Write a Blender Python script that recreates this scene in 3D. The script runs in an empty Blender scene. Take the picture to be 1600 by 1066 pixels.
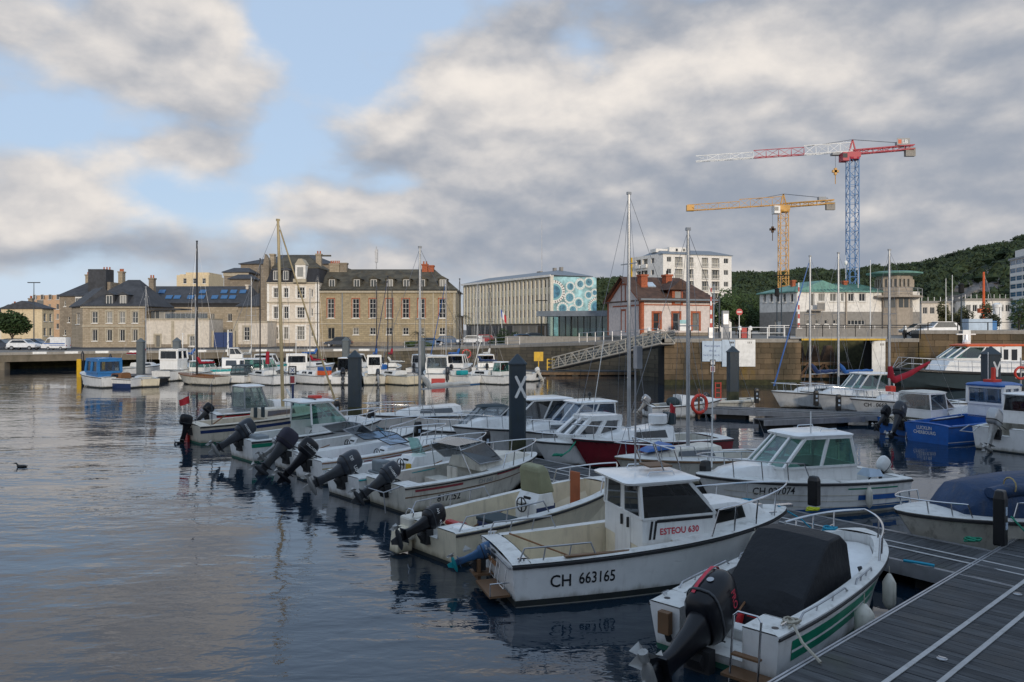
import bpy, math, random
from mathutils import Vector, Matrix
random.seed(11)
R = math.radians
S = bpy.context.scene
COL = S.collection
F = 1244.0; H0 = 514.0; HC = 5.0      # focal length in photo pixels, horizon row, eye height above the water

# ------------------------------------------------------------------ camera
cam = bpy.data.objects.new('camera', bpy.data.cameras.new('camera'))
COL.objects.link(cam)
cam.location = (0, 0, HC); cam.rotation_euler = (R(90), 0, 0)
cam.data.sensor_width = 36; cam.data.lens = 36 * F / 1600
cam.data.shift_y = -(533 - H0) / 1600
cam.data.clip_start = 0.1; cam.data.clip_end = 9000
S.camera = cam
S.view_settings.view_transform = 'Standard'; S.view_settings.look = 'None'
S.view_settings.gamma = 1; S.view_settings.exposure = 0.15
S.view_settings.use_curve_mapping = False

# ------------------------------------------------------------------ node helpers
class NT:
    def __init__(s, tree):
        s.t = tree; s.n = tree.nodes; s.l = tree.links
    def node(s, typ, **k):
        n = s.n.new(typ)
        for a, b in k.items(): setattr(n, a, b)
        return n
    def put(s, sock, val):
        if hasattr(val, 'is_output') or isinstance(val, bpy.types.NodeSocket): s.l.new(val, sock)
        elif val is not None: sock.default_value = val
    def m(s, op, a, b=None, c=None, clamp=False):
        n = s.node('ShaderNodeMath', operation=op, use_clamp=clamp)
        for i, v in enumerate((a, b, c)):
            if v is not None: s.put(n.inputs[i], v)
        return n.outputs[0]
    def mix(s, fac, a, b, blend='MIX'):
        n = s.node('ShaderNodeMix', data_type='RGBA', blend_type=blend)
        s.put(n.inputs[0], fac)
        s.put(n.inputs[6], a if not isinstance(a, tuple) else (*a[:3], 1))
        s.put(n.inputs[7], b if not isinstance(b, tuple) else (*b[:3], 1))
        return n.outputs[2]
    def sep(s, v):
        n = s.node('ShaderNodeSeparateXYZ'); s.put(n.inputs[0], v); return n.outputs
    def comb(s, x, y, z=0.0):
        n = s.node('ShaderNodeCombineXYZ')
        for i, v in enumerate((x, y, z)): s.put(n.inputs[i], v)
        return n.outputs[0]
    def noise(s, vec, scale, detail=4, rough=.5, dist=0.0, out=0):
        n = s.node('ShaderNodeTexNoise')
        s.put(n.inputs['Vector'], vec); n.inputs['Scale'].default_value = scale
        n.inputs['Detail'].default_value = detail; n.inputs['Roughness'].default_value = rough
        n.inputs['Distortion'].default_value = dist
        return n.outputs[out]
    def smooth(s, v, lo, hi, a=0.0, b=1.0):
        n = s.node('ShaderNodeMapRange', interpolation_type='SMOOTHSTEP')
        s.put(n.inputs[0], v); n.inputs[1].default_value = lo; n.inputs[2].default_value = hi
        n.inputs[3].default_value = a; n.inputs[4].default_value = b
        return n.outputs[0]
    def mapping(s, vec, scale=(1, 1, 1), rot=(0, 0, 0), loc=(0, 0, 0)):
        n = s.node('ShaderNodeMapping'); s.put(n.inputs[0], vec)
        n.inputs[1].default_value = loc; n.inputs[2].default_value = rot; n.inputs[3].default_value = scale
        return n.outputs[0]

# ------------------------------------------------------------------ sky: Nishita blue with broken evening cloud
SUN_EL, SUN_AZ = 13.0, 166.0          # sun stands behind the camera's right shoulder (azimuth from +Y, clockwise)
world = bpy.data.worlds.new('World'); S.world = world; world.use_nodes = True
world.cycles.sampling_method = 'MANUAL'; world.cycles.sample_map_resolution = 256
w = NT(world.node_tree); w.n.clear()
sky = w.node('ShaderNodeTexSky', sky_type='NISHITA', sun_disc=False)
sky.sun_elevation = R(SUN_EL); sky.sun_rotation = R(SUN_AZ)
sky.air_density = 1.0; sky.dust_density = 1.2; sky.ozone_density = 1.6
d = w.node('ShaderNodeTexCoord').outputs['Generated']
dx, dy, dz = w.sep(d)
az = w.m('ARCTAN2', dx, dy); el = w.m('ARCSINE', dz)
pbase = w.comb(w.m('MULTIPLY', az, 2.6), w.m('MULTIPLY', el, 4.6), 0.3)
wn = w.node('ShaderNodeTexNoise'); w.put(wn.inputs['Vector'], pbase); wn.inputs['Scale'].default_value = 1.6; wn.inputs['Detail'].default_value = 5
wr, wg, wb = w.sep(wn.outputs['Color'])
uw = w.m('MULTIPLY_ADD', w.m('SUBTRACT', wr, .5), .22, az)
vw = w.m('MULTIPLY_ADD', w.m('SUBTRACT', wg, .5), .10, el)
def blob(px, py, rx, ry, amp):
    u0 = math.atan((px - 800) / F); v0 = math.atan((H0 - py) / math.hypot(F, px - 800))
    a = w.m('MULTIPLY', w.m('SUBTRACT', uw, u0), F / rx); b = w.m('MULTIPLY', w.m('SUBTRACT', vw, v0), F / ry)
    q = w.m('ADD', w.m('MULTIPLY', a, a), w.m('MULTIPLY', b, b))
    return w.m('MULTIPLY', w.m('POWER', 2.71828, w.m('MULTIPLY', q, -1.0)), amp)
def total(base, bl):
    for b in bl: base = w.m('ADD', base, blob(*b))
    return base
def fbm(off=(0, 0)):
    v = w.comb(w.m('MULTIPLY', w.m('ADD', az, off[0]), 3.2), w.m('MULTIPLY', w.m('ADD', el, off[1]), 6.0), 1.7)
    return w.noise(v, 1.6, 7, .47, .15)
f0 = fbm(); f1 = fbm((.015, .04))
us = w.m('MULTIPLY_ADD', w.m('SUBTRACT', wr, .5), .06, az); vs_ = w.m('MULTIPLY_ADD', w.m('SUBTRACT', wg, .5), .04, el)
def fine(scale, off=0.0, rough=.50):
    v = w.comb(w.m('MULTIPLY', us, 7.0), w.m('MULTIPLY', w.m('ADD', vs_, off), 11.5), 4.1)
    return w.noise(v, scale, 6, rough, .0)
f2 = fine(1.55); f3 = fine(1.55, .020)
high = w.smooth(el, .33, .52, 0.0, -.34)        # the cloud deck breaks up overhead
cover = total(w.m('ADD', w.m('ADD', w.m('MULTIPLY_ADD', f0, .42, .105), w.m('MULTIPLY', f2, .60)), high), [
    (530, 70, 110, 120, -.34), (440, 200, 70, 80, -.24), (610, 30, 140, 50, -.26), (650, 285, 70, 26, -.24),
    (250, 300, 120, 50, -.22), (40, 470, 150, 50, -.18), (150, 195, 90, 45, -.24), (890, 65, 70, 40, -.24), (330, 335, 90, 30, -.16), (20, 215, 90, 40, -.18), (460, 270, 80, 40, -.16), (20, 110, 60, 40, -.12),
    (290, 110, 130, 70, .22), (420, 85, 70, 55, .16), (950, 180, 380, 100, .28), (1420, 180, 380, 300, .42), (80, 310, 100, 45, .20),
    (560, 330, 200, 36, .14), (1100, 340, 420, 90, .28), (790, 40, 80, 45, .18), (290, 245, 90, 32, .22), (90, 50, 120, 45, .12), (200, 400, 260, 26, .10)])
mask = w.smooth(cover, .40, .70)
relief = w.m('ADD', w.m('MULTIPLY', w.m('SUBTRACT', f0, f1), .7), w.m('MULTIPLY', w.m('SUBTRACT', f2, f3), .85))
light = total(w.m('ADD', w.m('ADD', w.m('MULTIPLY_ADD', f0, .20, .12), w.m('MULTIPLY', f2, .16)), relief), [
    (850, 140, 140, 40, .34), (1080, 105, 200, 40, .42), (690, 150, 130, 40, .34), (960, 235, 170, 40, .10), (240, 45, 240, 60, .20),
    (420, 75, 80, 50, .28), (130, 285, 90, 36, .34), (60, 345, 130, 20, .30), (450, 308, 130, 18, .30), (390, 345, 180, 18, .26),
    (600, 350, 70, 20, .28), (250, 300, 50, 20, .20), (220, 200, 400, 240, .08), (60, 440, 240, 50, .10), (560, 390, 250, 40, .04), (1240, 90, 80, 50, .18),
    (600, 235, 120, 22, -.06), (320, 190, 130, 30, -.06), (210, 250, 80, 26, -.05), (1260, 375, 320, 50, -.10),
    (820, 320, 220, 60, -.04), (1500, 90, 260, 130, -.03), (820, 30, 90, 40, -.08), (160, 395, 170, 22, -.05), (430, 405, 150, 25, -.05)])
lf = w.smooth(light, .0, 1.0)
ccol = w.mix(lf, (2.6, 2.92, 3.5), (7.3, 6.8, 6.3))
blue = w.mix(.78, sky.outputs[0], (4.15, 5.3, 7.0))
haze = w.smooth(el, .0, .16, 1.0, 0.0)
blue = w.mix(w.m('MULTIPLY', haze, .55), blue, (5.4, 6.2, 7.2))
skyc = w.mix(mask, blue, ccol)
bg = w.node('ShaderNodeBackground'); w.put(bg.inputs[0], skyc); bg.inputs[1].default_value = 0.112
out = w.node('ShaderNodeOutputWorld'); w.l.new(bg.outputs[0], out.inputs[0])

# ------------------------------------------------------------------ sun, low and softened by cloud
sl = bpy.data.lights.new('sun', 'SUN'); sl.energy = 2.0; sl.angle = R(8); sl.color = (1.0, .88, .73)
sun = bpy.data.objects.new('sun', sl); COL.objects.link(sun)
sdir = Vector((math.sin(R(SUN_AZ)) * math.cos(R(SUN_EL)), math.cos(R(SUN_AZ)) * math.cos(R(SUN_EL)), math.sin(R(SUN_EL))))
sun.rotation_euler = sdir.to_track_quat('Z', 'Y').to_euler()
sun.location = sdir * 60

# ------------------------------------------------------------------ materials
MATS = {}
def mat(name, col=None, rough=.5, metal=0.0, var=.12, vs=2.5, bump=0.0, bs=25.0, bd=.02, dirt=0.0, dirtcol=(.10, .085, .055), dscale=(5, 5, .7), coat=0.0, rnd=0.0, spec=.5, scum=0.0):
    if name in MATS: return MATS[name]
    m_ = bpy.data.materials.new(name); m_.use_nodes = True
    t = NT(m_.node_tree); b = t.n['Principled BSDF']
    oc = t.node('ShaderNodeTexCoord').outputs['Object']
    nz = t.noise(oc, vs, 6, .6)
    f = t.smooth(nz, .3, .7)
    lo = tuple(max(0, c * (1 - var)) for c in col); hi = tuple(min(1, c * (1 + var)) for c in col)
    c = t.mix(f, lo, hi)
    if rnd:
        oi = t.node('ShaderNodeObjectInfo').outputs['Random']
        k = t.m('MULTIPLY_ADD', oi, 2 * rnd, 1 - rnd)
        c = t.mix(1.0, c, t.comb(k, k, k), 'MULTIPLY')
    if dirt:
        dn = t.noise(t.mapping(oc, dscale), 1.3, 7, .65)
        c = t.mix(t.m('MULTIPLY', t.smooth(dn, .48, .78), dirt), c, dirtcol)
    if scum:        # slime and rust stain along the waterline, with a ragged upper edge
        zz = t.sep(oc)[2]; sn = t.noise(t.mapping(oc, (2.2, 2.2, .5)), 1.6, 6, .65)
        lim = t.m('MULTIPLY_ADD', sn, .34, -.04); edge = t.smooth(t.m('SUBTRACT', zz, lim), -.10, .10, 1.0, 0.0)
        c = t.mix(t.m('MULTIPLY', edge, scum), c, (.16, .135, .075))
        sc_ = t.noise(t.mapping(oc, (1.2, 9, 9), (0, 0, 0), (3, 1, 5)), 2.0, 5, .7); c = t.mix(t.m('MULTIPLY', t.smooth(sc_, .62, .74), .35), c, (.30, .29, .27))
    t.put(b.inputs['Base Color'], c)
    rr = t.m('MULTIPLY_ADD', nz, .25 * rough, rough * .88, clamp=True)
    t.put(b.inputs['Roughness'], rr)
    b.inputs['Metallic'].default_value = metal
    b.inputs['Specular IOR Level'].default_value = spec
    if coat: b.inputs['Coat Weight'].default_value = coat; b.inputs['Coat Roughness'].default_value = .08
    if bump:
        bn = t.node('ShaderNodeBump'); bn.inputs['Strength'].default_value = bump; bn.inputs['Distance'].default_value = bd
        t.put(bn.inputs['Height'], t.noise(oc, bs, 5, .6)); t.l.new(bn.outputs[0], b.inputs['Normal'])
    MATS[name] = m_
    return m_
def glassmat(name, tint, gloss=.10, rough=.03):
    m_ = bpy.data.materials.new(name); m_.use_nodes = True; t = NT(m_.node_tree); t.n.clear()
    tr = t.node('ShaderNodeBsdfTransparent'); tr.inputs[0].default_value = (*tint, 1)
    gl = t.node('ShaderNodeBsdfGlossy'); gl.inputs[0].default_value = (.9, .95, 1, 1); gl.inputs['Roughness'].default_value = rough
    ge = t.node('ShaderNodeNewGeometry'); dp = t.node('ShaderNodeVectorMath', operation='DOT_PRODUCT'); t.l.new(ge.outputs['Incoming'], dp.inputs[0]); t.l.new(ge.outputs['Normal'], dp.inputs[1])
    fr = t.m('POWER', t.m('SUBTRACT', 1.0, t.m('ABSOLUTE', dp.outputs['Value']), clamp=True), 5.0)
    fac = t.m('MULTIPLY_ADD', fr, .75, .03 + gloss, clamp=True)
    mx = t.node('ShaderNodeMixShader'); t.put(mx.inputs[0], fac); t.l.new(tr.outputs[0], mx.inputs[1]); t.l.new(gl.outputs[0], mx.inputs[2])
    o = t.node('ShaderNodeOutputMaterial'); t.l.new(mx.outputs[0], o.inputs[0])
    MATS[name] = m_; return m_
def G(n): return MATS[n]
def brickmat(name, c1, c2, mortar, sx, sz, rough=.85, stain=.35, staincol=(.08, .075, .06)):
    m_ = bpy.data.materials.new(name); m_.use_nodes = True; t = NT(m_.node_tree); b = t.n['Principled BSDF']
    oc = t.node('ShaderNodeTexCoord').outputs['Object']; x, y, z = t.sep(oc)
    v = t.comb(t.m('ADD', x, y), z)
    br = t.node('ShaderNodeTexBrick'); t.put(br.inputs['Vector'], v)
    br.inputs['Color1'].default_value = (*c1, 1); br.inputs['Color2'].default_value = (*c2, 1); br.inputs['Mortar'].default_value = (*mortar, 1)
    br.inputs['Scale'].default_value = 1; br.inputs['Brick Width'].default_value = sx; br.inputs['Row Height'].default_value = sz
    br.inputs['Mortar Size'].default_value = sz * .05; br.inputs['Bias'].default_value = 0
    st = t.noise(t.mapping(oc, (.6, .6, .25)), 1.0, 7, .65)
    c = t.mix(t.m('MULTIPLY', t.smooth(st, .45, .75), stain), br.outputs[0], staincol)
    n2 = t.noise(oc, 3.0, 5, .6); c = t.mix(.35, c, t.mix(n2, (.0, .0, .0), (1, 1, 1)), 'SOFT_LIGHT')
    t.put(b.inputs['Base Color'], c); b.inputs['Roughness'].default_value = rough
    bn = t.node('ShaderNodeBump'); bn.inputs['Strength'].default_value = .6; bn.inputs['Distance'].default_value = .03
    t.put(bn.inputs['Height'], br.outputs['Fac']); bn.invert = True; t.l.new(bn.outputs[0], b.inputs['Normal'])
    MATS[name] = m_; return m_

# paints, plastics, metals
for nm, col, rg, kw in [
    ('gel', (.80, .80, .78), .3, dict(dirt=.32, var=.06, coat=.3, scum=.8)), ('gel_clean', (.86, .86, .845), .26, dict(dirt=.14, var=.05, coat=.35, scum=.7)),
    ('gel_old', (.64, .61, .53), .4, dict(dirt=.6, var=.1, scum=.8)), ('cream', (.76, .68, .51), .4, dict(dirt=.35, var=.08, scum=.8)),
    ('beige', (.63, .57, .46), .42, dict(dirt=.4, var=.08, scum=.8)), ('deckw', (.70, .70, .67), .5, dict(dirt=.5, var=.07, dscale=(3, 3, 3))),
    ('cabin_w', (.80, .80, .78), .32, dict(dirt=.25, var=.05)), ('liner', (.60, .58, .52), .55, dict(dirt=.6, var=.1, dscale=(3, 3, 2))),
    ('navy', (.02, .04, .12), .3, {}), ('green', (.01, .22, .13), .35, {}), ('teal', (.01, .30, .33), .35, {}), ('bootblue', (.02, .10, .26), .5, dict(dirt=.4)),
    ('bootblack', (.025, .03, .03), .6, dict(dirt=.4, dirtcol=(.06, .07, .03))), ('bootgreen', (.02, .12, .08), .6, dict(dirt=.5)), ('bootred', (.18, .03, .025), .6, dict(dirt=.4)),
    ('redhull', (.22, .012, .022), .28, dict(coat=.4, dirt=.2)), ('bluehull', (.02, .12, .42), .35, dict(dirt=.25)), ('blue', (.02, .11, .36), .45, dict(dirt=.2)),
    ('midblue', (.03, .17, .42), .4, {}), ('red', (.45, .02, .02), .45, dict(dirt=.15)), ('redcloth', (.30, .01, .025), .85, dict(bump=.4)), ('orange', (.62, .10, .02), .5, {}),
    ('ringred', (.62, .05, .03), .5, dict(dirt=.2)), ('yellow', (.60, .36, .01), .5, dict(dirt=.3)), ('crane_yellow', (.58, .30, .05), .5, dict(dirt=.2)),
    ('crane_blue', (.03, .16, .38), .5, {}), ('crane_red', (.42, .03, .05), .5, {}), ('black', (.012, .013, .015), .35, {}), ('rubber', (.02, .02, .022), .7, {}),
    ('cowl_black', (.008, .009, .013), .32, dict(coat=.12, spec=.3)), ('cowl_gray', (.035, .042, .055), .34, dict(coat=.1, dirt=.2, spec=.35)), ('cowl_purple', (.02, .018, .035), .7, {}),
    ('cowl_silver', (.42, .43, .44), .3, dict(metal=.5)), ('cowl_white', (.7, .7, .68), .35, dict(dirt=.3)), ('cowl_blue', (.03, .10, .22), .4, dict(dirt=.3)),
    ('leg_gray', (.045, .05, .058), .42, dict(dirt=.4, spec=.35)), ('leg_silver', (.36, .36, .35), .4, dict(metal=.4, dirt=.5)), ('leg_white', (.55, .54, .5), .45, dict(dirt=.6)),
    ('steel', (.62, .63, .65), .22, dict(metal=1.0, var=.1)), ('alu', (.42, .43, .45), .4, dict(metal=.7, dirt=.3)), ('mast', (.40, .41, .42), .4, dict(metal=.4)),
    ('mast_tan', (.45, .36, .20), .5, dict(dirt=.3)), ('mast_black', (.02, .02, .025), .4, {}), ('wire', (.25, .26, .28), .4, dict(metal=.6)),
    ('tarp_black', (.005, .007, .011), .62, dict(bump=.8, bs=1.6, bd=.07, spec=.4)), ('tarp_blue', (.008, .036, .10), .62, dict(bump=.9, bs=2.2, bd=.08, dirt=.4)), ('tarp_olive', (.28, .28, .17), .75, dict(bump=.3)),
    ('canvas_w', (.62, .60, .55), .85, dict(bump=.4, dirt=.35)), ('canvas_gray', (.22, .25, .27), .85, dict(bump=.3)), ('canvas_dk', (.03, .05, .06), .8, dict(bump=.4)),
    ('wood', (.22, .10, .04), .5, dict(dirt=.3, vs=6)), ('teak', (.16, .085, .04), .6, dict(dirt=.4)), ('rope', (.42, .39, .32), .9, dict(bump=.5)), ('ropegreen', (.02, .26, .16), .8, {}),
    ('ropeyellow', (.50, .55, .02), .8, {}), ('ropeblue', (.02, .28, .42), .8, {}), ('fender', (.66, .64, .56), .5, dict(dirt=.55)), ('seat_r', (.30, .05, .06), .7, {}),
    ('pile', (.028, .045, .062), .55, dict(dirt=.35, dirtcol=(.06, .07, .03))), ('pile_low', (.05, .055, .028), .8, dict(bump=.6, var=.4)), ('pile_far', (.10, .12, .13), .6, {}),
    ('white_paint', (.78, .78, .76), .5, {}), ('grey_paint', (.30, .31, .32), .6, {}), ('inkblack', (.015, .015, .018), .5, {}), ('inkred', (.55, .03, .06), .5, {}), ('inkblue', (.03, .08, .25), .5, {}),
    ('concrete', (.30, .28, .25), .9, dict(dirt=.5, bump=.4, bs=6)), ('quay', (.17, .145, .11), .95, dict(dirt=.6, bump=.5, bs=5, dscale=(.5, .5, .2), dirtcol=(.05, .05, .035))),
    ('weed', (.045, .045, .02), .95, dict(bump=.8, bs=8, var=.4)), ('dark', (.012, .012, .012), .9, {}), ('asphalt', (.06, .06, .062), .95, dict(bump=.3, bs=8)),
    ('paving', (.20, .185, .165), .95, dict(bump=.3)), ('strip', (.40, .40, .40), .6, dict(dirt=.4)),
    ('slate', (.045, .048, .056), .7, dict(var=.3, vs=1.2, bump=.4, bs=4, dirt=.2)), ('slate_moss', (.075, .068, .05), .85, dict(var=.4, vs=.8, bump=.4, bs=4, dirt=.5, dirtcol=(.12, .075, .02), dscale=(1, 1, .4))),
    ('slate_blk', (.022, .023, .028), .7, dict(var=.3)), ('tile', (.085, .048, .034), .85, dict(var=.35, vs=1.5, bump=.6, bs=6)), ('zinc', (.20, .23, .26), .5, dict(metal=.3)),
    ('stone_trim', (.42, .37, .28), .9, {}), ('render_w', (.62, .56, .48), .9, dict(dirt=.3, dscale=(.8, .8, .3))), ('render_cream', (.64, .52, .34), .9, dict(dirt=.25, dscale=(.8, .8, .3))),
    ('render_pink', (.56, .37, .23), .9, dict(dirt=.2)), ('white_wall', (.78, .75, .70), .85, dict(dirt=.25, dscale=(.7, .7, .25))), ('grey_wall', (.27, .255, .235), .9, dict(dirt=.2)),
    ('tower_wall', (.36, .31, .255), .85, dict(dirt=.2)), ('ornate', (.66, .59, .50), .9, dict(dirt=.3, dscale=(.8, .8, .3))), ('spandrel', (.56, .51, .37), .9, {}), ('fin', (.68, .63, .53), .85, dict(dirt=.2)), ('copper', (.14, .29, .24), .7, dict(var=.25, vs=1, dirt=.35, dirtcol=(.06, .16, .12))),
    ('brick', (.36, .10, .045), .85, dict(var=.3, vs=6)), ('station_wall', (.66, .58, .54), .9, dict(dirt=.15)), 
    ('win_frame', (.70, .68, .64), .6, {}), ('skylight', (.05, .14, .30), .15, {}), ('gate_blue', (.02, .045, .14), .6, {}), ('terracotta', (.40, .12, .05), .8, {}),
    ('car_white', (.72, .73, .74), .25, dict(coat=.5)), ('car_dark', (.03, .04, .06), .25, dict(coat=.5)), ('car_blue', (.04, .09, .18), .25, dict(coat=.5)), ('car_red', (.3, .02, .02), .25, dict(coat=.5)), ('car_grey', (.2, .21, .22), .25, dict(coat=.5)),
    ('rock', (.16, .14, .125), .95, dict(var=.5, vs=.05, bump=1.0, bs=.25)), ('hillsoil', (.03, .04, .02), 1, {}), ('bark', (.07, .055, .04), .95, {}), ('straw', (.42, .33, .16), .9, {}),
    ('mur_teal', (.30, .50, .52), .8, dict(var=.5, vs=.5)), ('mur_blue', (.07, .19, .28), .8, dict(var=.4, vs=1)), ('mur_pale', (.50, .66, .64), .8, dict(var=.2, vs=2)), ('mur_white', (.72, .70, .66), .8, {}), ('mur_mid', (.20, .40, .43), .8, {}),
    ('signblue', (.45, .55, .66), .6, {}), ('duck', (.03, .026, .022), .7, {}), ('flag_red', (.5, .03, .04), .8, {}), ('flag_blue', (.03, .08, .32), .8, {}), ('glass_blue', (.05, .14, .24), .1, dict(var=.4, vs=.15)),
]: mat(nm, col, rg, **kw)
glassmat('glass', (.62, .74, .72), .06); glassmat('glass_green', (.30, .52, .47), .10); glassmat('glass_smoke', (.16, .17, .18), .07)
glassmat('glass_dark', (.035, .045, .045), .05); glassmat('glass_blueish', (.32, .45, .62), .16); glassmat('glass_amber', (.20, .09, .03), .06); glassmat('plastic_clear', (.45, .50, .52), .12, .15)
brickmat('stone_wall', (.42, .34, .215), (.32, .26, .165), (.26, .215, .145), .7, .34, stain=.3)
brickmat('stone_light', (.42, .35, .26), (.33, .27, .19), (.26, .22, .16), .6, .3, stain=.2)
brickmat('stone_dark', (.30, .25, .19), (.22, .18, .135), (.17, .14, .11), .6, .3, stain=.4)
# weathered decking: grain differs from plank to plank, damp stains run across several planks
def deckmat():
    m_ = MATS['deckwood'] = bpy.data.materials.new('deckwood'); m_.use_nodes = True; t = NT(m_.node_tree); b = t.n['Principled BSDF']
    oc = t.node('ShaderNodeTexCoord').outputs['Object']; rnd = t.node('ShaderNodeObjectInfo').outputs['Random']; g = t.node('ShaderNodeNewGeometry').outputs['Position']
    off = t.node('ShaderNodeVectorMath', operation='ADD'); t.l.new(oc, off.inputs[0]); t.put(off.inputs[1], t.comb(t.m('MULTIPLY', rnd, 37.0), t.m('MULTIPLY', rnd, 91.0), 0.0))
    gr = t.noise(t.mapping(off.outputs[0], (22, 1.6, 22)), 1.0, 6, .65)
    c = t.mix(t.smooth(gr, .3, .7), (.034, .037, .042), (.085, .09, .096))
    k = t.m('MULTIPLY_ADD', rnd, .55, .72); c = t.mix(1.0, c, t.comb(k, k, k), 'MULTIPLY')
    st_ = t.noise(g, .9, 6, .6); c = t.mix(t.m('MULTIPLY', t.smooth(st_, .5, .68), .6), c, (.022, .024, .026))
    sp = t.noise(g, 5.5, 4, .7); c = t.mix(t.m('MULTIPLY', t.smooth(sp, .66, .74), .55), c, (.16, .16, .15))
    al = t.noise(g, .5, 5, .6); c = t.mix(t.m('MULTIPLY', t.smooth(al, .56, .7), .35), c, (.05, .06, .035))
    t.put(b.inputs['Base Color'], c); t.put(b.inputs['Roughness'], t.smooth(st_, .45, .7, .85, .55)); b.inputs['Specular IOR Level'].default_value = .35
    bn = t.node('ShaderNodeBump'); bn.inputs['Strength'].default_value = .7; bn.inputs['Distance'].default_value = .006; t.put(bn.inputs['Height'], gr); t.l.new(bn.outputs[0], b.inputs['Normal'])
deckmat()
# window panes: some dark, some with pale curtains or blinds behind them
def panemat(name, dark, pale, amt):
    m_ = MATS[name] = bpy.data.materials.new(name); m_.use_nodes = True; t = NT(m_.node_tree); b = t.n['Principled BSDF']
    rnd = t.node('ShaderNodeObjectInfo').outputs['Random']; oc = t.node('ShaderNodeTexCoord').outputs['Object']
    cur = t.smooth(t.m('FRACT', t.m('MULTIPLY', rnd, 7.3)), .55, .8); fold = t.noise(t.mapping(oc, (4, 4, .3)), 2.0, 4)
    c = t.mix(t.m('MULTIPLY', cur, t.m('MULTIPLY_ADD', fold, amt, amt * .4), clamp=True), dark, pale)
    t.put(b.inputs['Base Color'], c); b.inputs['Roughness'].default_value = .12
panemat('win_dark', (.02, .024, .028), (.30, .29, .26), .6); panemat('win_grey', (.07, .078, .08), (.42, .41, .38), .7)
# foliage: leaf faces with light and dark clumps
def leafmat(name, col, sc=.6):
    m_ = bpy.data.materials.new(name); m_.use_nodes = True; t = NT(m_.node_tree); b = t.n['Principled BSDF']
    oc = t.node('ShaderNodeTexCoord').outputs['Object']
    c = t.mix(t.smooth(t.noise(oc, sc, 4, .7), .3, .7), tuple(c * .55 for c in col), tuple(c * 1.35 for c in col))
    t.put(b.inputs['Base Color'], c); b.inputs['Roughness'].default_value = .7; b.inputs['Specular IOR Level'].default_value = .2
    MATS[name] = m_
leafmat('leaf', (.055, .085, .028)); leafmat('leaf_dk', (.035, .06, .022)); leafmat('leaf_olive', (.10, .10, .045)); leafmat('forest', (.040, .058, .026), .035); leafmat('palmleaf', (.10, .095, .04))

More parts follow.
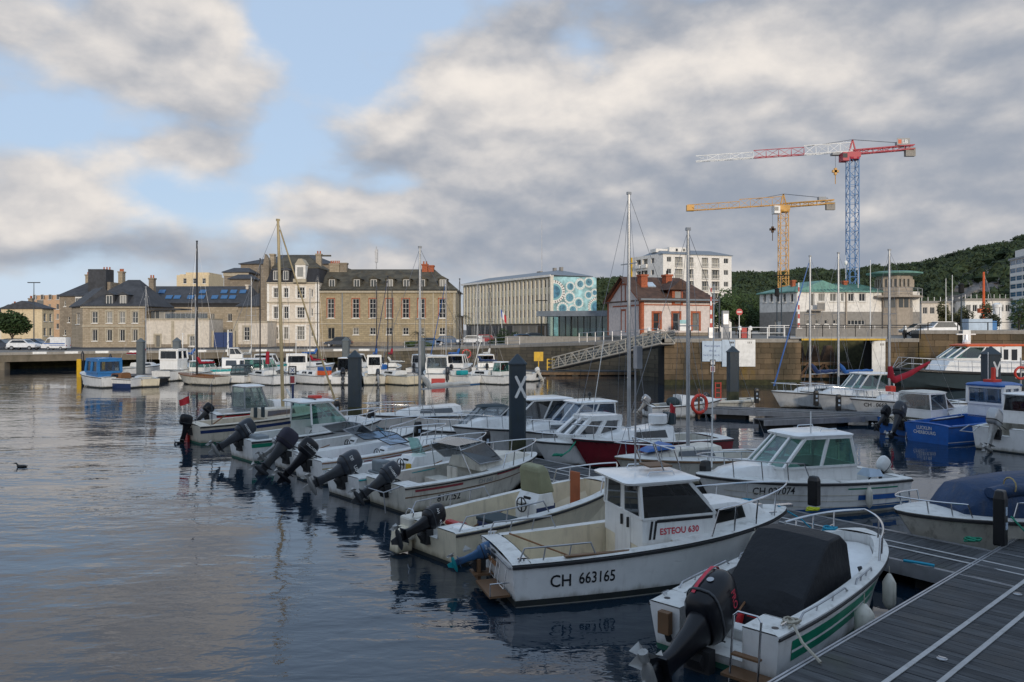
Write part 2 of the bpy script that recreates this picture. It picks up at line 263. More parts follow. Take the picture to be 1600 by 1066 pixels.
# ------------------------------------------------------------------ mesh builder
class MB:
    def __init__(s): s.v = []; s.f = []; s.mi = []; s.cur = 0
    def face(s, idx): s.f.append(idx); s.mi.append(s.cur)
    def add(s, pts):
        i = len(s.v); s.v += [tuple(p) for p in pts]; return i
    def poly(s, pts):
        i = s.add(pts); s.face(list(range(i, i + len(pts)))); return s
    def box(s, x0, x1, y0, y1, z0, z1):
        i = s.add([(x0, y0, z0), (x1, y0, z0), (x1, y1, z0), (x0, y1, z0), (x0, y0, z1), (x1, y0, z1), (x1, y1, z1), (x0, y1, z1)])
        for q in ((0, 3, 2, 1), (4, 5, 6, 7), (0, 1, 5, 4), (1, 2, 6, 5), (2, 3, 7, 6), (3, 0, 4, 7)): s.face([i + k for k in q])
        return s
    def loft(s, rings, closed=True, cap=True):
        n = len(rings[0]); b = [s.add(r) for r in rings]
        for a, c in zip(b, b[1:]):
            for k in range(n if closed else n - 1):
                k2 = (k + 1) % n
                s.face([a + k, a + k2, c + k2, c + k])
        if cap and closed:
            s.face([b[0] + k for k in range(n)][::-1]); s.face([b[-1] + k for k in range(n)])
        return s
    def prism(s, pts, vec):
        v = Vector(vec); return s.loft([[Vector(p) for p in pts], [Vector(p) + v for p in pts]])
    def bar(s, p, q, wd, ht=None):
        ht = ht or wd; p = Vector(p); q = Vector(q); a = (q - p)
        if a.length < 1e-6: return s
        a.normalize(); u = Vector((0, 0, 1)).cross(a)
        if u.length < 1e-3: u = Vector((1, 0, 0))
        u.normalize(); vv = a.cross(u); u = u * wd / 2; vv = vv * ht / 2
        return s.loft([[p + u + vv, p - u + vv, p - u - vv, p + u - vv], [q + u + vv, q - u + vv, q - u - vv, q + u - vv]])
    def tube(s, pts, r, n=6, closed=False):
        pts = [Vector(p) for p in pts]; rings = []; m = len(pts); rr = r if isinstance(r, (list, tuple)) else [r] * m
        ref = None
        for i, p in enumerate(pts):
            if closed: a = pts[(i + 1) % m] - pts[i - 1]
            else: a = pts[min(i + 1, m - 1)] - pts[max(i - 1, 0)]
            if a.length < 1e-9: a = Vector((0, 0, 1))
            a.normalize()
            if ref is None:
                ref = Vector((0, 0, 1)) if abs(a.z) < .9 else Vector((1, 0, 0))
            u = ref - a * ref.dot(a)
            if u.length < 1e-4: u = a.orthogonal()
            u.normalize(); ref = u; v = a.cross(u)
            rings.append([p + (u * math.cos(2 * math.pi * k / n) + v * math.sin(2 * math.pi * k / n)) * rr[i] for k in range(n)])
        if closed: rings.append(rings[0])
        return s.loft(rings, True, not closed)
    def lathe(s, prof, n=12, c=(0, 0, 0), axis='z'):
        rings = []
        for r, h in prof:
            ring = []
            for k in range(n):
                a = 2 * math.pi * k / n; x, y = r * math.cos(a), r * math.sin(a)
                ring.append({'z': (c[0] + x, c[1] + y, c[2] + h), 'x': (c[0] + h, c[1] + x, c[2] + y), 'y': (c[0] + y, c[1] + h, c[2] + x)}[axis])
            rings.append(ring)
        return s.loft(rings)
    def torus(s, c, Rr, r, axis='x', n=16, m=8):
        pts = []
        for k in range(n):
            a = 2 * math.pi * k / n; x, y = Rr * math.cos(a), Rr * math.sin(a)
            pts.append({'z': (c[0] + x, c[1] + y, c[2]), 'x': (c[0], c[1] + x, c[2] + y), 'y': (c[0] + x, c[1], c[2] + y)}[axis])
        return s.tube(pts, r, m, True)
    def ell(s, c, rx, ry, rz, n=10, m=6, jit=0):
        rings = []
        for j in range(m + 1):
            ph = -math.pi / 2 + math.pi * j / m; cr = max(.02, math.cos(ph)); k_ = 1 + (random.random() - .5) * jit
            rings.append([(c[0] + rx * cr * k_ * math.cos(2 * math.pi * k / n), c[1] + ry * cr * k_ * math.sin(2 * math.pi * k / n), c[2] + rz * math.sin(ph)) for k in range(n)])
        return s.loft(rings)
    def xform(s, M):
        s.v = [tuple(M @ Vector(p)) for p in s.v]; return s
    def build(s, name, m, parent=None, smooth=0, bevel=0.0):
        me = bpy.data.meshes.new(name); me.from_pydata(s.v, [], s.f)
        ms = m if isinstance(m, (list, tuple)) else [m]
        for x in ms: me.materials.append(MATS[x] if isinstance(x, str) else x)
        if len(ms) > 1: me.polygons.foreach_set('material_index', s.mi)
        if smooth:
            me.polygons.foreach_set('use_smooth', [True] * len(me.polygons))
            me.set_sharp_from_angle(angle=R(smooth))
        me.update()
        o = bpy.data.objects.new(name, me); COL.objects.link(o)
        if parent is not None: o.parent = parent
        if bevel:
            b = o.modifiers.new('bevel', 'BEVEL'); b.width = bevel; b.segments = 2; b.limit_method = 'ANGLE'; b.angle_limit = R(40)
        return o
def tag(o, label, cat, group=None, kind=None):
    if label: o['label'] = label
    if cat: o['category'] = cat
    if group: o['group'] = group
    if kind: o['kind'] = kind
    return o
def thing(name, label, cat, loc=(0, 0, 0), rz=0.0, group=None):
    o = bpy.data.objects.new(name, None); COL.objects.link(o); o.empty_display_size = .2
    o.location = loc; o.rotation_euler = (0, 0, rz)
    return tag(o, label, cat, group)
def structure(o): o['kind'] = 'structure'; return o
def W(px, D, z=0.0): return Vector(((px - 800) / F * D, D, z))
def zat(py, D): return HC - (py - H0) / F * D
def ground(px, py, z=0.0):
    D = (HC - z) * F / (py - H0); return W(px, D, z)
FONT = {}
def text_mesh(txt, size, extr=0.0, sx=1.0, bold=.012):
    cu = bpy.data.curves.new('lettering', 'FONT'); cu.body = txt; cu.size = size; cu.extrude = extr; cu.resolution_u = 3; cu.offset = bold * size
    ob = bpy.data.objects.new('lettering', cu)
    me = bpy.data.meshes.new_from_object(ob)
    b = MB(); b.v = [(v.co.x * sx, v.co.y, v.co.z) for v in me.vertices]; b.f = [list(p.vertices) for p in me.polygons]; b.mi = [0] * len(b.f)
    bpy.data.objects.remove(ob); bpy.data.curves.remove(cu); bpy.data.meshes.remove(me)
    return b
def copy_tree(o, parent=None):
    c = o.copy(); COL.objects.link(c); c.parent = parent
    for ch in list(o.children): copy_tree(ch, c)
    return c
# ------------------------------------------------------------------ water
def watermat():
    m_ = bpy.data.materials.new('harbour_water'); m_.use_nodes = True; t = NT(m_.node_tree); b = t.n['Principled BSDF']
    oc = t.node('ShaderNodeTexCoord').outputs['Object']
    b.inputs['Base Color'].default_value = (.007, .019, .034, 1); b.inputs['Roughness'].default_value = .025
    b.inputs['IOR'].default_value = 1.62; b.inputs['Specular IOR Level'].default_value = .5
    calm = t.smooth(t.noise(t.mapping(oc, (.06, .12, 1)), 1.0, 4, .55), .35, .65, .25, 1.25)
    a = t.noise(t.mapping(oc, (1.0, 1.9, 1), (0, 0, R(8))), 1.5, 3, .5, .3)
    c = t.noise(t.mapping(oc, (.45, 1.0, 1), (0, 0, R(-6))), .9, 2, .5, .2)
    e = t.noise(t.mapping(oc, (1, 1.3, 1)), 6.0, 2, .5)
    h = t.m('ADD', t.m('MULTIPLY', a, .6), t.m('ADD', t.m('MULTIPLY', c, 1.25), t.m('MULTIPLY', e, .05)))
    px_, py_, pz_ = t.sep(oc); shelter = t.smooth(t.m('ADD', px_, t.m('MULTIPLY', py_, .78)), 5.0, 15.0, 1.15, .5)      # the moored boats shelter the water between them
    h = t.m('MULTIPLY', h, t.m('MULTIPLY', calm, shelter))
    bn = t.node('ShaderNodeBump'); bn.inputs['Strength'].default_value = 1.0; bn.inputs['Distance'].default_value = .036
    t.put(bn.inputs['Height'], h); t.l.new(bn.outputs[0], b.inputs['Normal'])
    MATS['water'] = m_
watermat()
structure(MB().poly([(-3000, -400, 0), (3000, -400, 0), (3000, 6000, 0), (-3000, 6000, 0)]).build('water', 'water'))

# ------------------------------------------------------------------ land and quays
quay = [(-700, 97, 1.95), (0, 97, 1.95), (150, 103, 1.95), (400, 111, 1.98), (600, 114, 2.05), (705, 112, 2.4), (812, 104, 2.9), (1030, 82, 3.85), (1036, 79, 4.1)]
lock = [(1038, 71, 4.1), (1252, 71, 4.1)]
land = MB()
pts = [W(p, D, z) for p, D, z in quay]
far = [W(p, 1500, z + .2) for p, D, z in quay]
mid = [W(p, 165, z + .15) for p, D, z in quay]
land.loft([pts, mid, far], closed=False)
structure(land.build('quay_ground', 'paving'))
q2 = [W(1038, 71, 4.1), W(1252, 71, 4.1), W(1252, 88, 4.1), W(1372, 88, 4.1), W(1372, 73, 4.1), W(1436, 73, 4.1)]
land2 = MB(); f2 = [W(1038, 1500, 4.3), W(1252, 1500, 4.3), W(1253, 1500, 4.3), W(1371, 1500, 4.3), W(1372, 1500, 4.3), W(1436, 1500, 4.3)]
land2.loft([q2, f2], closed=False)
structure(land2.build('lock_ground', 'paving'))
q3 = [W(1436, 73, 4.85), W(1700, 70, 4.85), W(2600, 60, 4.85)]
structure(MB().loft([q3, [W(1436, 1500, 4.9), W(1700, 1500, 4.9), W(2600, 1500, 4.9)]], closed=False).build('right_quay_ground', 'paving'))
structure(MB().poly([W(-400, 109, 1.99), W(640, 126, 2.09), W(640, 136, 2.11), W(-400, 127, 2.02)]).build('road', 'asphalt'))

# left quay: open concrete deck on piers over dark water, with coping
qw = thing('quay_wall', 'low concrete quay carried on piers in front of the old stone houses', 'quay', (0, 0, 0))
deckb = MB(); cop = MB()
lq = [(-700, 97), (0, 97), (150, 103), (400, 111), (600, 114)]
def along(poly, step):
    P = [W(*p) for p in poly]; out_ = []
    for a, b in zip(P, P[1:]):
        n = max(1, int((b - a).length / step))
        for k in range(n): out_.append((a.lerp(b, k / n), (b - a).normalized()))
    return out_
for (a, b) in zip(lq, lq[1:]):
    A, B_ = W(*a), W(*b); n = Vector((0, 1, 0))
    MBq = MB()
    deckb.loft([[A + Vector((0, 0, .95)), A + Vector((0, 0, 1.93)), A + Vector((0, 4, 1.93)), A + Vector((0, 4, .95))], [B_ + Vector((0, 0, .95)), B_ + Vector((0, 0, 1.93)), B_ + Vector((0, 4, 1.93)), B_ + Vector((0, 4, .95))]])
    cop.loft([[A + Vector((0, -.12, 1.78)), A + Vector((0, -.12, 2.12)), A + Vector((0, .5, 2.12)), A + Vector((0, .5, 1.78))], [B_ + Vector((0, -.12, 1.78)), B_ + Vector((0, -.12, 2.12)), B_ + Vector((0, .5, 2.12)), B_ + Vector((0, .5, 1.78))]])
deckb.build('deck_beam', 'quay', qw); cop.build('coping', 'concrete', qw)
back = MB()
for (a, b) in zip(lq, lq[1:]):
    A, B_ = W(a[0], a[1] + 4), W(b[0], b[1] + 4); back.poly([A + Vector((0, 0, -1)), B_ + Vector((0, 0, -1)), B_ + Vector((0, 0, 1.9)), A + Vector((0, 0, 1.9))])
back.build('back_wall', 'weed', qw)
for i, (p, dr) in enumerate(along(lq, 7.5)):
    if p.x < -75: continue
    MB().box(p.x - .45, p.x + .45, p.y + .15, p.y + 1.2, -1, .96).build('pier', 'quay', qw)
for i, (p, dr) in enumerate(along(lq, 3.4)):
    if p.x < -60: continue
    q = p + dr * 1.5; b = MB()
    b.loft([[p + Vector((0, -.145, 1.86)), p + Vector((0, -.145, 2.145)), p + Vector((0, .3, 2.145)), p + Vector((0, .3, 1.86))], [q + Vector((0, -.145, 1.86)), q + Vector((0, -.145, 2.145)), q + Vector((0, .3, 2.145)), q + Vector((0, .3, 1.86))]])
    b.build('edge_marking', 'white_paint', qw)
# middle quay: weathered masonry wall rising to the right
mw = thing('quay_wall', 'dark stained masonry quay wall behind the aluminium gangway', 'quay', (0, 0, 0))
mq = [(600, 114, 2.05), (705, 112, 2.4), (812, 104, 2.9), (1030, 82, 3.85), (1036, 79, 4.1), (1038, 71, 4.1)]
b = MB(); c_ = MB()
for a, e in zip(mq, mq[1:]):
    A, E = W(a[0], a[1]), W(e[0], e[1])
    b.poly([A + Vector((0, 0, -1)), E + Vector((0, 0, -1)), E + Vector((0, 0, e[2] - .02)), A + Vector((0, 0, a[2] - .02))])
    c_.loft([[A + Vector((0, -.1, a[2] - .3)), A + Vector((0, -.1, a[2] + .06)), A + Vector((0, .6, a[2] + .06)), A + Vector((0, .6, a[2] - .3))], [E + Vector((0, -.1, e[2] - .3)), E + Vector((0, -.1, e[2] + .06)), E + Vector((0, .6, e[2] + .06)), E + Vector((0, .6, e[2] - .3))]])
b.build('wall_face', brickmat('quay_masonry', (.15, .125, .085), (.10, .085, .06), (.06, .05, .04), 1.1, .45, stain=.7, staincol=(.035, .035, .02)), mw)
c_.build('coping', 'concrete', mw)

# lock walls: blocks of stone, each its own piece
def stone_wall(name, label, A, B_, ztop, thick, rows, blk, wallm='stone_block'):
    root = thing(name, label, 'quay wall', (A.x, A.y, 0), math.atan2(B_.y - A.y, B_.x - A.x))
    Ln = (B_ - A).length
    MB().box(0, Ln, .12, thick, -1.2, ztop - .02).build('core', 'dark', root)
    h = (ztop - .3) / rows; shared = {}
    for r in range(rows):
        x = -random.random() * .5 if r % 2 else 0.0
        while x < Ln - .02:
            wd = random.choice(blk); x0 = max(0, x); x1 = min(Ln, x + wd); key = (round(x1 - x0, 2), random.randrange(2))
            if x1 - x0 > .08:
                if key not in shared:
                    wv = x1 - x0; q = MB(); j = [random.uniform(-.015, .015) for _ in range(4)]
                    q.loft([[(.012, 0 + j[0], .012), (wv - .012, j[1], .012), (wv - .012, j[2], h - .012), (.012, j[3], h - .012)], [(0, .2, 0), (wv, .2, 0), (wv, .2, h), (0, .2, h)]])
                    o = q.build('stone_block', wallm, root); shared[key] = o.data
                else:
                    o = bpy.data.objects.new('stone_block', shared[key]); COL.objects.link(o); o.parent = root
                o.location = (x0, random.uniform(-.02, .02), -.02 + r * h)
            x += wd
    MB().box(0, Ln, -.1, thick, ztop - .32, ztop + .03).build('coping', 'concrete', root, bevel=.03)
    MB().box(0, Ln, -.07, .3, -1.2, .45).build('weed_band', 'weed', root)
    return root
def blockmat():
    m_ = bpy.data.materials.new('stone_block'); m_.use_nodes = True; t = NT(m_.node_tree); b = t.n['Principled BSDF']
    g = t.node('ShaderNodeNewGeometry').outputs['Position']; x, y, z = t.sep(g)
    oi = t.node('ShaderNodeObjectInfo').outputs['Random']
    c = t.mix(oi, (.12, .085, .05), (.21, .15, .09))
    c = t.mix(t.m('MULTIPLY', t.smooth(t.noise(t.mapping(g, (.35, .35, .12)), 1.0, 6, .6), .42, .68), .8), c, (.045, .042, .028))
    c = t.mix(t.m('MULTIPLY', t.smooth(t.noise(t.mapping(g, (.5, .5, .14), (0, 0, 0), (9, 3, 1)), 1.0, 6, .6), .56, .72), .7), c, (.20, .13, .02))
    t.put(b.inputs['Base Color'], c); b.inputs['Roughness'].default_value = .95
    bn = t.node('ShaderNodeBump'); bn.inputs['Strength'].default_value = .8; bn.inputs['Distance'].default_value = .04
    t.put(bn.inputs['Height'], t.noise(g, 4, 6, .7)); t.l.new(bn.outputs[0], b.inputs['Normal'])
    MATS['stone_block'] = m_
blockmat()
stone_wall('lock_wall', 'tall brown stone lock wall carrying the white panels beside the swing bridge', W(1038, 71), W(1252, 71), 4.1, 3.0, 8, (.8, 1.0, 1.25, 1.5))
stone_wall('lock_wall', 'short stone lock wall between the dark lock chamber and the higher right quay', W(1372, 73), W(1436, 73), 4.1, 3.0, 8, (.8, 1.0, 1.25, 1.5))
rw = stone_wall('right_quay_wall', 'dark high stone quay wall behind the orange roofed pilot launch', W(1436, 72.9), W(1640, 70.3), 4.85, 3.0, 8, (1.0, 1.3, 1.6))
ch = thing('lock_chamber', 'dark recess below the grey bridge with rusty gate beams', 'lock', W(1252, 88), 0)
Lc = (W(1372, 88) - W(1252, 88)).x
MB().poly([(0, 0, -1), (Lc, 0, -1), (Lc, 0, 4.1), (0, 0, 4.1)]).build('back_wall', 'weed', ch)
A = W(1252, 71) - W(1252, 88); B_ = W(1372, 73) - W(1252, 88)
MB().poly([(A.x, A.y, -1), (0, 0, -1), (0, 0, 4.1), (A.x, A.y, 4.1)]).build('side_wall', 'weed', ch)
MB().poly([(B_.x, B_.y, -1), (Lc, 0, -1), (Lc, 0, 4.1), (B_.x, B_.y, 4.1)]).build('side_wall', 'weed', ch)
mat('rust', (.09, .055, .035), .9, var=.4, bump=.5); mat('rust_light', (.15, .10, .06), .9, var=.4, bump=.4)
for z in (1.55, .35): MB().box(A.x * .75, B_.x * .9, -9.3, -8.8, z - .16, z + .16).build('beam', 'rust_light', ch)
for k in range(3):
    xx = A.x * .6 + (B_.x * .85 - A.x * .6) * (.2 + .3 * k)
    q = MB(); q.bar((xx - .9, -9.4, .3), (xx, -9.4, 1.5), .22); q.bar((xx + .9, -9.4, .3), (xx, -9.4, 1.5), .22); q.build('brace', 'rust', ch)
    MB().prism([(xx - .8, -7, 1.7), (xx + .7, -7, 1.7), (xx + .25, -7, 3.3), (xx - .3, -7, 3.3)], (0, .8, 0)).build('winch_block', 'rust', ch)
# swing bridge across the chamber
br = thing('swing_bridge', 'grey steel swing bridge with railings across the lock', 'bridge', (0, 0, 0))
bx0, bx1 = W(1226, 72).x, W(1375, 72).x
MB().box(bx0, bx1, 70.6, 76.5, 4.13, 4.3).build('deck', 'grey_paint', br)
MB().box(bx0 + 1, bx1 - .2, 70.5, 70.58, 3.98, 4.14).build('edge_beam', 'yellow', br)
MB().box(bx0 + .5, bx1, 70.62, 70.68, 4.3, 5.02).build('side_panel', 'grey_wall', br)
for yy in (70.65, 76.4):
    r_ = MB(); r_.tube([(bx0, yy, 5.32), (bx1 + 4, yy, 5.32)], .035); r_.tube([(bx0, yy, 5.12), (bx1 + 4, yy, 5.12)], .02)
    x = bx0
    while x < bx1 + 4: r_.box(x - .03, x + .03, yy - .03, yy + .03, 4.1, 5.32); x += 1.45
    r_.build('railing', 'dark' if yy < 72 else 'alu', br)
# white panels hung on the lock walls
def panel(name, label, p0, p1, y0, y1, D, m, texts=()):
    A = W(p0, D, zat(y1, D)); wd = (p1 - p0) / F * D; ht = (y1 - y0) / F * D
    o = thing(name, label, 'sign', A, 0)
    MB().box(0, wd, -.06, 0.03, 0, ht).build('board', m, o, bevel=.01)
    for (tx, ux, uz, sz, mt) in texts:
        b = text_mesh(tx, sz); b.v = [(ux * wd + v[0], -.066, uz * ht + v[1]) for v in b.v]; b.build('lettering', mt, o)
    return o
panel('information_board', 'pale blue notice board with lettering on the lock wall beside the white panels', 1097, 1127.5, 533, 565, 70.86, 'signblue',
      [('Pont tournant', .12, .72, .24, 'inkblue'), ('VHF 6', .34, .48, .24, 'inkblue'), ('Tel 02 33 20 41 25', .05, .27, .19, 'inkblue')])
for nm, p0, p1, y0, y1, D, lb, m in (('wall_panel', 1128, 1148, 531, 573, 70.84, 'bluish white blank panel on the lock wall partly behind the dark pile', 'signblue'),
                               ('wall_panel', 1148.5, 1180, 531, 573, 70.86, 'broad cream white blank panel on the lock wall right of the dark pile', 'white_paint'),
                               ('wall_panel', 1362, 1383, 533, 583, 72.6, 'tall narrow white panel at the right corner of the lock chamber', 'white_paint')):
    o = panel(nm, lb, p0, p1, y0, y1, D, m)
    wd = (p1 - p0) / F * D; ht = (y1 - y0) / F * D
    for k in range(3): MB().box(wd * .62 + k * .14 - .05 * (p0 < 1140), wd * .62 + k * .14 + .05, -.075, -.055, ht * .86, ht * .93).build('louvre', 'inkblack', o)

# ------------------------------------------------------------------ buildings
class Bld:
    def __init__(s, name, label, pL, DL, pR, DR, z0, parent=None, cat='building', group=None):
        s.A = W(pL, DL); s.B = W(pR, DR); d_ = s.B - s.A; s.Wd = d_.length; s.dir = d_.normalized(); s.z0 = z0
        s.rects = []
        if parent is None: s.root = thing(name, label, cat, (s.A.x, s.A.y, z0), math.atan2(d_.y, d_.x), group); s.par = s.root; s.M = None
        else:
            s.root = parent.root; s.par = s.root
            Mw = Matrix.Translation((s.A.x, s.A.y, z0)) @ Matrix.Rotation(math.atan2(d_.y, d_.x), 4, 'Z')
            pm = Matrix.Translation((parent.A.x, parent.A.y, parent.z0)) @ Matrix.Rotation(math.atan2(parent.dir.y, parent.dir.x), 4, 'Z')
            s.M = pm.inverted() @ Mw
    def lx(s, px):
        r = (px - 800) / F
        den = s.dir.x - r * s.dir.y
        return (r * s.A.y - s.A.x) / den
    def lz(s, px, py):
        D = s.A.y + s.dir.y * s.lx(px); return HC - (py - H0) / F * D - s.z0
    def rect(s, x0, y0, x1, y1):
        xm = (x0 + x1) / 2; return (s.lx(x0), s.lx(x1), s.lz(xm, y1), s.lz(xm, y0))
    def put(s, b, name, m, parent=None, **k):
        if s.M is not None: b.xform(s.M)
        return b.build(name, m, parent or s.par, **k)
    def box(s, name, m, x0, x1, y0, y1, z0, z1, **k): return s.put(MB().box(x0, x1, y0, y1, z0, z1), name, m, **k)
    def pbox(s, name, m, p0, q0, p1, q1, y0, y1, **k):
        x0, x1, z0, z1 = s.rect(p0, q0, p1, q1); return s.box(name, m, x0, x1, y0, y1, z0, z1, **k)
    def win(s, x0, y0, x1, y1, nx=2, nz=2, fm='win_frame', gm='win_dark', sill=True, surround=None, depth=.22, fw=.07, local=None):
        r = local or s.rect(x0, y0, x1, y1); s.rects.append((r, depth))
        a, b_, c, d_ = r; y = depth - .05
        f = MB()
        for (p, q, u, v) in ((a, b_, c, c + fw), (a, b_, d_ - fw, d_), (a, a + fw, c + fw, d_ - fw), (b_ - fw, b_, c + fw, d_ - fw)): f.box(p, q, y - .03, y + .03, u, v)
        for k in range(1, nx): xx = a + (b_ - a) * k / nx; f.box(xx - fw * .4, xx + fw * .4, y - .02, y + .02, c + fw, d_ - fw)
        for k in range(1, nz): zz = c + (d_ - c) * k / nz; f.box(a + fw, b_ - fw, y - .018, y + .022, zz - fw * .35, zz + fw * .35)
        if sill: f.box(a - .12, b_ + .12, -.12, depth, c - .13, c - .003)
        o = s.put(f, 'window', fm)
        g = MB().poly([(a, y + .035, c), (b_, y + .035, c), (b_, y + .035, d_), (a, y + .035, d_)]); s.put(g, 'pane', gm, o)
        if surround:
            t = MB(); e = .15 if surround == 'brick' and fw < .075 and nz == 4 else .26
            for (p, q, u, v) in ((a - e, a - .01, c, d_), (b_ + .01, b_ + e, c, d_), (a - e, b_ + e, d_ + .01, d_ + e)): t.box(p, q, -.05, .1, u, v)
            s.put(t, 'surround', surround, o)
        return o
    def wall(s, m, x0, x1, z0, z1, depth, name='wall', roof=True):
        xs = sorted(set([x0, x1] + [v for r, _ in s.rects for v in r[:2] if x0 < v < x1]))
        zs = sorted(set([z0, z1] + [v for r, _ in s.rects for v in r[2:] if z0 < v < z1]))
        b = MB()
        for xa, xb in zip(xs, xs[1:]):
            for za, zb in zip(zs, zs[1:]):
                xm, zm = (xa + xb) / 2, (za + zb) / 2
                if any(r[0] < xm < r[1] and r[2] < zm < r[3] for r, _ in s.rects): continue
                b.poly([(xa, 0, za), (xb, 0, za), (xb, 0, zb), (xa, 0, zb)])
        for r, dp in s.rects:
            a, c, e, g = r
            if not (x0 <= (a + c) / 2 <= x1 and z0 <= (e + g) / 2 <= z1): continue
            b.poly([(a, 0, e), (a, dp, e), (a, dp, g), (a, 0, g)]); b.poly([(c, 0, g), (c, dp, g), (c, dp, e), (c, 0, e)])
            b.poly([(a, 0, g), (a, dp, g), (c, dp, g), (c, 0, g)]); b.poly([(a, 0, e), (c, 0, e), (c, dp, e), (a, dp, e)])
        b.poly([(x0, 0, z0), (x0, depth, z0), (x0, depth, z1), (x0, 0, z1)][::-1]); b.poly([(x1, 0, z0), (x1, depth, z0), (x1, depth, z1), (x1, 0, z1)])
        b.poly([(x0, depth, z0), (x0, depth, z1), (x1, depth, z1), (x1, depth, z0)])
        if roof: b.poly([(x0, 0, z1 - .01), (x1, 0, z1 - .01), (x1, depth, z1 - .01), (x0, depth, z1 - .01)])
        return s.put(b, name, m)
    def hip(s, m, x0, x1, y0, y1, z, h, il, ir, ov=.35, name='roof', th=.16, ym=None):
        x0 -= ov; x1 += ov; y0 -= ov; y1 += ov; ym = (y0 + y1) / 2 if ym is None else ym
        b = MB(); i = b.add([(x0, y0, z), (x1, y0, z), (x1, y1, z), (x0, y1, z), (x0 + il, ym, z + h), (x1 - ir, ym, z + h), (x0, y0, z - th), (x1, y0, z - th), (x1, y1, z - th), (x0, y1, z - th)])
        for q in ((0, 1, 5, 4), (1, 2, 5), (2, 3, 4, 5)) + (((3, 0, 4),) if il > 0 else ()) + ((6, 9, 8, 7), (0, 6, 7, 1), (1, 7, 8, 2), (2, 8, 9, 3), (3, 9, 6, 0))[1 if il <= 0 else 0:]: b.face([i + k for k in q])
        return s.put(b, name, m)
    def chimney(s, m, p0, q0, p1, q1, y, dp=1.0, pots=3, pm='terracotta'):
        x0, x1, z0, z1 = s.rect(p0, q0, p1, q1)
        b = MB().box(x0, x1, y, y + dp, z0 - 1.0, z1 - .25); b.box(x0 - .1, x1 + .1, y - .1, y + dp + .1, z1 - .25, z1)
        o = s.put(b, 'chimney', m)
        for k in range(pots):
            xx = x0 + (x1 - x0) * (k + .5) / pots
            s.put(MB().lathe([(.14, 0), (.12, .45), (.15, .5)], 8, (xx, y + dp / 2, z1)), 'chimney_pot', pm, o)
        return o
    def dormer(s, p, q0, q1, y, wd=1.1, m='stone_trim', rm='slate', back=2.5, nz=2):
        x = s.lx(p); z0, z1 = s.lz(p, q1), s.lz(p, q0)
        o = s.box('dormer', m, x - wd / 2 - .18, x + wd / 2 + .18, y, y + back, z0 - .25, z1 - .28)
        f = MB(); a, c = x - wd / 2 + .08, x + wd / 2 - .08; e, g = z0 - .05, z1 - .36
        f.box(a, c, y - .05, y - .02, e, g); ww = s.put(f, 'pane', 'win_grey', o)
        f = MB()
        for (p_, q_, u, v) in ((a, c, e, e + .08), (a, c, g - .08, g), (a, a + .08, e + .08, g - .08), (c - .08, c, e + .08, g - .08), (x - .04, x + .04, e + .08, g - .08)): f.box(p_, q_, y - .1, y - .052, u, v)
        s.put(f, 'window_frame', 'win_frame', o)
        r_ = MB(); r_.loft([[(x - wd / 2 - .35, y - .25, z1 - .28), (x, y - .25, z1 + .22), (x + wd / 2 + .35, y - .25, z1 - .28)], [(x - wd / 2 - .35, y + back, z1 - .28), (x, y + back, z1 + .22), (x + wd / 2 + .35, y + back, z1 - .28)]])
        s.put(r_, 'dormer_roof', rm, o)
        return o

# --- hotel with hipped slate roof (left)
g = Bld('stone_hotel', 'two storey stone house with dark hipped slate roof at the left quay', 129, 127, 226, 127, 1.95)
for x in (148, 171, 191, 211):
    g.win(x - 4.5, 487, x + 4.5, 505, 2, 2, gm='win_grey', surround='stone_trim'); g.win(x - 4, 515, x + 4, 533, 2, 1, surround='stone_trim')
z1 = g.lz(170, 478); g.wall('stone_light', 0, g.Wd, 0, z1, 10)
g.box('string_course', 'stone_trim', -.05, g.Wd + .05, -.12, .05, g.lz(170, 511), g.lz(170, 508.5)); g.box('cornice', 'stone_trim', -.2, g.Wd + .2, -.3, .1, z1 - .35, z1 + .05)
g.hip('slate', 0, g.Wd, 0, 10, z1 + .05, 4.4, 5.2, 3.4)
g.dormer(170.5, 458, 476, .15, 1.15, 'slate'); g.dormer(192, 458, 476, .15, 1.15, 'slate')
g.chimney('stone_dark', 201, 430, 209, 446, 7, .9, 2)
h = Bld('', '', 112, 133, 129, 127, 1.95, g)
h.win(0, 0, 0, 0, 2, 2, gm='win_grey', local=(h.Wd * .4, h.Wd * .75, 3.8, 5.6)); h.wall('stone_light', 0, h.Wd, 0, z1, 6)
h.hip('slate', 0, h.Wd, 0, 6, z1 + .05, 3.0, 1.6, .4)
q = MB(); i = g.lx(205); q.poly([(i, 1.55, z1 + 3.35), (i + .8, 1.55, z1 + 2.7), (i + 1.25, 1.2, z1 + 2.2), (i + .4, 1.2, z1 + 2.8)]); 
# --- tall stone house behind with chimneys
g = Bld('tall_stone_house', 'tall weathered stone house with slate hung gable and chimneys behind the hotel', 93, 147, 166, 147, 1.98)
for x, y in ((100, 470), (106, 495), (100, 515)): g.win(x, y, x + 3.2, y + 9, 1, 2)
g.wall('stone_dark', 0, g.lx(134), 0, g.lz(110, 462), 14); g.hip('slate', 0, g.lx(134), 0, 14, g.lz(110, 462), 4.4, 5.6, .2)
g.pbox('slate_gable', 'slate', 133, 420, 161, 545, 1, 4); g.pbox('rear_wing', 'stone_dark', 161.2, 440, 166, 545, 1.5, 5)
g.chimney('stone_light', 110.5, 426, 131, 445, 5, 1.2, 6); g.chimney('stone_light', 136, 418, 150, 426, 5, 1.2, 3); g.chimney('stone_light', 163.6, 421, 170.5, 440, 5, 1.2, 3)
b = Bld('', '', 117, 142, 134, 142, 1.98, g); 
q = b.pbox('bay_glazing', 'win_frame', 117.5, 464, 134, 478, 0, 1.5)
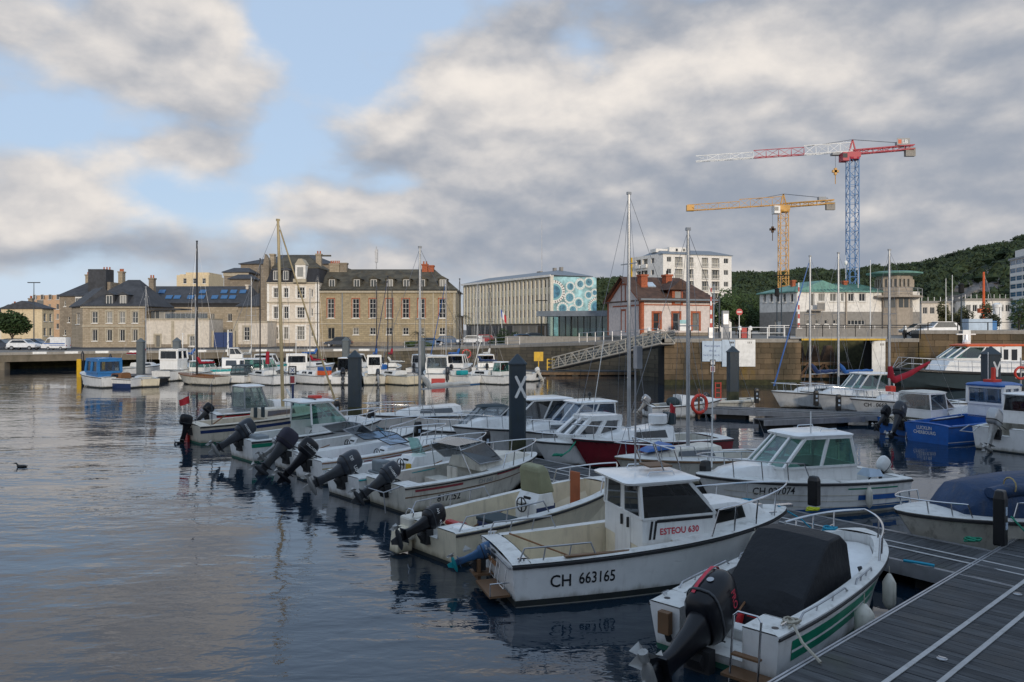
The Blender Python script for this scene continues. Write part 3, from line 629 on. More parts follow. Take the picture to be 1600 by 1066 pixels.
for k in range(6): b.pbox('bay_pane', 'win_grey', 118.3 + k * 2.6, 466, 120.2 + k * 2.6, 476, -.03, .02)
# --- street houses far left
for i, (p0, p1, D, ytop, m, rm, lb, rh) in enumerate([
    (66, 84, 170, 482, 'render_cream', 'slate', 'pale yellow street house with slate roof left of the tall stone house', 1.6),
    (52, 66, 195, 499, 'render_w', 'slate', 'narrow pale street house between the yellow house and the brown one', 2.0),
    (38, 52, 220, 490, 'stone_dark', 'slate', 'narrow brown stone street house with steep roof', 2.5),
    (-20, 38, 260, 497, 'render_w', 'slate', 'low far street houses behind the dark tree at the left edge', 2.0)]):
    g = Bld('street_house', lb, p0, D, p1, D + 4, 2.0)
    for k in range(2 if p1 - p0 < 20 else 3):
        for zz in (1.5, 4.6, 7.4):
            xx = g.Wd * (k + .5) / (2 if p1 - p0 < 20 else 3)
            if zz + 2.2 < g.lz(p0, ytop): g.win(0, 0, 0, 0, 2, 2, local=(xx - .5, xx + .5, zz, zz + 1.7))
    zt = g.lz((p0 + p1) / 2, ytop); g.wall(m, 0, g.Wd, 0, zt, 9); g.hip(rm, 0, g.Wd, 0, 9, zt, rh, .3, .3)
    g.chimney('stone_dark', p1 - 6, ytop - 16, p1 - 3, ytop - 2, 4, .8, 2)
g = Bld('terracotta_block', 'tall pinkish apartment block with stepped top at the far left street', 44, 240, 100, 236, 2.0)
for k in range(4):
    for j in range(4): g.win(0, 0, 0, 0, 2, 1, local=(g.Wd * (.12 + .22 * k), g.Wd * (.12 + .22 * k) + 1.1, 3 + j * 2.9, 4.6 + j * 2.9))
g.wall('render_pink', 0, g.Wd, 0, g.lz(65, 468), 10); g.pbox('upper_storey', 'render_pink', 52, 461, 95, 469, 1, 9); g.pbox('recess', 'win_dark', 58, 469, 68, 477, -.05, .1)
# --- low entrance wall, terrace and long slate wing
g = Bld('low_annex', 'low pale rendered annex with glazed terrace beside the hotel', 227, 126, 327, 126, 1.95)
g.win(242.5, 524, 250, 543, 1, 1, gm='win_dark', fm='stone_trim', sill=False, surround='stone_trim'); g.win(295.5, 525, 304, 541, 2, 2, gm='win_grey', surround='stone_trim')
zt = g.lz(270, 500); g.wall('render_w', 0, g.Wd, 0, zt, 6); g.box('coping', 'stone_trim', -.05, g.Wd, -.15, 6, zt + .0, zt + .22)
g.pbox('pilaster', 'stone_trim', 268, 502, 272, 545, -.12, .05); g.pbox('base_course', 'stone_dark', 227.2, 538, 242, 545, -.08, .05); g.pbox('base_course', 'stone_dark', 252, 538, 295, 545, -.08, .05)
for k in range(4): g.pbox('terrace_pane', 'win_grey', 227 + k * 7.3, 485, 233.6 + k * 7.3, 499, 2, 2.08); g.pbox('terrace_post', 'win_frame', 233.7 + k * 7.3, 484, 234.2 + k * 7.3, 499, 1.9, 2.1)
g.pbox('terrace_roof', 'slate', 226, 482, 280, 484, .5, 5)
for k in range(9): g.pbox('rail_post', 'alu', 258 + k * 7.6, 489, 258.5 + k * 7.6, 499.5, .3, .36)
g.pbox('rail', 'alu', 257, 488.6, 323, 489.2, .28, .38); g.pbox('rail_glass', 'plastic_clear', 257, 490, 323, 499, .32, .34)
g = Bld('slate_wing', 'long stone wing with dark slate roof and rows of blue skylights', 222, 139, 388, 139, 1.98)
for x in (332, 359): g.win(x - 3.5, 490, x + 3.5, 502, 2, 1)
for x in (263, 277, 296, 311, 330, 344, 359): g.win(x - 5 if x < 355 else x - 3, 473.5, x + 5 if x < 355 else x + 3, 478.5, 2, 1, sill=False, depth=.15)
for x in (345, 360): g.win(x - 3, 514, x + 3, 519, 2, 1)
zt = g.lz(300, 473); g.wall('stone_light', 0, g.Wd, 0, g.lz(300, 480), 10); g.box('attic_band', 'slate_blk', .02, g.Wd - .02, .06, 10, g.lz(300, 480), zt)
zr = g.lz(300, 445) - zt; g.hip('slate', 0, g.Wd, 0, 10, zt, zr, .3, 1.4, .3)
for row, y_, xs in ((0, 465.5, (260, 273, 294, 311, 332, 347, 360)), (1, 456, (242, 307, 341, 356, 371))):
    for x in xs:
        fr = (g.lz(x, y_) - zt) / zr; yy = -.3 + fr * 5.3; q = MB(); a, c = g.lx(x - 5), g.lx(x + 5)
        q.loft([[(a, yy - .35, zt + zr * fr - .2), (c, yy - .35, zt + zr * fr - .2), (c, yy - .45, zt + zr * fr - .1), (a, yy - .45, zt + zr * fr - .1)], [(a, yy + .35, zt + zr * fr + .42), (c, yy + .35, zt + zr * fr + .42), (c, yy + .25, zt + zr * fr + .52), (a, yy + .25, zt + zr * fr + .52)]])
        g.put(q, 'skylight', 'skylight')
g.chimney('render_w', 372, 443, 376, 450, 4, .6, 0)
g = Bld('courtyard_gate', 'dark blue double gate in the pale wall beside the ornate white house', 334, 127, 364, 127, 1.95, cat='gate')
for k in range(2): g.box('gate_leaf', 'gate_blue', g.Wd * .5 * k + .03, g.Wd * .5 * (k + 1) - .03, 0, .15, .02, g.lz(350, 519.5))
g.box('gate_post', 'stone_trim', -.3, 0, -.05, .4, 0, g.lz(350, 517)); g.box('gate_post', 'stone_trim', g.Wd, g.Wd + .3, -.05, .4, 0, g.lz(350, 517))
g = Bld('rendered_wing', 'low cream rendered wing with one tall window left of the ornate white house', 365, 128, 418, 128, 1.95)
g.win(381, 511, 390, 532, 2, 3, surround='stone_trim'); zt = g.lz(390, 504); g.wall('render_w', 0, g.Wd, 0, zt, 7)
g.box('coping', 'stone_trim', -.1, g.Wd, -.15, 7, zt, zt + .25); g.pbox('quoin', 'stone_trim', 364.5, 505, 372, 545, -.08, .05); g.pbox('base_course', 'stone_dark', 372.2, 538, 418, 545, -.08, .05)
g = Bld('cream_block', 'plain cream apartment block far behind the slate roofs', 276, 230, 326, 230, 2.1)
for k in range(3): g.win(0, 0, 0, 0, 1, 2, local=(g.Wd * (.2 + .3 * k), g.Wd * (.2 + .3 * k) + 1.0, 16, 17.5))
g.wall('render_cream', 0, g.Wd, 0, g.lz(300, 430), 12); g.pbox('upper_storey', 'render_cream', 288, 425.5, 325, 431, 1, 11); g.pbox('stair_tower', 'render_cream', 276.5, 428, 284, 431, 2, 8)
# --- theatre volume with slate hips behind the white house
g = Bld('theatre', 'large stone theatre body with stepped slate hips behind the ornate white house', 376, 158, 522, 158, 2.0)
zt = g.lz(400, 412); g.wall('stone_dark', 0, g.Wd, 0, zt, 20); g.hip('slate', 0, g.Wd, 0, 20, zt, g.lz(440, 391) - zt, 6.5, 7)
g.pbox('roof_crest', 'slate_moss', 416, 391.6, 500, 394, 9.4, 9.9)
b = Bld('', '', 350, 152, 388, 152, 2.0, g); zt = b.lz(370, 425); b.wall('stone_dark', 0, b.Wd, 0, zt, 6); b.hip('slate', 0, b.Wd, 0, 6, zt, 1.0, 1.2, 1.2); b.box('cornice', 'stone_trim', -.1, b.Wd + .1, -.15, 0, zt - .8, zt - .2)
b = Bld('', '', 359, 148, 394, 148, 2.0, g); zt = b.lz(375, 435.5); b.wall('stone_dark', 0, b.Wd, 0, zt, 4); b.hip('slate', 0, b.Wd, 0, 4, zt, .9, 1.2, 1.2)
b = Bld('', '', 372, 136, 404, 134, 2.0, g); zt = b.lz(385, 478); b.wall('stone_light', 0, b.Wd, 0, zt, 9); b.hip('slate', 0, b.Wd, 0, 9, zt, 3.2, 3, .2)
# --- ornate white house
g = Bld('ornate_house', 'ornate cream white four storey house with arched windows and black mansard', 417, 133, 499, 133, 1.98)
for (x, wd) in ((431, 7), (447, 7)):
    for (y0, y1) in ((450, 465), (479, 498), (511, 530)): g.win(x - wd / 2, y0, x + wd / 2, y1, 2, 2, surround='white_wall')
for (y0, y1) in ((449, 466), (480, 497), (510, 531)): g.win(464, y0, 476, y1, 3, 3, surround='white_wall')
for (y0, y1) in ((452, 464), (482, 494), (513, 526)): g.win(486, y0, 489, y1, 1, 2)
zt = g.lz(450, 441); g.wall('ornate', 0, g.Wd, 0, zt, 12)
for y in (442.5, 472.5, 503.5): g.pbox('string_course', 'stone_trim', 416.6, y - .8, 499.2, y + .8, -.25, .08)
g.pbox('corner_pilaster', 'white_wall', 493, 443, 498.5, 541, -.12, .04); g.pbox('corner_pilaster', 'white_wall', 417.5, 443, 421, 541, -.12, .04)
g.pbox('base_course', 'stone_dark', 421.5, 536, 463.5, 542, -.1, .05)
zm = g.lz(450, 417); q = MB(); q.loft([[(-.1, -.1, zt), (g.Wd + .1, -.1, zt), (g.Wd + .1, 12, zt), (-.1, 12, zt)], [(.5, 1.3, zm), (g.Wd - .5, 1.3, zm), (g.Wd - .5, 11, zm), (.5, 11, zm)]]); g.put(q, 'mansard', 'slate_blk')
g.hip('slate_moss', .5, g.Wd - .5, 1.3, 11, zm, g.lz(450, 394) - zm, 1.0, 3.0, .1, name='upper_roof')
g.dormer(431.5, 420, 437.5, -.1, 1.0, 'slate_blk'); g.dormer(447, 420, 437.5, -.1, 1.0, 'slate_blk')
x0, x1, z0, z2 = g.rect(462, 414, 478, 441); o = g.box('stone_dormer', 'white_wall', x0, x1, -.3, 2, z0, z2)
g.put(MB().loft([[(x0 - .1, -.4, z2), (x1 + .1, -.4, z2), ((x0 + x1) / 2 + .3, -.4, z2 + 1.0), ((x0 + x1) / 2 - .3, -.4, z2 + 1.0)], [(x0 - .1, 2, z2), (x1 + .1, 2, z2), ((x0 + x1) / 2 + .3, 2, z2 + 1.0), ((x0 + x1) / 2 - .3, 2, z2 + 1.0)]]), 'pediment', 'stone_trim', o)
g.put(MB().box((x0 + x1) / 2 - .5, (x0 + x1) / 2 + .5, -.36, -.31, z0 + .9, z2 - .4), 'pane', 'win_grey', o); g.put(MB().box(x0 - .2, x1 + .2, -.9, -.3, z0 - .1, z0 + .5), 'balcony', 'stone_trim', o)
x0, x1, z0, z2 = g.rect(403.5, 396, 417, 545)
q = MB(); q.loft([[(x0, 1, 0), (0, 1, 0), (0, 1, z2 - 1), (-.6, 1, z2), (x0 + .8, 1, z2), (x0, 1, zt)], [(x0, 2.2, 0), (0, 2.2, 0), (0, 2.2, z2 - 1), (-.6, 2.2, z2), (x0 + .8, 2.2, z2), (x0, 2.2, zt)]]); g.put(q, 'party_wall', 'stone_dark')
g.chimney('stone_light', 413, 394, 420, 410, 3, 1.0, 0); g.chimney('stone_light', 482, 392, 490, 405, 5, 1.0, 2, 'terracotta')
# --- long sandstone building
g = Bld('sandstone_building', 'long two storey sandstone building with dormered slate roof in the centre', 499.5, 133.3, 712, 133.3, 2.0)
XS = (517, 556, 582.5, 608, 634, 658.5, 691)
for x in XS: g.win(x - 5.2, 467, x + 5.2, 497, 2, 4, surround='brick')
for x in XS[1:]: g.win(x - 4.6, 512, x + 4.6, 523, 2, 2)
g.win(512, 512, 523, 530, 2, 1, fm='stone_trim')
zt = g.lz(600, 454); g.wall('stone_wall', 0, g.Wd, 0, zt, 14)
g.box('cornice', 'stone_trim', -.2, g.Wd + .2, -.35, .1, zt - .4, zt + .1); g.pbox('string_course', 'stone_trim', 499.5, 505, 711.5, 507, -.14, .06); g.pbox('base_course', 'stone_dark', 499.5, 534, 711.5, 541, -.12, .05)
g.pbox('drain_pipe', 'zinc', 534.2, 456, 535.6, 541, -.16, -.04); g.pbox('pilaster', 'stone_trim', 708, 456, 711.8, 541, -.1, .05); g.pbox('pilaster', 'stone_trim', 676, 456, 678, 541, -.08, .05)
g.hip('slate_moss', 0, g.Wd, 0, 14, zt + .1, g.lz(600, 417) - zt, .3, 4.6)
for x in XS: g.dormer(x, 433, 450, .9, 1.15, 'slate_moss', 'slate_moss', 3)
g.chimney('stone_dark', 519, 406, 530, 418, 6, 1.2, 0); g.chimney('brick', 653, 408, 662, 420, 6, 1.3, 2); g.chimney('brick', 663, 410, 672, 420, 6, 1.3, 0); g.chimney('stone_light', 502, 407, 518, 418, 6, 1.2, 5)
an = MB(); x = g.lx(577); zz = g.lz(577, 417); an.tube([(x, 7, zz - .5), (x, 7, zz + 4.1)], .08, 6); an.box(x - .25, x + .25, 6.8, 7.2, zz + 1.3, zz + 3.6); g.put(an, 'antenna', 'alu')
# --- modern white office with fins and mural gable
g = Bld('office_block', 'white four storey modern office with vertical fins and a teal mural gable', 725, 213, 862, 176, 2.6)
NW = 24; st = g.Wd / NW
zc = lambda y: g.lz(862, y)
for k in range(NW):
    for (y0, y1) in ((436, 449), (459, 474), (483, 496)): g.win(0, 0, 0, 0, 1, 1, gm='win_dark', sill=False, depth=.16, local=(st * k + .46, st * k + st - .34, zc(y1), zc(y0)))
    g.box('fin', 'fin', st * k - .30, st * k + .42, -.14, .02, zc(505), zc(433.5))
ztop = zc(432.5); g.wall('spandrel', 0, g.Wd, zc(506), ztop, 10.2); g.box('ground_floor', 'grey_wall', .4, g.Wd - .4, .5, 10, 0, zc(506))
g.box('fin', 'fin', g.Wd - .16, g.Wd + .25, -.45, .3, zc(525), ztop)
g.box('eaves', 'white_wall', -.4, g.Wd + .4, -.7, .3, ztop, ztop + .45)
for k in range(12): g.box('ground_pane', 'win_dark', g.Wd * k / 12 + .7, g.Wd * (k + 1) / 12 - .2, .42, .49, .6, zc(509))
h = Bld('', '', 862, 176, 932, 180, 2.6, g); zt = h.lz(862, 432); h.wall('mur_teal', .25, h.Wd, 0, zt, 1, name='gable_wall')
g.hip('zinc', 0, g.Wd, 0, 10.4, ztop + .45, 1.5, 5, 5, .5)
def disc(c, r, y, m, n=28, nm='mural_disc'):
    q = MB(); q.poly([(c[0] + r * math.cos(2 * math.pi * k / n), y, c[1] + r * math.sin(2 * math.pi * k / n)) for k in range(n)]); return h.put(q, nm, m)
sc = h.lz(890, 440) - h.lz(890, 441)
def clipd(c, r, y, m, nm):
    # circle clipped to the gable's outline
    q = MB(); n = 40; pts_ = []
    for k in range(n):
        a = 2 * math.pi * k / n; pts_.append((min(max(c[0] + r * math.cos(a), .27), h.Wd - .02), y, min(max(c[1] + r * math.sin(a), h.lz(890, 486)), zt - .05)))
    q.poly(pts_); return h.put(q, nm, m)
for (mx, my, mr) in ((866, 456, 18), (891, 448, 8), (906.5, 444, 9), (920, 441, 8.5), (890, 465, 9.5), (904, 473, 8.5), (879, 482, 10), (919.5, 461, 7), (929, 457.5, 6.5), (932, 480, 15), (895, 484, 8)):
    c0 = (h.lx(mx), h.lz(mx, my)); r0 = mr * sc
    clipd(c0, r0, -.03, 'mur_white', 'mural_ring'); clipd(c0, r0 * .72, -.05, 'mur_pale' if mx in (906.5, 929) else 'mur_mid', 'mural_disc'); clipd(c0, r0 * .55, -.07, 'mur_blue', 'mural_disc')
    q = MB(); nd = 16 if mr < 12 else 26
    for rr, dz in ((.86, .055), (.98, .045)):
        for k in range(nd):
            a = 2 * math.pi * k / nd; cx, cz = c0[0] + r0 * rr * math.cos(a), c0[1] + r0 * rr * math.sin(a)
            if .4 < cx < h.Wd - .2 and h.lz(890, 486) < cz < zt - .2:
                s_ = r0 * dz; q.poly([(cx + s_ * math.cos(j), -.06, cz + s_ * math.sin(j)) for j in (0, 1.05, 2.1, 3.14, 4.19, 5.24)])
    for k in range(9):
        a = k * .7; q.poly([(c0[0] + r0 * .1 * math.cos(a), -.08, c0[1] + r0 * .1 * math.sin(a)), (c0[0] + r0 * .46 * math.cos(a + .08), -.08, c0[1] + r0 * .46 * math.sin(a + .08)), (c0[0] + r0 * .46 * math.cos(a - .08), -.08, c0[1] + r0 * .46 * math.sin(a - .08))]) if c0[0] - r0 * .5 > .3 and c0[0] + r0 * .5 < h.Wd else None
    h.put(q, 'mural_dots', 'inkblack' if mr > 12 else 'mur_teal')
for x in (815, 836, 846, 812): g.put(MB().box(g.lx(x) - .35, g.lx(x) + .35, 5, 5.7, ztop + .6, ztop + (2.6 if x > 830 else 2.2)), 'roof_vent', 'grey_wall')
x = g.lx(813); g.put(MB().tube([(x, 6, ztop), (x, 6, ztop + 15)], [.12, .04], 5), 'mast', 'alu')
# --- glass pavilion
g = Bld('glass_pavilion', 'low glass pavilion with flat grey roof left of the station house', 842, 116, 950, 112, 3.4)
zt = g.lz(900, 486); g.box('roof_slab', 'zinc', 0, g.Wd, -1.0, 9, zt - .75, zt)
g.box('back_wall', 'render_cream', 1.2, g.Wd, 5, 8.5, 0, zt - .75); g.box('floor_slab', 'concrete', 0, g.Wd + 1, -.6, 8.5, -.2, .5)
for k in range(10):
    x0 = g.lx(853 + k * 9.6); x1 = g.lx(853 + (k + 1) * 9.6); g.box('glass_panel', 'glass', x0 + .05, x1 - .05, .5, .56, .5, zt - .75); g.box('mullion', 'dark', x0 - .05, x0 + .05, .45, .6, .5, zt - .75)
g.box('column', 'tower_wall', g.lx(870), g.lx(880), 3, 3.5, .5, zt - .75); g.box('counter', 'fin', g.lx(885), g.lx(935), 2.5, 3.5, .5, 1.7)
g.box('terrace_wall', 'concrete', -4, g.Wd + 1.5, -3.2, -3, -1.0, .55); g.box('terrace_wall', 'concrete', -4, -3.8, -3, 3, -1.0, .55)
# --- station house with brick quoins
g = Bld('station_house', 'pink rendered station house with orange brick quoins and brown tiled roof', 1002, 97, 1113, 100, 4.15)
for x in (1026, 1056.5, 1087): g.win(x - 5, 489.5, x + 5, 517, 1, 2, fm='brick' if x < 1030 else 'grey_paint', gm='win_dark', sill=False, depth=.3, surround='brick')
zt = g.lz(1002, 469); g.wall('station_wall', 0, g.Wd, 0, zt, 9.4)
for (p0, p1) in ((1002, 1006), (1109, 1113)): g.pbox('quoin', 'brick', p0, 470, p1, 521, -.08, .06)
g.pbox('string_course', 'brick', 1006, 476, 1109, 477.6, -.06, .04); g.box('gutter', 'zinc', -.4, g.Wd + .4, -.75, -.4, zt - .02, zt + .18); g.box('base_course', 'stone_dark', .05, g.Wd, -.1, 0, 0, .4)
h = Bld('', '', 950, 106.4, 1002, 97, 4.15, g)
h.win(0, 0, 0, 0, 1, 1, fm='brick', gm='wood', sill=False, local=(h.lx(957), h.lx(960.5), .9, 2.9), surround='brick'); h.win(0, 0, 0, 0, 1, 2, fm='brick', gm='win_dark', sill=False, local=(h.lx(972), h.lx(977), .4, 3.1), surround='brick')
h.win(0, 0, 0, 0, 1, 2, fm='brick', gm='win_dark', sill=False, local=(h.lx(972), h.lx(976.5), 4.2, 6.4), surround='brick')
h.wall('station_wall', 0, h.Wd, 0, zt, .3, roof=False)
zr = g.lz(1002, 429); q = MB(); q.loft([[(0, 0, zt), (h.Wd, 0, zt), (h.Wd / 2, 0, zr - .3)], [(0, .3, zt), (h.Wd, .3, zt), (h.Wd / 2, .3, zr - .3)]]); h.put(q, 'gable', 'station_wall')
h.box('string_course', 'brick', .3, h.Wd - .3, -.06, .04, zt - .7, zt - .52); h.box('quoin', 'brick', h.Wd - .5, h.Wd - .01, -.08, .05, 0, zt); h.box('quoin', 'brick', -.02, .4, -.08, .05, 0, zt)
for s_ in (0, 1):
    q = MB(); a = (0 if s_ == 0 else h.Wd, -.1, zt - .1); q.bar(a, (h.Wd / 2, -.1, zr - .25), .2, .32); h.put(q, 'bargeboard', 'brick')
g.hip('tile', 0, g.Wd, 0, 9.4, zt + .02, zr - zt, -.001, 2.6, .65, ym=4.7, th=.2)
g.chimney('brick', 1015, 427, 1025, 448, 2.2, 1.1, 1, 'dark'); g.chimney('brick', 1054.5, 427, 1064, 452, 2.2, 1.1, 1, 'dark')
x = g.lx(1033); q = MB(); sl_ = (zr - zt) / 5.35; za, zb2 = zt + (2.3 + .65) * sl_, zt + (3.3 + .65) * sl_; q.loft([[(x - .6, 2.3, za), (x + .5, 2.3, za), (x + .5, 2.22, za + .12), (x - .6, 2.22, za + .12)], [(x - .6, 3.3, zb2), (x + .5, 3.3, zb2), (x + .5, 3.22, zb2 + .12), (x - .6, 3.22, zb2 + .12)]]); g.put(q, 'skylight', 'signblue')
x = g.lx(1058); o = g.box('dormer', 'brick', x - .75, x + .75, -.12, 2.5, zt - .6, zt + 1.5); g.put(MB().box(x - .4, x + .4, -.18, -.13, zt - .4, zt + 1.1), 'pane', 'win_grey', o)
q = MB(); q.loft([[(x - 1.5, -.9, zt + 1.3), (x, -.9, zt + 2.5), (x + 1.5, -.9, zt + 1.3)], [(x - 1.5, 3.5, zt + 1.3), (x, 3.5, zt + 2.5), (x + 1.5, 3.5, zt + 1.3)]]); g.put(q, 'dormer_roof', 'tile', o)
tag(panel('menu_board', 'small turquoise and white board in front of the station house', 1062, 1076, 500, 517, 95, 'white_paint'), None, None)
MB().box(0, 14 / F * 95, -.08, -.062, .85, 17 / F * 95).build('header', 'mur_teal', bpy.data.objects['menu_board'])
# --- apartment tower block
g = Bld('apartment_block', 'cream white apartment block with balconies behind the station house', 1036, 200, 1143, 206, 4.3)
fl = [g.lz(1036, 400) - 3.0 * k for k in range(7)]
cols = ((1045.5, 7, 0), (1060.5, 12, 1), (1078, 11, 1), (1101.5, 10, 1), (1118, 12, 1), (1134.5, 7, 0))
for z in fl:
    for (x, wd, bal) in cols:
        a, c = g.lx(x - wd / 2), g.lx(x + wd / 2)
        g.win(0, 0, 0, 0, 3 if bal else 2, 1, gm='win_dark' if not bal else 'win_grey', sill=False, depth=.9 if bal else .2, local=(a, c, z - (2.45 if bal else 1.45), z - .15))
        if bal: g.box('balcony', 'white_wall', a - .05, c + .05, -.5, -.02, z - 2.6, z - 2.45); r_ = MB(); r_.box(a, c, -.5, -.46, z - 1.6, z - 1.52); [r_.box(a + (c - a) * k / 9 - .02, a + (c - a) * k / 9 + .02, -.49, -.47, z - 2.45, z - 1.6) for k in range(10)]; g.put(r_, 'railing', 'fin')
zt = g.lz(1036, 396); g.wall('white_wall', 0, g.Wd, 0, zt, 12)
h = Bld('', '', 988, 212, 1036, 200, 4.3, g)
for z in fl:
    h.win(0, 0, 0, 0, 2, 1, local=(h.Wd * .62, h.Wd * .72, z - 1.5, z - .2), sill=False)
    for k in (0.12, .34): h.win(0, 0, 0, 0, 2, 1, local=(h.Wd * k, h.Wd * (k + .17), z - 2.4, z - .15), sill=False, depth=.9, gm='win_grey'); h.box('balcony', 'white_wall', h.Wd * k, h.Wd * (k + .17), -.5, -.02, z - 2.5, z - 1.6)
h.wall('white_wall', 0, h.Wd, 0, zt, 1); h.box('corner_strip', 'yellow', -.4, 0, -.3, 1, 0, zt)
g.hip('zinc', 0, g.Wd, 0, 12, zt, 1.6, 2, 3, .3); g.pbox('roof_house', 'white_wall', 1055, 385, 1086, 396, 3, 8); g.pbox('roof_house', 'white_wall', 1036.5, 386.5, 1055, 392, 4, 7)
for x in (1065, 1076.5): g.pbox('pane', 'win_dark', x, 387, x + 3, 391, 2.9, 3.0)
# --- lock keeper's building with control tower
g = Bld('lock_building', 'white and grey lock keeper building with green copper roof and control tower', 1245, 110, 1437, 112, 4.15)
for (x0, x1, n) in ((1279, 1288.5, 3), (1297, 1307, 2), (1314, 1318.5, 1), (1325.5, 1334.5, 2), (1342.5, 1352.5, 2)): g.win(x0, 458.5, x1, 471, n, 1, surround=None)
g.win(1266, 458.5, 1272.5, 478, 1, 1, sill=False)
for x in (1263, 1277, 1291, 1304.5): g.win(x - 2.6, 499.5, x + 2.6, 506.5, 1, 1)
g.win(1325, 500, 1352, 508, 5, 1); g.win(1417, 498, 1421.5, 504.5, 1, 1)
zb = g.lz(1245, 487); zt = g.lz(1245, 454.5); sv = g.rects
g.wall('white_wall', 0, g.Wd, zb, zt, 10); g.wall('grey_wall', 0, g.Wd, 0, zb - .001, 10, name='lower_wall')
h = Bld('', '', 1187, 118, 1245, 110, 4.15, g)
for x in (1194.5, 1205, 1215, 1225.5, 1237): h.win(x - 2.2, 459, x + 2.2, 472, 1, 1)
h.win(1211, 501, 1221, 519, 1, 1, gm='white_wall', sill=False)
h.wall('white_wall', 0, h.Wd, zb, zt, 9); h.wall('grey_wall', 0, h.Wd, 0, zb - .001, 9, name='lower_wall')
g.hip('copper', 0, g.lx(1385), 0, 10, zt, g.lz(1245, 440) - zt, 3.0, 2.0, .35); h.hip('copper', 0, h.Wd, 0, 9, zt - .02, 1.55, 4.2, .5, .35)
q = MB(); xe = g.lx(1385); zz = g.lz(1245, 440) - zt
for k in range(26):
    f_ = k / 25; x0 = -.35 + f_ * (xe + .7); xt = 2.65 + f_ * (xe - .35 - 2.0 + .35 - 2.3); q.bar((x0, -.38, zt + .03), (xt, 5.0, zt + zz + .03), .07, .07)
g.put(q, 'roof_seams', 'copper')
o = g.pbox('balcony_slab', 'tower_wall', 1261, 484, 1283, 486, -1.1, -.02); g.pbox('balcony_rail', 'grey_wall', 1271, 474, 1283, 484, -1.1, -1.0, parent=None)
g.chimney('brick', 1259, 435, 1264, 446, 4, .7, 0); g.chimney('brick', 1342, 436, 1348, 447, 4, .7, 0); g.pbox('drain_pipe', 'tower_wall', 1320.5, 456, 1322.5, 519, -.2, -.03)
cx = (g.lx(1376) + g.lx(1426)) / 2; rr = (g.lx(1426) - g.lx(1376)) / 2
def octo(r, z, yc=.6, n=8): return [(cx + r * math.cos(math.pi / 8 + k * math.pi / 4), yc + r * math.sin(math.pi / 8 + k * math.pi / 4), z) for k in range(n)]
zf = g.lz(1400, 462.5); zw0, zw1 = g.lz(1400, 449), g.lz(1400, 437)
tw = g.put(MB().loft([octo(rr, 0), octo(rr, zw0)]), 'tower', 'tower_wall')
g.put(MB().loft([octo(rr * .97, zw0), octo(rr * .97, zw1)]), 'tower_glazing', 'win_dark', tw); g.put(MB().loft([octo(rr, zw1), octo(rr, zw1 + .5)]), 'tower_head', 'tower_wall', tw)
for k in range(8):
    a = math.pi / 8 + k * math.pi / 4; b2 = a + math.pi / 4
    for fr in (0, .33, .66):
        p0 = Vector((cx + rr * math.cos(a), .6 + rr * math.sin(a), 0)); p1 = Vector((cx + rr * math.cos(b2), .6 + rr * math.sin(b2), 0)); p = p0.lerp(p1, fr)
        g.put(MB().box(p.x - .13, p.x + .13, p.y - .13, p.y + .13, zw0, zw1), 'tower_mullion', 'tower_wall', tw)
    if math.sin((a + b2) / 2) < .2:
        for fr in (.12, .55):
            p0 = Vector((cx + (rr + .02) * math.cos(a), .6 + (rr + .02) * math.sin(a), 0)); p1 = Vector((cx + (rr + .02) * math.cos(b2), .6 + (rr + .02) * math.sin(b2), 0)); e0, e1 = p0.lerp(p1, fr), p0.lerp(p1, fr + .33)
            n_ = Vector(((p0 + p1).x / 2 - cx, (p0 + p1).y / 2 - .6, 0)).normalized() * .03
            g.put(MB().poly([e0 + n_ + Vector((0, 0, g.lz(1400, 481))), e1 + n_ + Vector((0, 0, g.lz(1400, 481))), e1 + n_ + Vector((0, 0, g.lz(1400, 467))), e0 + n_ + Vector((0, 0, g.lz(1400, 467)))]), 'tower_window', 'win_grey', tw)
g.put(MB().loft([octo(rr * 1.55, zf - .25), octo(rr * 1.55, zf)]), 'gallery', 'tower_wall', tw)
rl = MB(); [rl.tube(octo(rr * 1.5, zf + z_), .03, 5, True) for z_ in (.5, 1.0)]; [rl.bar((p[0], p[1], zf), (p[0], p[1], zf + 1.0), .05) for p in octo(rr * 1.5, 0)]; g.put(rl, 'gallery_rail', 'alu', tw)
g.put(MB().lathe([(rr * 1.05, zw1 + .5), (rr * 1.52, zw1 + .75), (rr * 1.54, zw1 + .95), (rr * 1.0, zw1 + 1.15), (.1, zw1 + 1.3)], 24, (cx, .6, 0)), 'tower_roof', 'copper', tw, smooth=30)
x = g.lx(1353); g.put(MB().tube([(x, 2, zt), (x, 2, zt + 6.5)], [.05, .02], 5), 'antenna', 'alu'); g.put(MB().ell((g.lx(1347), 4.3, zt + 4.3), .25, .25, .35).tube([(g.lx(1347), 4.3, zt + 2), (g.lx(1347), 4.3, zt + 5.4)], .04, 5), 'antenna', 'white_paint')
# --- low buildings and glass tower at the right
for i, (p0, p1, D, yt, m, lb) in enumerate([(1440, 1518, 180, 474, 'render_w', 'long low pale building right of the control tower'), (1508, 1580, 176, 470, 'white_wall', 'pale flat roofed building behind the orange pole')]):
    g = Bld('low_building', lb, p0, D, p1, D, 4.4)
    for k in range(7):
        xx = g.Wd * (k + .5) / 7; g.win(0, 0, 0, 0, 2, 1, local=(xx - .5, xx + .5, g.lz(p0, yt) - 2.4, g.lz(p0, yt) - .9), sill=False)
    g.wall(m, 0, g.Wd, 0, g.lz((p0 + p1) / 2, yt), 10); g.box('parapet', 'grey_wall', -.2, g.Wd + .2, -.2, 10, g.lz(p0, yt), g.lz(p0, yt) + .5)
    for k in range(8): g.box('roof_rail_post', 'alu', g.Wd * k / 8, g.Wd * k / 8 + .1, 0, .1, g.lz(p0, yt) + .5, g.lz(p0, yt) + 1.4)
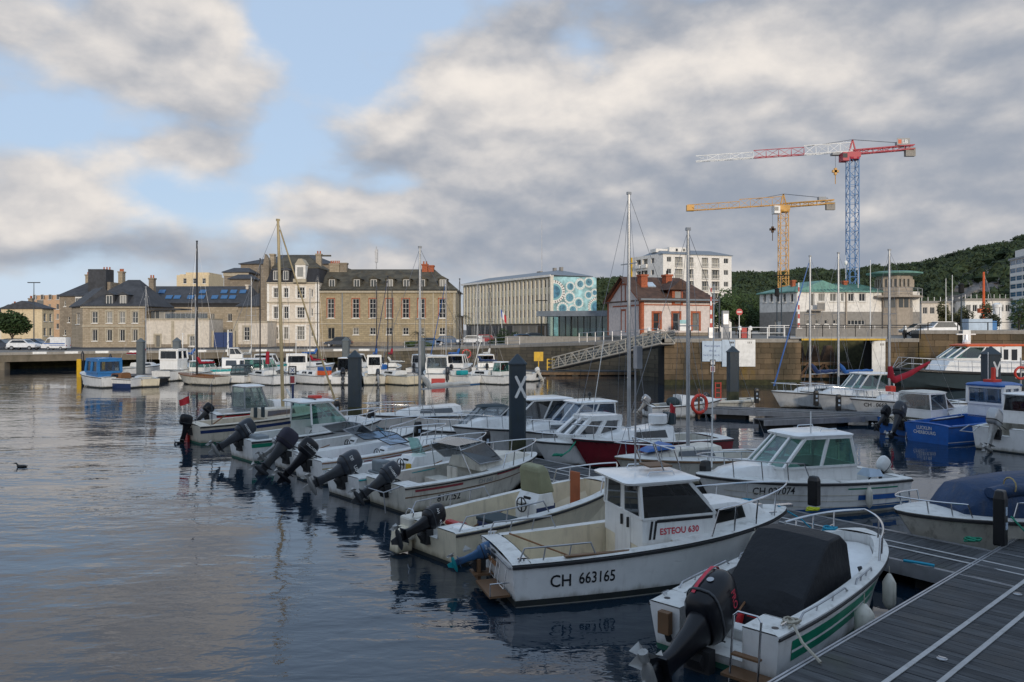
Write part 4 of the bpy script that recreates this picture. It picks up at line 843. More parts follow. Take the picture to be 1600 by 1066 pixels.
g = Bld('glass_tower', 'blue glazed apartment tower cut by the right edge', 1578, 186, 1640, 166, 4.5)
z1 = g.lz(1580, 407)
for k in range(6):
    for j in range(9): g.win(0, 0, 0, 0, 1, 2, fm='alu', gm='glass_blue', sill=False, local=(g.Wd * k / 6 + .15, g.Wd * (k + 1) / 6 - .15, .6 + j * z1 / 9, (j + .92) * z1 / 9), depth=.12)
g.wall('white_wall', 0, g.Wd, 0, z1, 12); g.box('roof_slab', 'grey_paint', -.3, g.Wd, -.3, 12, z1, z1 + .4); g.box('penthouse', 'white_wall', .8, g.Wd, .8, 10, z1 + .4, z1 + 2.2)
o = thing('white_silo', 'white cylindrical tank standing beside the glass tower', 'tank', W(1558, 150, 4.4)); MB().lathe([(.75, 0), (.75, 4.6), (.85, 4.7), (.85, 5.2), (.3, 5.5)], 16).build('shell', 'white_paint', o, smooth=30); MB().tube([(0, -.8, 0), (0, -.8, 5.6)], .05).build('pipe', 'alu', o)
o = thing('orange_mast', 'tall orange derrick mast standing right of the low pale building', 'mast', W(1537, 140, 4.4)); MB().tube([(0, 0, 0), (0, 0, 10.6)], [.3, .16], 8).build('pole', 'orange', o); q = MB(); q.tube([(.1, 0, 10.2), (2.2, 0, 3)], .05, 5); q.build('stay', 'wire', o); MB().box(-.9, .9, -.4, .4, 3.4, 4.2).box(-.5, .5, -.5, .5, 0, .8).build('winch', 'orange', o)
# unseen block added behind the camera to keep the near pontoon in shade
sh = thing('added_shade_block', 'long grey block added unseen behind the viewpoint to shade the near pontoon', 'building', (-70, -30, 0)); MB().box(0, 190, -16, 0, -.5, 19).build('wall', 'grey_wall', sh); MB().loft([[(-.5, .5, 19), (-.5, -8, 23), (-.5, -16.5, 19)], [(190.5, .5, 19), (190.5, -8, 23), (190.5, -16.5, 19)]]).build('roof', 'slate', sh)

# ------------------------------------------------------------------ wooded hill
prof = [(780, 452), (860, 436), (960, 428), (1060, 424), (1143, 421), (1230, 418), (1330, 415), (1400, 410), (1440, 403), (1480, 394), (1520, 383), (1560, 372), (1600, 362), (1700, 335), (1850, 310)]
def hillz(px, D0=620):
    for a, b in zip(prof, prof[1:]):
        if a[0] <= px <= b[0]: return zat(a[1] + (b[1] - a[1]) * (px - a[0]) / (b[0] - a[0]), D0)
    return 30
hm = MB(); NX, NY = 70, 16; grid = []
for j in range(NY):
    row = []
    for i in range(NX):
        px = 780 + (1850 - 780) * i / (NX - 1); f_ = j / (NY - 1); D = 330 + 290 * f_
        zt = hillz(px); z = 4.4 + (zt - 10 - 4.4) * (f_ ** .75) + math.sin(px * .05 + j) * 1.5 * f_
        row.append(W(px, D, z))
    grid.append(row)
hm.loft(grid, closed=False); hm.loft([grid[-1], [W(780 + 1070 * i / (NX - 1), 900, 10) for i in range(NX)]], closed=False)
structure(hm.build('hill', 'hillsoil', smooth=60))
fo = MB(); random.seed(5)
for k in range(4600):
    i = random.random(); j = random.random() ** .8
    fi = i * (NX - 1); fj = j * (NY - 1); a = int(min(fi, NX - 2)); c = int(min(fj, NY - 2))
    p = grid[c][a].lerp(grid[c][a + 1], fi - a).lerp(grid[c + 1][a].lerp(grid[c + 1][a + 1], fi - a), fj - c)
    px = 800 + p.x / p.y * F; py = H0 - (p.z - HC) / p.y * F
    dx_ = (px - 1530 - (py - 450) * -.9) / 50; dy_ = (py - 450) / 44
    if dx_ * dx_ + dy_ * dy_ < 1 and random.random() < .93: continue
    r = random.uniform(2.6, 5.0); hgt = random.uniform(5, 9); n = 6
    fo.loft([[(p.x + r * rr_ * math.cos(2 * math.pi * m_ / n + zz * 2), p.y + r * rr_ * math.sin(2 * math.pi * m_ / n + zz * 2), p.z + zz * hgt) for m_ in range(n)] for (zz, rr_) in ((0, .5), (.45, .85), (.9, .35))])
    for _ in range(34):
        a = random.uniform(0, 6.283); sp = random.uniform(-.2, 1); cr = math.sqrt(max(0, 1 - sp * sp)); q = Vector((p.x + r * 1.08 * cr * math.cos(a), p.y + r * 1.08 * cr * math.sin(a), p.z + hgt * (.45 + .55 * sp))); s_ = random.uniform(.7, 1.5)
        e1 = Vector((random.gauss(0, 1), random.gauss(0, 1), random.gauss(0, 1))).normalized() * s_; e2_ = e1.orthogonal().normalized() * s_ * .8
        fo.poly([q + e1, q - e1 * .4 + e2_, q - e1 * .5 - e2_])
tag(fo.build('hillside_forest', 'forest'), 'dark green wooded hillside behind the lock building', 'forest', None, 'stuff')
rk = MB(); random.seed(8); rows_ = []
def hill_hit(px, py):
    best = None
    for k in range(60):
        f_ = k / 59; D = 330 + 290 * f_; z = 4.4 + (hillz(px) - 14.4) * f_ ** .75; e_ = abs((H0 - (z - HC) / D * F) - py)
        if best is None or e_ < best[0]: best = (e_, W(px, D, z))
    return best[1]
for j in range(13):
    row = []
    for i in range(17):
        py = 488 - j * 5.6; px = 1484 + i * 5.0 + (452 - py) * .9
        p = hill_hit(px, py); edge = i in (0, 16) or j in (0, 12); row.append(p + Vector((random.uniform(-2, 2), (4 if edge else -13) + random.uniform(-4, 4), random.uniform(-1.5, 1.5))))
    rows_.append(row)
rk.loft(rows_, closed=False); structure(rk.build('rock_face', 'rock'))

# ------------------------------------------------------------------ tower cranes
def lattice(b, A, B_, wd, ht, n, chord, web, tri=False):
    A, B_ = Vector(A), Vector(B_); a = (B_ - A).normalized(); u = a.cross(Vector((0, 0, 1)))
    if u.length < .1: u = Vector((1, 0, 0))
    u.normalize(); v = u.cross(a) if abs(a.z) < .9 else Vector((0, 1, 0))
    if v.z < 0: v = -v
    if tri: C = [u * wd / 2, -u * wd / 2, v * ht]
    else: C = [u * wd / 2 - v * ht / 2, -u * wd / 2 - v * ht / 2, -u * wd / 2 + v * ht / 2, u * wd / 2 + v * ht / 2]
    for c in C: b.bar(A + c, B_ + c, chord)
    m_ = len(C)
    for k in range(n):
        p, q = A.lerp(B_, k / n), A.lerp(B_, (k + 1) / n)
        for i in range(m_):
            c, e = C[i], C[(i + 1) % m_]
            if k % 2: c, e = e, c
            b.bar(p + c, q + e, web); b.bar(p + C[i], p + C[(i + 1) % m_], web)
def crane(label, px, D, ytop, ybase_z, jl_px, jl_dz, cj_px, mm, jib_secs, cjm, wd, cabm):
    base = W(px, D, 4.3); root = thing('tower_crane', label, 'crane', base); H = zat(ytop, D) - 4.3
    b = MB(); lattice(b, (0, 0, 0), (0, 0, H), wd, wd, int(H / (wd * .95)), .20, .10); b.build('mast', mm, root)
    MB().box(-3, 3, -3, 3, -.3, .3).build('base', 'concrete', root)
    MB().box(-wd * .65, wd * .65, -wd * .65, wd * .65, H, H + 1.3).lathe([(wd * .75, -.5), (wd * .75, 0)], 14, (0, 0, H)).build('slewing_unit', cjm, root)
    Lj = (px - jl_px) / F * D; e = Vector((-Lj * 1.03, Lj * .25, H + 1.6 + jl_dz)); s0 = Vector((0, 0, H + 1.6))
    for (f0_, f1_, m) in jib_secs:
        b = MB(); lattice(b, s0.lerp(e, f0_), s0.lerp(e, f1_), 1.5, 2.3 - 1.3 * f0_, max(2, int((f1_ - f0_) * Lj / 2.6)), .16, .085, True); b.build('jib_section', m, root)
    Lc = (cj_px - px) / F * D; e2 = Vector((Lc * .97, -Lc * .25, H + 1.9))
    b = MB(); lattice(b, s0 + Vector((0, 0, -.2)), e2, 1.4, 1.0, max(3, int(Lc / 2.2)), .22, .12); b.build('counter_jib', cjm, root)
    pk = Vector((0, 0, H + 4.6)); b = MB(); b.bar((wd * .4, 0, H + 1.2), pk, .3); b.bar((-wd * .4, 0, H + 1.2), pk, .3); b.build('apex', cjm, root)
    b = MB(); b.tube([pk, e2 + Vector((-1.5, .3, 1.0))], .09, 5); b.tube([pk, s0.lerp(e, .28) + Vector((0, 0, 2.0))], .08, 5); b.build('tie_bar', 'wire', root)
    d2 = (e2 - s0).normalized()
    b = MB(); c = e2 - d2 * 1.0; b.box(c.x - 1.2, c.x + 1.2, c.y - .5, c.y + .5, c.z - 2.2, c.z - .1); b.build('counterweight', 'concrete', root)
    b = MB(); c = e2 - d2 * 3.2; b.box(c.x - 1.0, c.x + 1.0, c.y - .6, c.y + .6, c.z + .3, c.z + 1.5); b.build('winch', 'grey_paint', root)
    b = MB(); b.box(-wd * .65 - 1.6, -wd * .65, -wd * .6 - .4, wd * .4, H - 1.0, H + 1.1); cb = b.build('cab', cabm, root); MB().box(-wd * .65 - 1.62, -wd * .65 - .5, -wd * .6 - .43, -wd * .6 - .41, H - .3, H + .8).build('cab_window', 'win_dark', cb)
    return root, H, s0, e, e2
root, H, s0, e, e2 = crane('tall tower crane with blue mast and red and white jib', 1332, 200, 247, 0, 1107, -.6, 1420, 'crane_blue', [(0, .3, 'white_paint'), (.3, .62, 'crane_red'), (.62, 1.0, 'white_paint')], 'crane_red', 2.3, 'crane_red')
b = MB(); c = e2 - (e2 - s0).normalized() * 2.4; b.box(c.x - 2.0, c.x + 1.2, c.y - .75, c.y - .68, c.z + .6, c.z + 2.3); o = b.build('name_board', 'car_grey', root)
t_ = text_mesh('LB', 1.3); t_.v = [(c.x - .7 + v[0], c.y - .78, c.z + 1.0 + v[1]) for v in t_.v]; t_.build('lettering', 'white_paint', o); MB().box(c.x - 1.7, c.x - .9, c.y - .77, c.y - .755, c.z + .9, c.z + 1.9).build('logo', 'orange', o)
def hook(root, p, ln, m):
    b = MB(); b.tube([p, p + Vector((0, 0, -ln))], .05, 4); o = b.build('hoist_rope', 'wire', root)
    b = MB(); q = p + Vector((0, 0, -ln)); b.box(q.x - .8, q.x + .8, q.y - .3, q.y + .3, q.z - .5, q.z + .1); b.box(q.x - .3, q.x + .3, q.y - .3, q.y + .3, q.z - 1.1, q.z + .6); b.tube([q, q + Vector((0, 0, -3.4))], .10, 4); b.build('hook_block', m, o)
hook(root, s0.lerp(e, .105), 4.5, 'crane_yellow'); MB().box(*[v for k in range(1) for v in (s0.lerp(e, .105).x - 1, s0.lerp(e, .105).x + 1, s0.lerp(e, .105).y - .8, s0.lerp(e, .105).y + .8, s0.lerp(e, .105).z - .7, s0.lerp(e, .105).z - .1)]).build('trolley', 'grey_paint', root)
root, H, s0, e, e2 = crane('shorter yellow tower crane left of the blue one', 1224, 222, 329, 0, 1086, -.8, 1298, 'crane_yellow', [(0, .45, 'crane_yellow'), (.45, 1.0, 'crane_yellow')], 'crane_yellow', 2.2, 'white_paint')
hook(root, s0.lerp(e, .11), 6.5, 'rust'); MB().box(e.x - .3, e.x + 1.8, e.y - .6, e.y + .6, e.z - .1, e.z + 1.6).build('jib_tip_box', 'crane_yellow', root)
# ------------------------------------------------------------------ trees and shrubs
def tree(name, label, loc, th, crowns, n, ls, lm='leaf', trunk=.16, cat='tree', group=None):
    root = thing(name, label, cat, loc, 0, group)
    b = MB(); b.tube([(0, 0, -.3), (.05, 0, th * .5), (0, .05, th)], [trunk, trunk * .8, trunk * .55], 7)
    for (cx, cy, cz, rx, ry, rz) in crowns: b.tube([(0, 0, th * .7), (cx * .5, cy * .5, th * .5 + cz * .5), (cx, cy, cz)], [trunk * .5, trunk * .35, trunk * .12], 5)
    b.build('trunk', 'bark', root)
    f = MB()
    tot = sum(c[3] * c[4] * c[5] for c in crowns)
    for (cx, cy, cz, rx, ry, rz) in crowns:
        for _ in range(int(n * rx * ry * rz / tot)):
            while True:
                d_ = Vector((random.uniform(-1, 1), random.uniform(-1, 1), random.uniform(-1, 1)))
                if .2 < d_.length <= 1: break
            d_ = d_.normalized() * (d_.length ** .45) * random.uniform(.75, 1.1)
            p = Vector((cx + d_.x * rx, cy + d_.y * ry, cz + d_.z * rz)); u = Vector((random.gauss(0, 1), random.gauss(0, 1), random.gauss(0, .6))).normalized(); v = u.orthogonal().normalized()
            s_ = ls * random.uniform(.6, 1.4); f.poly([p + u * s_, p + v * s_ * .6, p - u * s_, p - v * s_ * .6])
    f.build('crown', lm, root)
    return root
random.seed(3)
def crownset(r, h, k, z0):
    return [(random.uniform(-.6, .6) * r, random.uniform(-.5, .5) * r, z0 + h * random.uniform(.15, .85), r * random.uniform(.45, .7), r * random.uniform(.45, .7), h * random.uniform(.22, .36)) for _ in range(k)]
tree('round_tree', 'dark round street tree at the far left edge behind the parked cars', W(19, 125, 1.95), 2.2, [(0, 0, 4.0, 2.2, 2.2, 1.9), (-1.6, 0, 4.2, 1.6, 1.6, 1.5), (1.3, .3, 3.6, 1.4, 1.4, 1.4)], 2600, .22, 'leaf_dk', .2)
for i, (px, D, w_, h_, lb) in enumerate([(1128, 118, 2.6, 5.2, 'bushy green tree directly right of the station house'), (1150, 124, 3.0, 6.0, 'larger green tree between the station house and the lock building'), (1172, 130, 2.8, 5.6, 'green tree against the left end of the lock building')]):
    tree('bushy_tree', lb, W(px, D, 4.1), 1.6, crownset(w_, h_, 7, .8), 2600, .2, 'leaf', .14, group='trees beside the lock building')
for px, D, r, h_, lb in ((1470, 120, 1.3, 3.6, 'thin olive tree right of the control tower'), (1508, 122, 1.5, 3.4, 'pale bush like tree left of the orange mast'), (1545, 118, 1.4, 3.8, 'slender tree right of the orange mast'), (1592, 112, 2.2, 4.0, 'dense green tree below the glass tower at the right edge'), (1487, 128, 1.4, 3.0, 'dark green shrub between two masts on the right quay')):
    tree('quay_tree', lb, W(px, D, 4.85), 1.0, crownset(r, h_, 5, .3), 1100, .17, 'leaf_olive' if px < 1560 else 'leaf', .09, group='small trees on the right quay')
for px, D, w_, h_, lb, lm in ((783, 122, 1.9, 2.6, 'rounded dark green hedge shrub in front of the white office', 'leaf_dk'), (806, 122, 1.4, 2.2, 'smaller dark hedge shrub right of the rounded one', 'leaf_dk'), (642, 124, 1.3, 1.0, 'low green planting left of the small palm', 'leaf'), (668, 124, 1.2, .9, 'low green planting right of the small palm', 'leaf')):
    tree('hedge_shrub', lb, W(px, D, 2.1), .5, crownset(w_, h_, 5, -.1), 1100, .13, lm, .06, 'shrub')
def palm(label, px, D, z, h, r):
    root = thing('palm_tree', label, 'palm', W(px, D, z), 0, 'small palms in front of the sandstone building')
    MB().tube([(0, 0, -.2), (.05, 0, h * .5), (0, 0, h)], [.2, .17, .15], 8).build('trunk', 'bark', root)
    f = MB()
    for k in range(34):
        a = random.uniform(0, 6.28); up = random.uniform(-.5, 1.1); L_ = r * random.uniform(.75, 1.1); d_ = Vector((math.cos(a), math.sin(a), 0))
        P_ = [Vector((0, 0, h)) + d_ * L_ * t + Vector((0, 0, up * L_ * t - .9 * L_ * t * t)) for t in (0, .35, .7, 1)]
        for p, q in zip(P_, P_[1:]):
            n_ = d_.cross(Vector((0, 0, 1)))
            for s_ in (-1, 1):
                for m_ in range(3): pp = p.lerp(q, m_ / 3); f.poly([pp, pp + d_ * .08, pp + n_ * s_ * .28 + d_ * .16 + Vector((0, 0, -.1))])
    f.build('crown', 'palmleaf', root)
palm('small palm standing in front of the sandstone building', 654, 125, 2.1, 2.3, 1.5); palm('taller palm at the right corner of the sandstone building', 722, 124, 2.4, 4.6, 1.8)

# ------------------------------------------------------------------ cars
def car(label, px, D, z, face, m, L_=4.2, H=1.5, van=False, group='cars parked on the quay'):
    root = thing('parked_car' if not van else 'parked_van', label, 'car' if not van else 'van', W(px, D, z), R(face), group); wd = .86
    if van: prof_ = [(-2.4, .35), (-2.4, 2.2), (1.0, 2.25), (1.5, 2.0), (2.1, 1.2), (2.75, 1.0), (2.8, .35)]
    else: prof_ = [(-L_ / 2, .4), (-L_ / 2 - .03, .8), (-L_ / 2 + .15, 1.0), (-L_ / 2 + .55, H - .08), (-L_ / 2 + 1.1, H), (.35, H - .02), (1.05, 1.0), (L_ / 2 - .15, .82), (L_ / 2, .6), (L_ / 2 - .02, .4)]
    rings = [[(x, y * wd, zz) for x, zz in prof_] if abs(y) < 1 else [(x * .985, y * wd * (.8 if zz > 1.05 and not van else .97), zz) for x, zz in prof_] for y in (-1, -.85, .85, 1)]
    MB().loft(rings).build('body', m, root, smooth=35)
    for s_ in (-1, 1):
        g_ = MB()
        if van: g_.poly([(.9, s_ * .87, 1.25), (1.9, s_ * .87, 1.25), (1.4, s_ * .87, 1.95), (.9, s_ * .87, 1.95)])
        else: g_.poly([(-L_ / 2 + .5, s_ * .838, 1.04), (.85, s_ * .838, 1.04), (.32, s_ * .725, H - .12), (-L_ / 2 + .85, s_ * .725, H - .12)])
        g_.build('side_window', 'win_dark', root)
    ws = MB(); ws.poly([(1.02, -.68, 1.02), (1.02, .68, 1.02), (.42, .6, H - .06), (.42, -.6, H - .06)]) if not van else ws.poly([(2.12, -.7, 1.26), (2.12, .7, 1.26), (1.56, .66, 1.98), (1.56, -.66, 1.98)])
    ws.build('windscreen', 'win_dark', root)
    for x in (-L_ / 2 + .8, L_ / 2 - .8):
        for s_ in (-1, 1):
            w_ = MB().lathe([(.1, -.1), (.31, -.1), (.31, .1), (.1, .1)], 14, (x, s_ * .76, .31), 'y').build('wheel', 'rubber', root, smooth=30)
            MB().lathe([(.02, -.115), (.19, -.112), (.19, .112), (.02, .115)], 12, (x, s_ * .76, .31), 'y').build('hub_cap', 'alu', w_)
    xe = 2.81 if van else L_ / 2 + .01
    for s_ in (-1, 1):
        MB().box(xe - .12, xe, s_ * .62 - .13, s_ * .62 + .13, .66, .8).build('headlight', 'white_paint', root); MB().box(-(2.43 if van else L_ / 2 + .04), -(2.36 if van else L_ / 2 - .05), s_ * .66 - .1, s_ * .66 + .1, .7, .85).build('tail_light', 'red', root)
    return root
car('white hatchback parked at the far left quay', 38, 113, 2.0, -3, 'car_white')
car('dark blue car cut by the left edge', 2, 116, 2.0, 0, 'car_dark'); car('blue grey car behind the white hatchback', 56, 121, 2.03, 0, 'car_blue'); car('dark car under the round tree', 26, 122, 2.03, 0, 'car_dark')
v_ = car('white van with blue side stripes in front of the stone hotel', 89, 113, 2.0, 180, 'car_white', 4.2, 2.2, True); v_.scale = (.68, .8, .82)
for s_ in (-1, 1): MB().box(-2.2, 2.2, s_ * .865 - .01, s_ * .865 + .01, 1.05, 1.2).box(-2.2, 1.0, s_ * .866 - .01, s_ * .866 + .01, .8, .88).build('stripe', 'blue', v_)
car('dark suv parked before the sandstone building', 529, 128, 2.1, 182, 'car_dark', 4.4, 1.65)
car('dark blue car parked near the small palm', 676, 128, 2.1, 0, 'car_blue'); car('blue car right of the small palm behind the railing', 703, 128, 2.4, 0, 'car_blue')
car('pale green white car left of the hedge shrub', 735, 126, 2.5, 170, 'car_white'); car('dark red car beside the pale one before the white office', 753, 127, 2.6, 175, 'car_red')
car('dark car right of the hedge shrub', 803, 128, 2.7, 170, 'car_dark'); car('light blue car below the glass pavilion', 819, 122, 2.75, 20, 'car_blue'); car('grey blue car nearest the glass pavilion', 838, 128, 2.9, 10, 'car_grey')
car('white suv waiting on the right lock quay', 1466, 92, 4.15, 178, 'car_white', 4.5, 1.7); car('grey car partly behind the white suv', 1436, 95, 4.15, 178, 'car_grey', 4.2, 1.5)

# ------------------------------------------------------------------ quay furniture
def railing(label, pts_, h=1.0, step=1.6, m='alu', bars=2):
    root = thing('railing', label, 'railing', pts_[0], 0)
    b = MB(); P_ = [Vector(p) - Vector(pts_[0]) for p in pts_]
    for p, q in zip(P_, P_[1:]):
        for k in range(bars): zz = h * (k + 1) / bars; b.tube([p + Vector((0, 0, zz)), q + Vector((0, 0, zz))], .03, 5)
    b.build('rail', m, root)
    for p, q in zip(P_, P_[1:]):
        n = max(1, int((q - p).length / step))
        for k in range(n + 1 if q is P_[-1] else n): r_ = p.lerp(q, k / n); MB().box(r_.x - .035, r_.x + .035, r_.y - .035, r_.y + .035, r_.z - .05, r_.z + h).build('post', m, root)
    return root
railing('light post railing along the quay right of the small palm', [W(632, 113.6, 2.18), W(705, 112.3, 2.46), W(812, 104.3, 2.96)], 1.0, 1.9)
railing('grey railing on the quay below the station house', [W(905, 95.5, 3.4), W(985, 87.5, 3.75), W(1028, 83, 3.95)], 1.1, 1.4)
railing('light railing at the lock edge left of the swing bridge', [W(1172, 72, 4.13), W(1226, 72, 4.13)], 1.0, 1.1, 'white_paint')
railing('steel railing at the lock edge above the pale blue notice board', [W(1128, 73, 4.13), W(1170, 73, 4.13)], 1.0, .8, 'alu')
railing('dark railing along the top of the right quay wall', [W(1450, 73.2, 4.88), W(1640, 71, 4.88)], .7, 2.0, 'dark', 1)
def lamp(label, px, D, z, h, double=False):
    root = thing('street_lamp', label, 'street lamp', W(px, D, z)); MB().tube([(0, 0, 0), (0, 0, h)], [.09, .05], 8).build('pole', 'pile', root)
    MB().lathe([(.12, 0), (.12, .3)], 8).build('base', 'pile', root)
    if double: MB().box(-.9, .9, -.12, .12, h, h + .12).build('lamp_head', 'dark', root)
    else: MB().lathe([(.1, 0), (.28, .1), (.25, .8), (.32, .85), (.05, 1.05)], 8, (0, 0, h)).build('lamp_head', 'dark', root)
lamp('tall street lamp at the far left in front of the yellow house', 53, 118, 2.0, 9.8, True); lamp('dark lantern post on the right quay by the pilot launch', 1502, 78, 4.87, 3.6); lamp('dark lantern post left of the lock building entrance', 1214, 92, 4.13, 4.6)
lamp('thin lamp post before the white office', 846, 120, 3.0, 6.2, True); lamp('thin lamp post right of the lantern post by the lock building', 1221, 95, 4.13, 7.2, True)
for px, D, h, lb in ((1111, 76, 5.2, 'raised red and white barrier arm at the right end of the station house'), (1248, 78, 5.4, 'raised red and white barrier arm in front of the lock building')):
    o = thing('barrier_arm', lb, 'barrier', W(px, D, 4.13)); MB().box(-.25, .25, -.2, .2, 0, 1.0).build('cabinet', 'alu', o)
    for k in range(10): MB().box(-.1 + .006 * k, .1 - .006 * k, -.04, .04, 1.0 + k * (h - 1) / 10, 1.0 + (k + 1) * (h - 1) / 10 - .002).build('arm_segment', 'white_paint' if k % 2 else 'red', o)
for px, D, lb in ((1077, 74, 'small white capped bollard on the lock edge below the station door'), (1014, 83.5, 'small white capped bollard on the quay beside the bicycles'), (1156, 74.5, 'white capped black bollard beside the red box'), (1172.5, 74.5, 'white capped black bollard right of the red box'), (1414, 76, 'white capped black bollard left of the white suv')):
    o = thing('capped_bollard', lb, 'bollard', W(px, D, 4.0 if px < 1030 else 4.13)); MB().lathe([(.16, 0), (.16, .75)], 10).build('shaft', 'black', o); MB().lathe([(.16, .75), (.18, .8), (.17, 1.05), (.05, 1.15)], 10).build('cap', 'white_paint', o)
o = thing('red_box', 'red service box between the two bollards on the lock edge', 'box', W(1162, 75, 4.13)); MB().box(-.28, .28, -.2, .2, 0, .95).build('body', 'red', o, bevel=.02); MB().box(-.3, .3, -.22, .22, .95, 1.02).build('lid', 'red', o)
o = thing('no_entry_sign', 'round red no entry sign on a post above the red box', 'sign', W(1155, 77, 4.13)); MB().tube([(0, 0, 0), (0, 0, 2.6)], .04).build('post', 'alu', o); MB().lathe([(.02, -.02), (.32, -.02), (.32, .02), (.02, .02)], 16, (0, -.06, 2.5), 'y').build('plate', 'red', o); MB().box(-.22, .22, -.1, -.085, 2.45, 2.55).build('bar', 'white_paint', o)
o = thing('signal_cabinet', 'grey green signal cabinet left of the no entry sign', 'cabinet', W(1133, 76, 4.13)); MB().box(-.3, .3, -.25, .25, 0, 2.6).build('body', 'grey_paint', o); MB().box(-.24, .24, -.29, -.255, 1.3, 2.3).build('door', 'alu', o); MB().tube([(-.5, .2, 0), (-.5, .2, 4)], .08).build('pole', 'pile', o)
o = thing('blue_skip', 'pale blue utility container on the right quay', 'container', W(1529, 78, 4.87)); MB().box(-1.3, 1.0, -.6, .6, 0, 1.1).build('body', 'signblue', o); MB().box(1.05, 1.5, -.5, .5, 0, .9).build('end_box', 'midblue', o)
o = thing('red_white_sign', 'white navigation sign with red mark on the right quay wall', 'sign', W(1510, 71.6, 3.3)); MB().box(-.35, .35, -.08, 0, 0, 1.6).build('plate', 'white_paint', o); MB().box(-.2, .2, -.1, -.082, .25, .6).build('mark', 'red', o); MB().tube([(0, .05, -1), (0, .05, 1.6)], .04).build('post', 'alu', o)
for k, px in enumerate((1026, 1042)):
    o = thing('parked_bicycle', ('left' if k == 0 else 'right') + ' dark bicycle leaning before the station house', 'bicycle', W(px, 90, 4.05))
    for s_ in (-.5, .5): MB().torus((s_, 0, .34), .32, .025, 'y', 14, 5).build('wheel', 'rubber', o)
    b = MB(); b.tube([(-.5, 0, .34), (-.15, 0, .8), (.35, 0, .82), (.5, 0, .34)], .02, 5); b.tube([(-.15, 0, .8), (0, 0, .34), (.35, 0, .82)], .02, 5); b.tube([(.35, 0, .82), (.36, 0, 1.0), (.2, .2, 1.0)], .018, 5); b.build('frame', 'dark', o); MB().box(-.3, -.05, -.06, .06, .88, .93).build('saddle', 'black', o)
for px, D, h_, lb in ((1478, 108, 7.0, 'left of two white poles rising behind the right quay wall'), (1488, 110, 7.6, 'right of two white poles rising behind the right quay wall'), (1360, 100, 9.5, 'thin white pole beside the control tower'), (1420, 112, 3.4, 'short pole at the right corner of the lock building')):
    o = thing('white_pole', lb, 'pole', W(px, D, 4.85 if px > 1450 else 4.15)); MB().tube([(0, 0, 0), (0, 0, h_)], [.07, .035], 7).build('shaft', 'white_paint', o); MB().lathe([(.14, 0), (.14, .2)], 8).build('base', 'alu', o)
o = thing('flagpole', 'flagpole with french flag in front of the white office', 'flagpole', W(786, 150, 2.7)); MB().tube([(0, 0, 0), (-.5, 0, 6.2)], [.06, .04], 6).build('pole', 'white_paint', o)
for k, m in enumerate(('flag_blue', 'white_paint', 'flag_red')): MB().loft([[(-.5 - .05 * k + .4 * k, .04 * math.sin(k * 2), 6.1 - .5 * k), (-.45 - .05 * k + .4 * k, .04 * math.sin(k * 2), 4.7 - .5 * k)], [(-.1 - .05 * k + .4 * k, .04 * math.sin(k * 2 + 1.4), 5.6 - .5 * k), (-.05 - .05 * k + .4 * k, .04 * math.sin(k * 2 + 1.4), 4.2 - .5 * k)]], closed=False).build('flag_band', m, o)
# gangway truss from the quay to the pontoon
ga = W(872, 86, .75); gb = W(1044, 70.2, 3.75)
o = thing('gangway', 'long aluminium truss gangway sloping from the quay to the yellow gate', 'gangway', ga, 0); d_ = gb - ga; n_ = Vector((-d_.y, d_.x, 0)).normalized()
mat('gang', (.55, .50, .42), .5, dirt=.3)
dk = MB(); dk.loft([[n_ * .75, n_ * -.75, n_ * -.75 + Vector((0, 0, -.12)), n_ * .75 + Vector((0, 0, -.12))], [d_ + n_ * .75, d_ + n_ * -.75, d_ + n_ * -.75 + Vector((0, 0, -.12)), d_ + n_ * .75 + Vector((0, 0, -.12))]]); dk.build('walkway', 'concrete', o)
for s_ in (-.75, .75):
    b = MB(); up = Vector((0, 0, 1.15)); b.bar(n_ * s_, d_ + n_ * s_, .12); b.bar(n_ * s_ + up, d_ + n_ * s_ + up, .11); N_ = 14
    for z_ in (.3, .55, .8): b.bar(n_ * s_ + Vector((0, 0, z_)), d_ + n_ * s_ + Vector((0, 0, z_)), .045)
    for k in range(N_):
        p, q = d_ * (k / N_) + n_ * s_, d_ * ((k + 1) / N_) + n_ * s_
        b.bar(p + (up if k % 2 else Vector()), q + (Vector() if k % 2 else up), .075); b.bar(p, p + up, .06)
    b.build('side_truss', 'gang', o)
    b = MB(); b.poly([n_ * s_ * 1.02 + Vector((0, 0, .08)), d_ + n_ * s_ * 1.02 + Vector((0, 0, .08)), d_ + n_ * s_ * 1.02 + Vector((0, 0, 1.0)), n_ * s_ * 1.02 + Vector((0, 0, 1.0))]); b.build('mesh_infill', 'plastic_clear', o)
o = thing('yellow_gate', 'yellow steel gate frame at the foot of the gangway', 'gate', W(866, 86.5, .5)); 
b = MB(); [b.bar((x, 0, 0), (x, 0, 1.25), .12) for x in (-.75, 0)]; [b.bar((-.75, 0, z_), (0, 0, z_), .1) for z_ in (.35, .8, 1.2)]; b.build('frame', 'yellow', o); MB().box(-2.2, -1.2, -.1, .1, 1.0, 2.0).build('panel', 'yellow', o); MB().bar((-1.7, 0, 0), (-1.7, 0, 1.0), .1).build('post', 'yellow', o)
o = thing('far_pontoon', 'low wooden landing stage under the gangway along the quay wall', 'pontoon', W(835, 86, 0)); xe = W(1045, 86).x - W(835, 86).x; MB().box(-1, xe, -1.2, 1.4, .38, .5).build('deck', 'deckwood', o); MB().box(-1, xe, -1.22, -1.05, .1, .37).build('fascia', 'rust_light', o)
for k in range(6): MB().box(xe * k / 6, xe * k / 6 + 1.6, -1.0, 1.2, -.4, .36).build('float', 'dark', o)

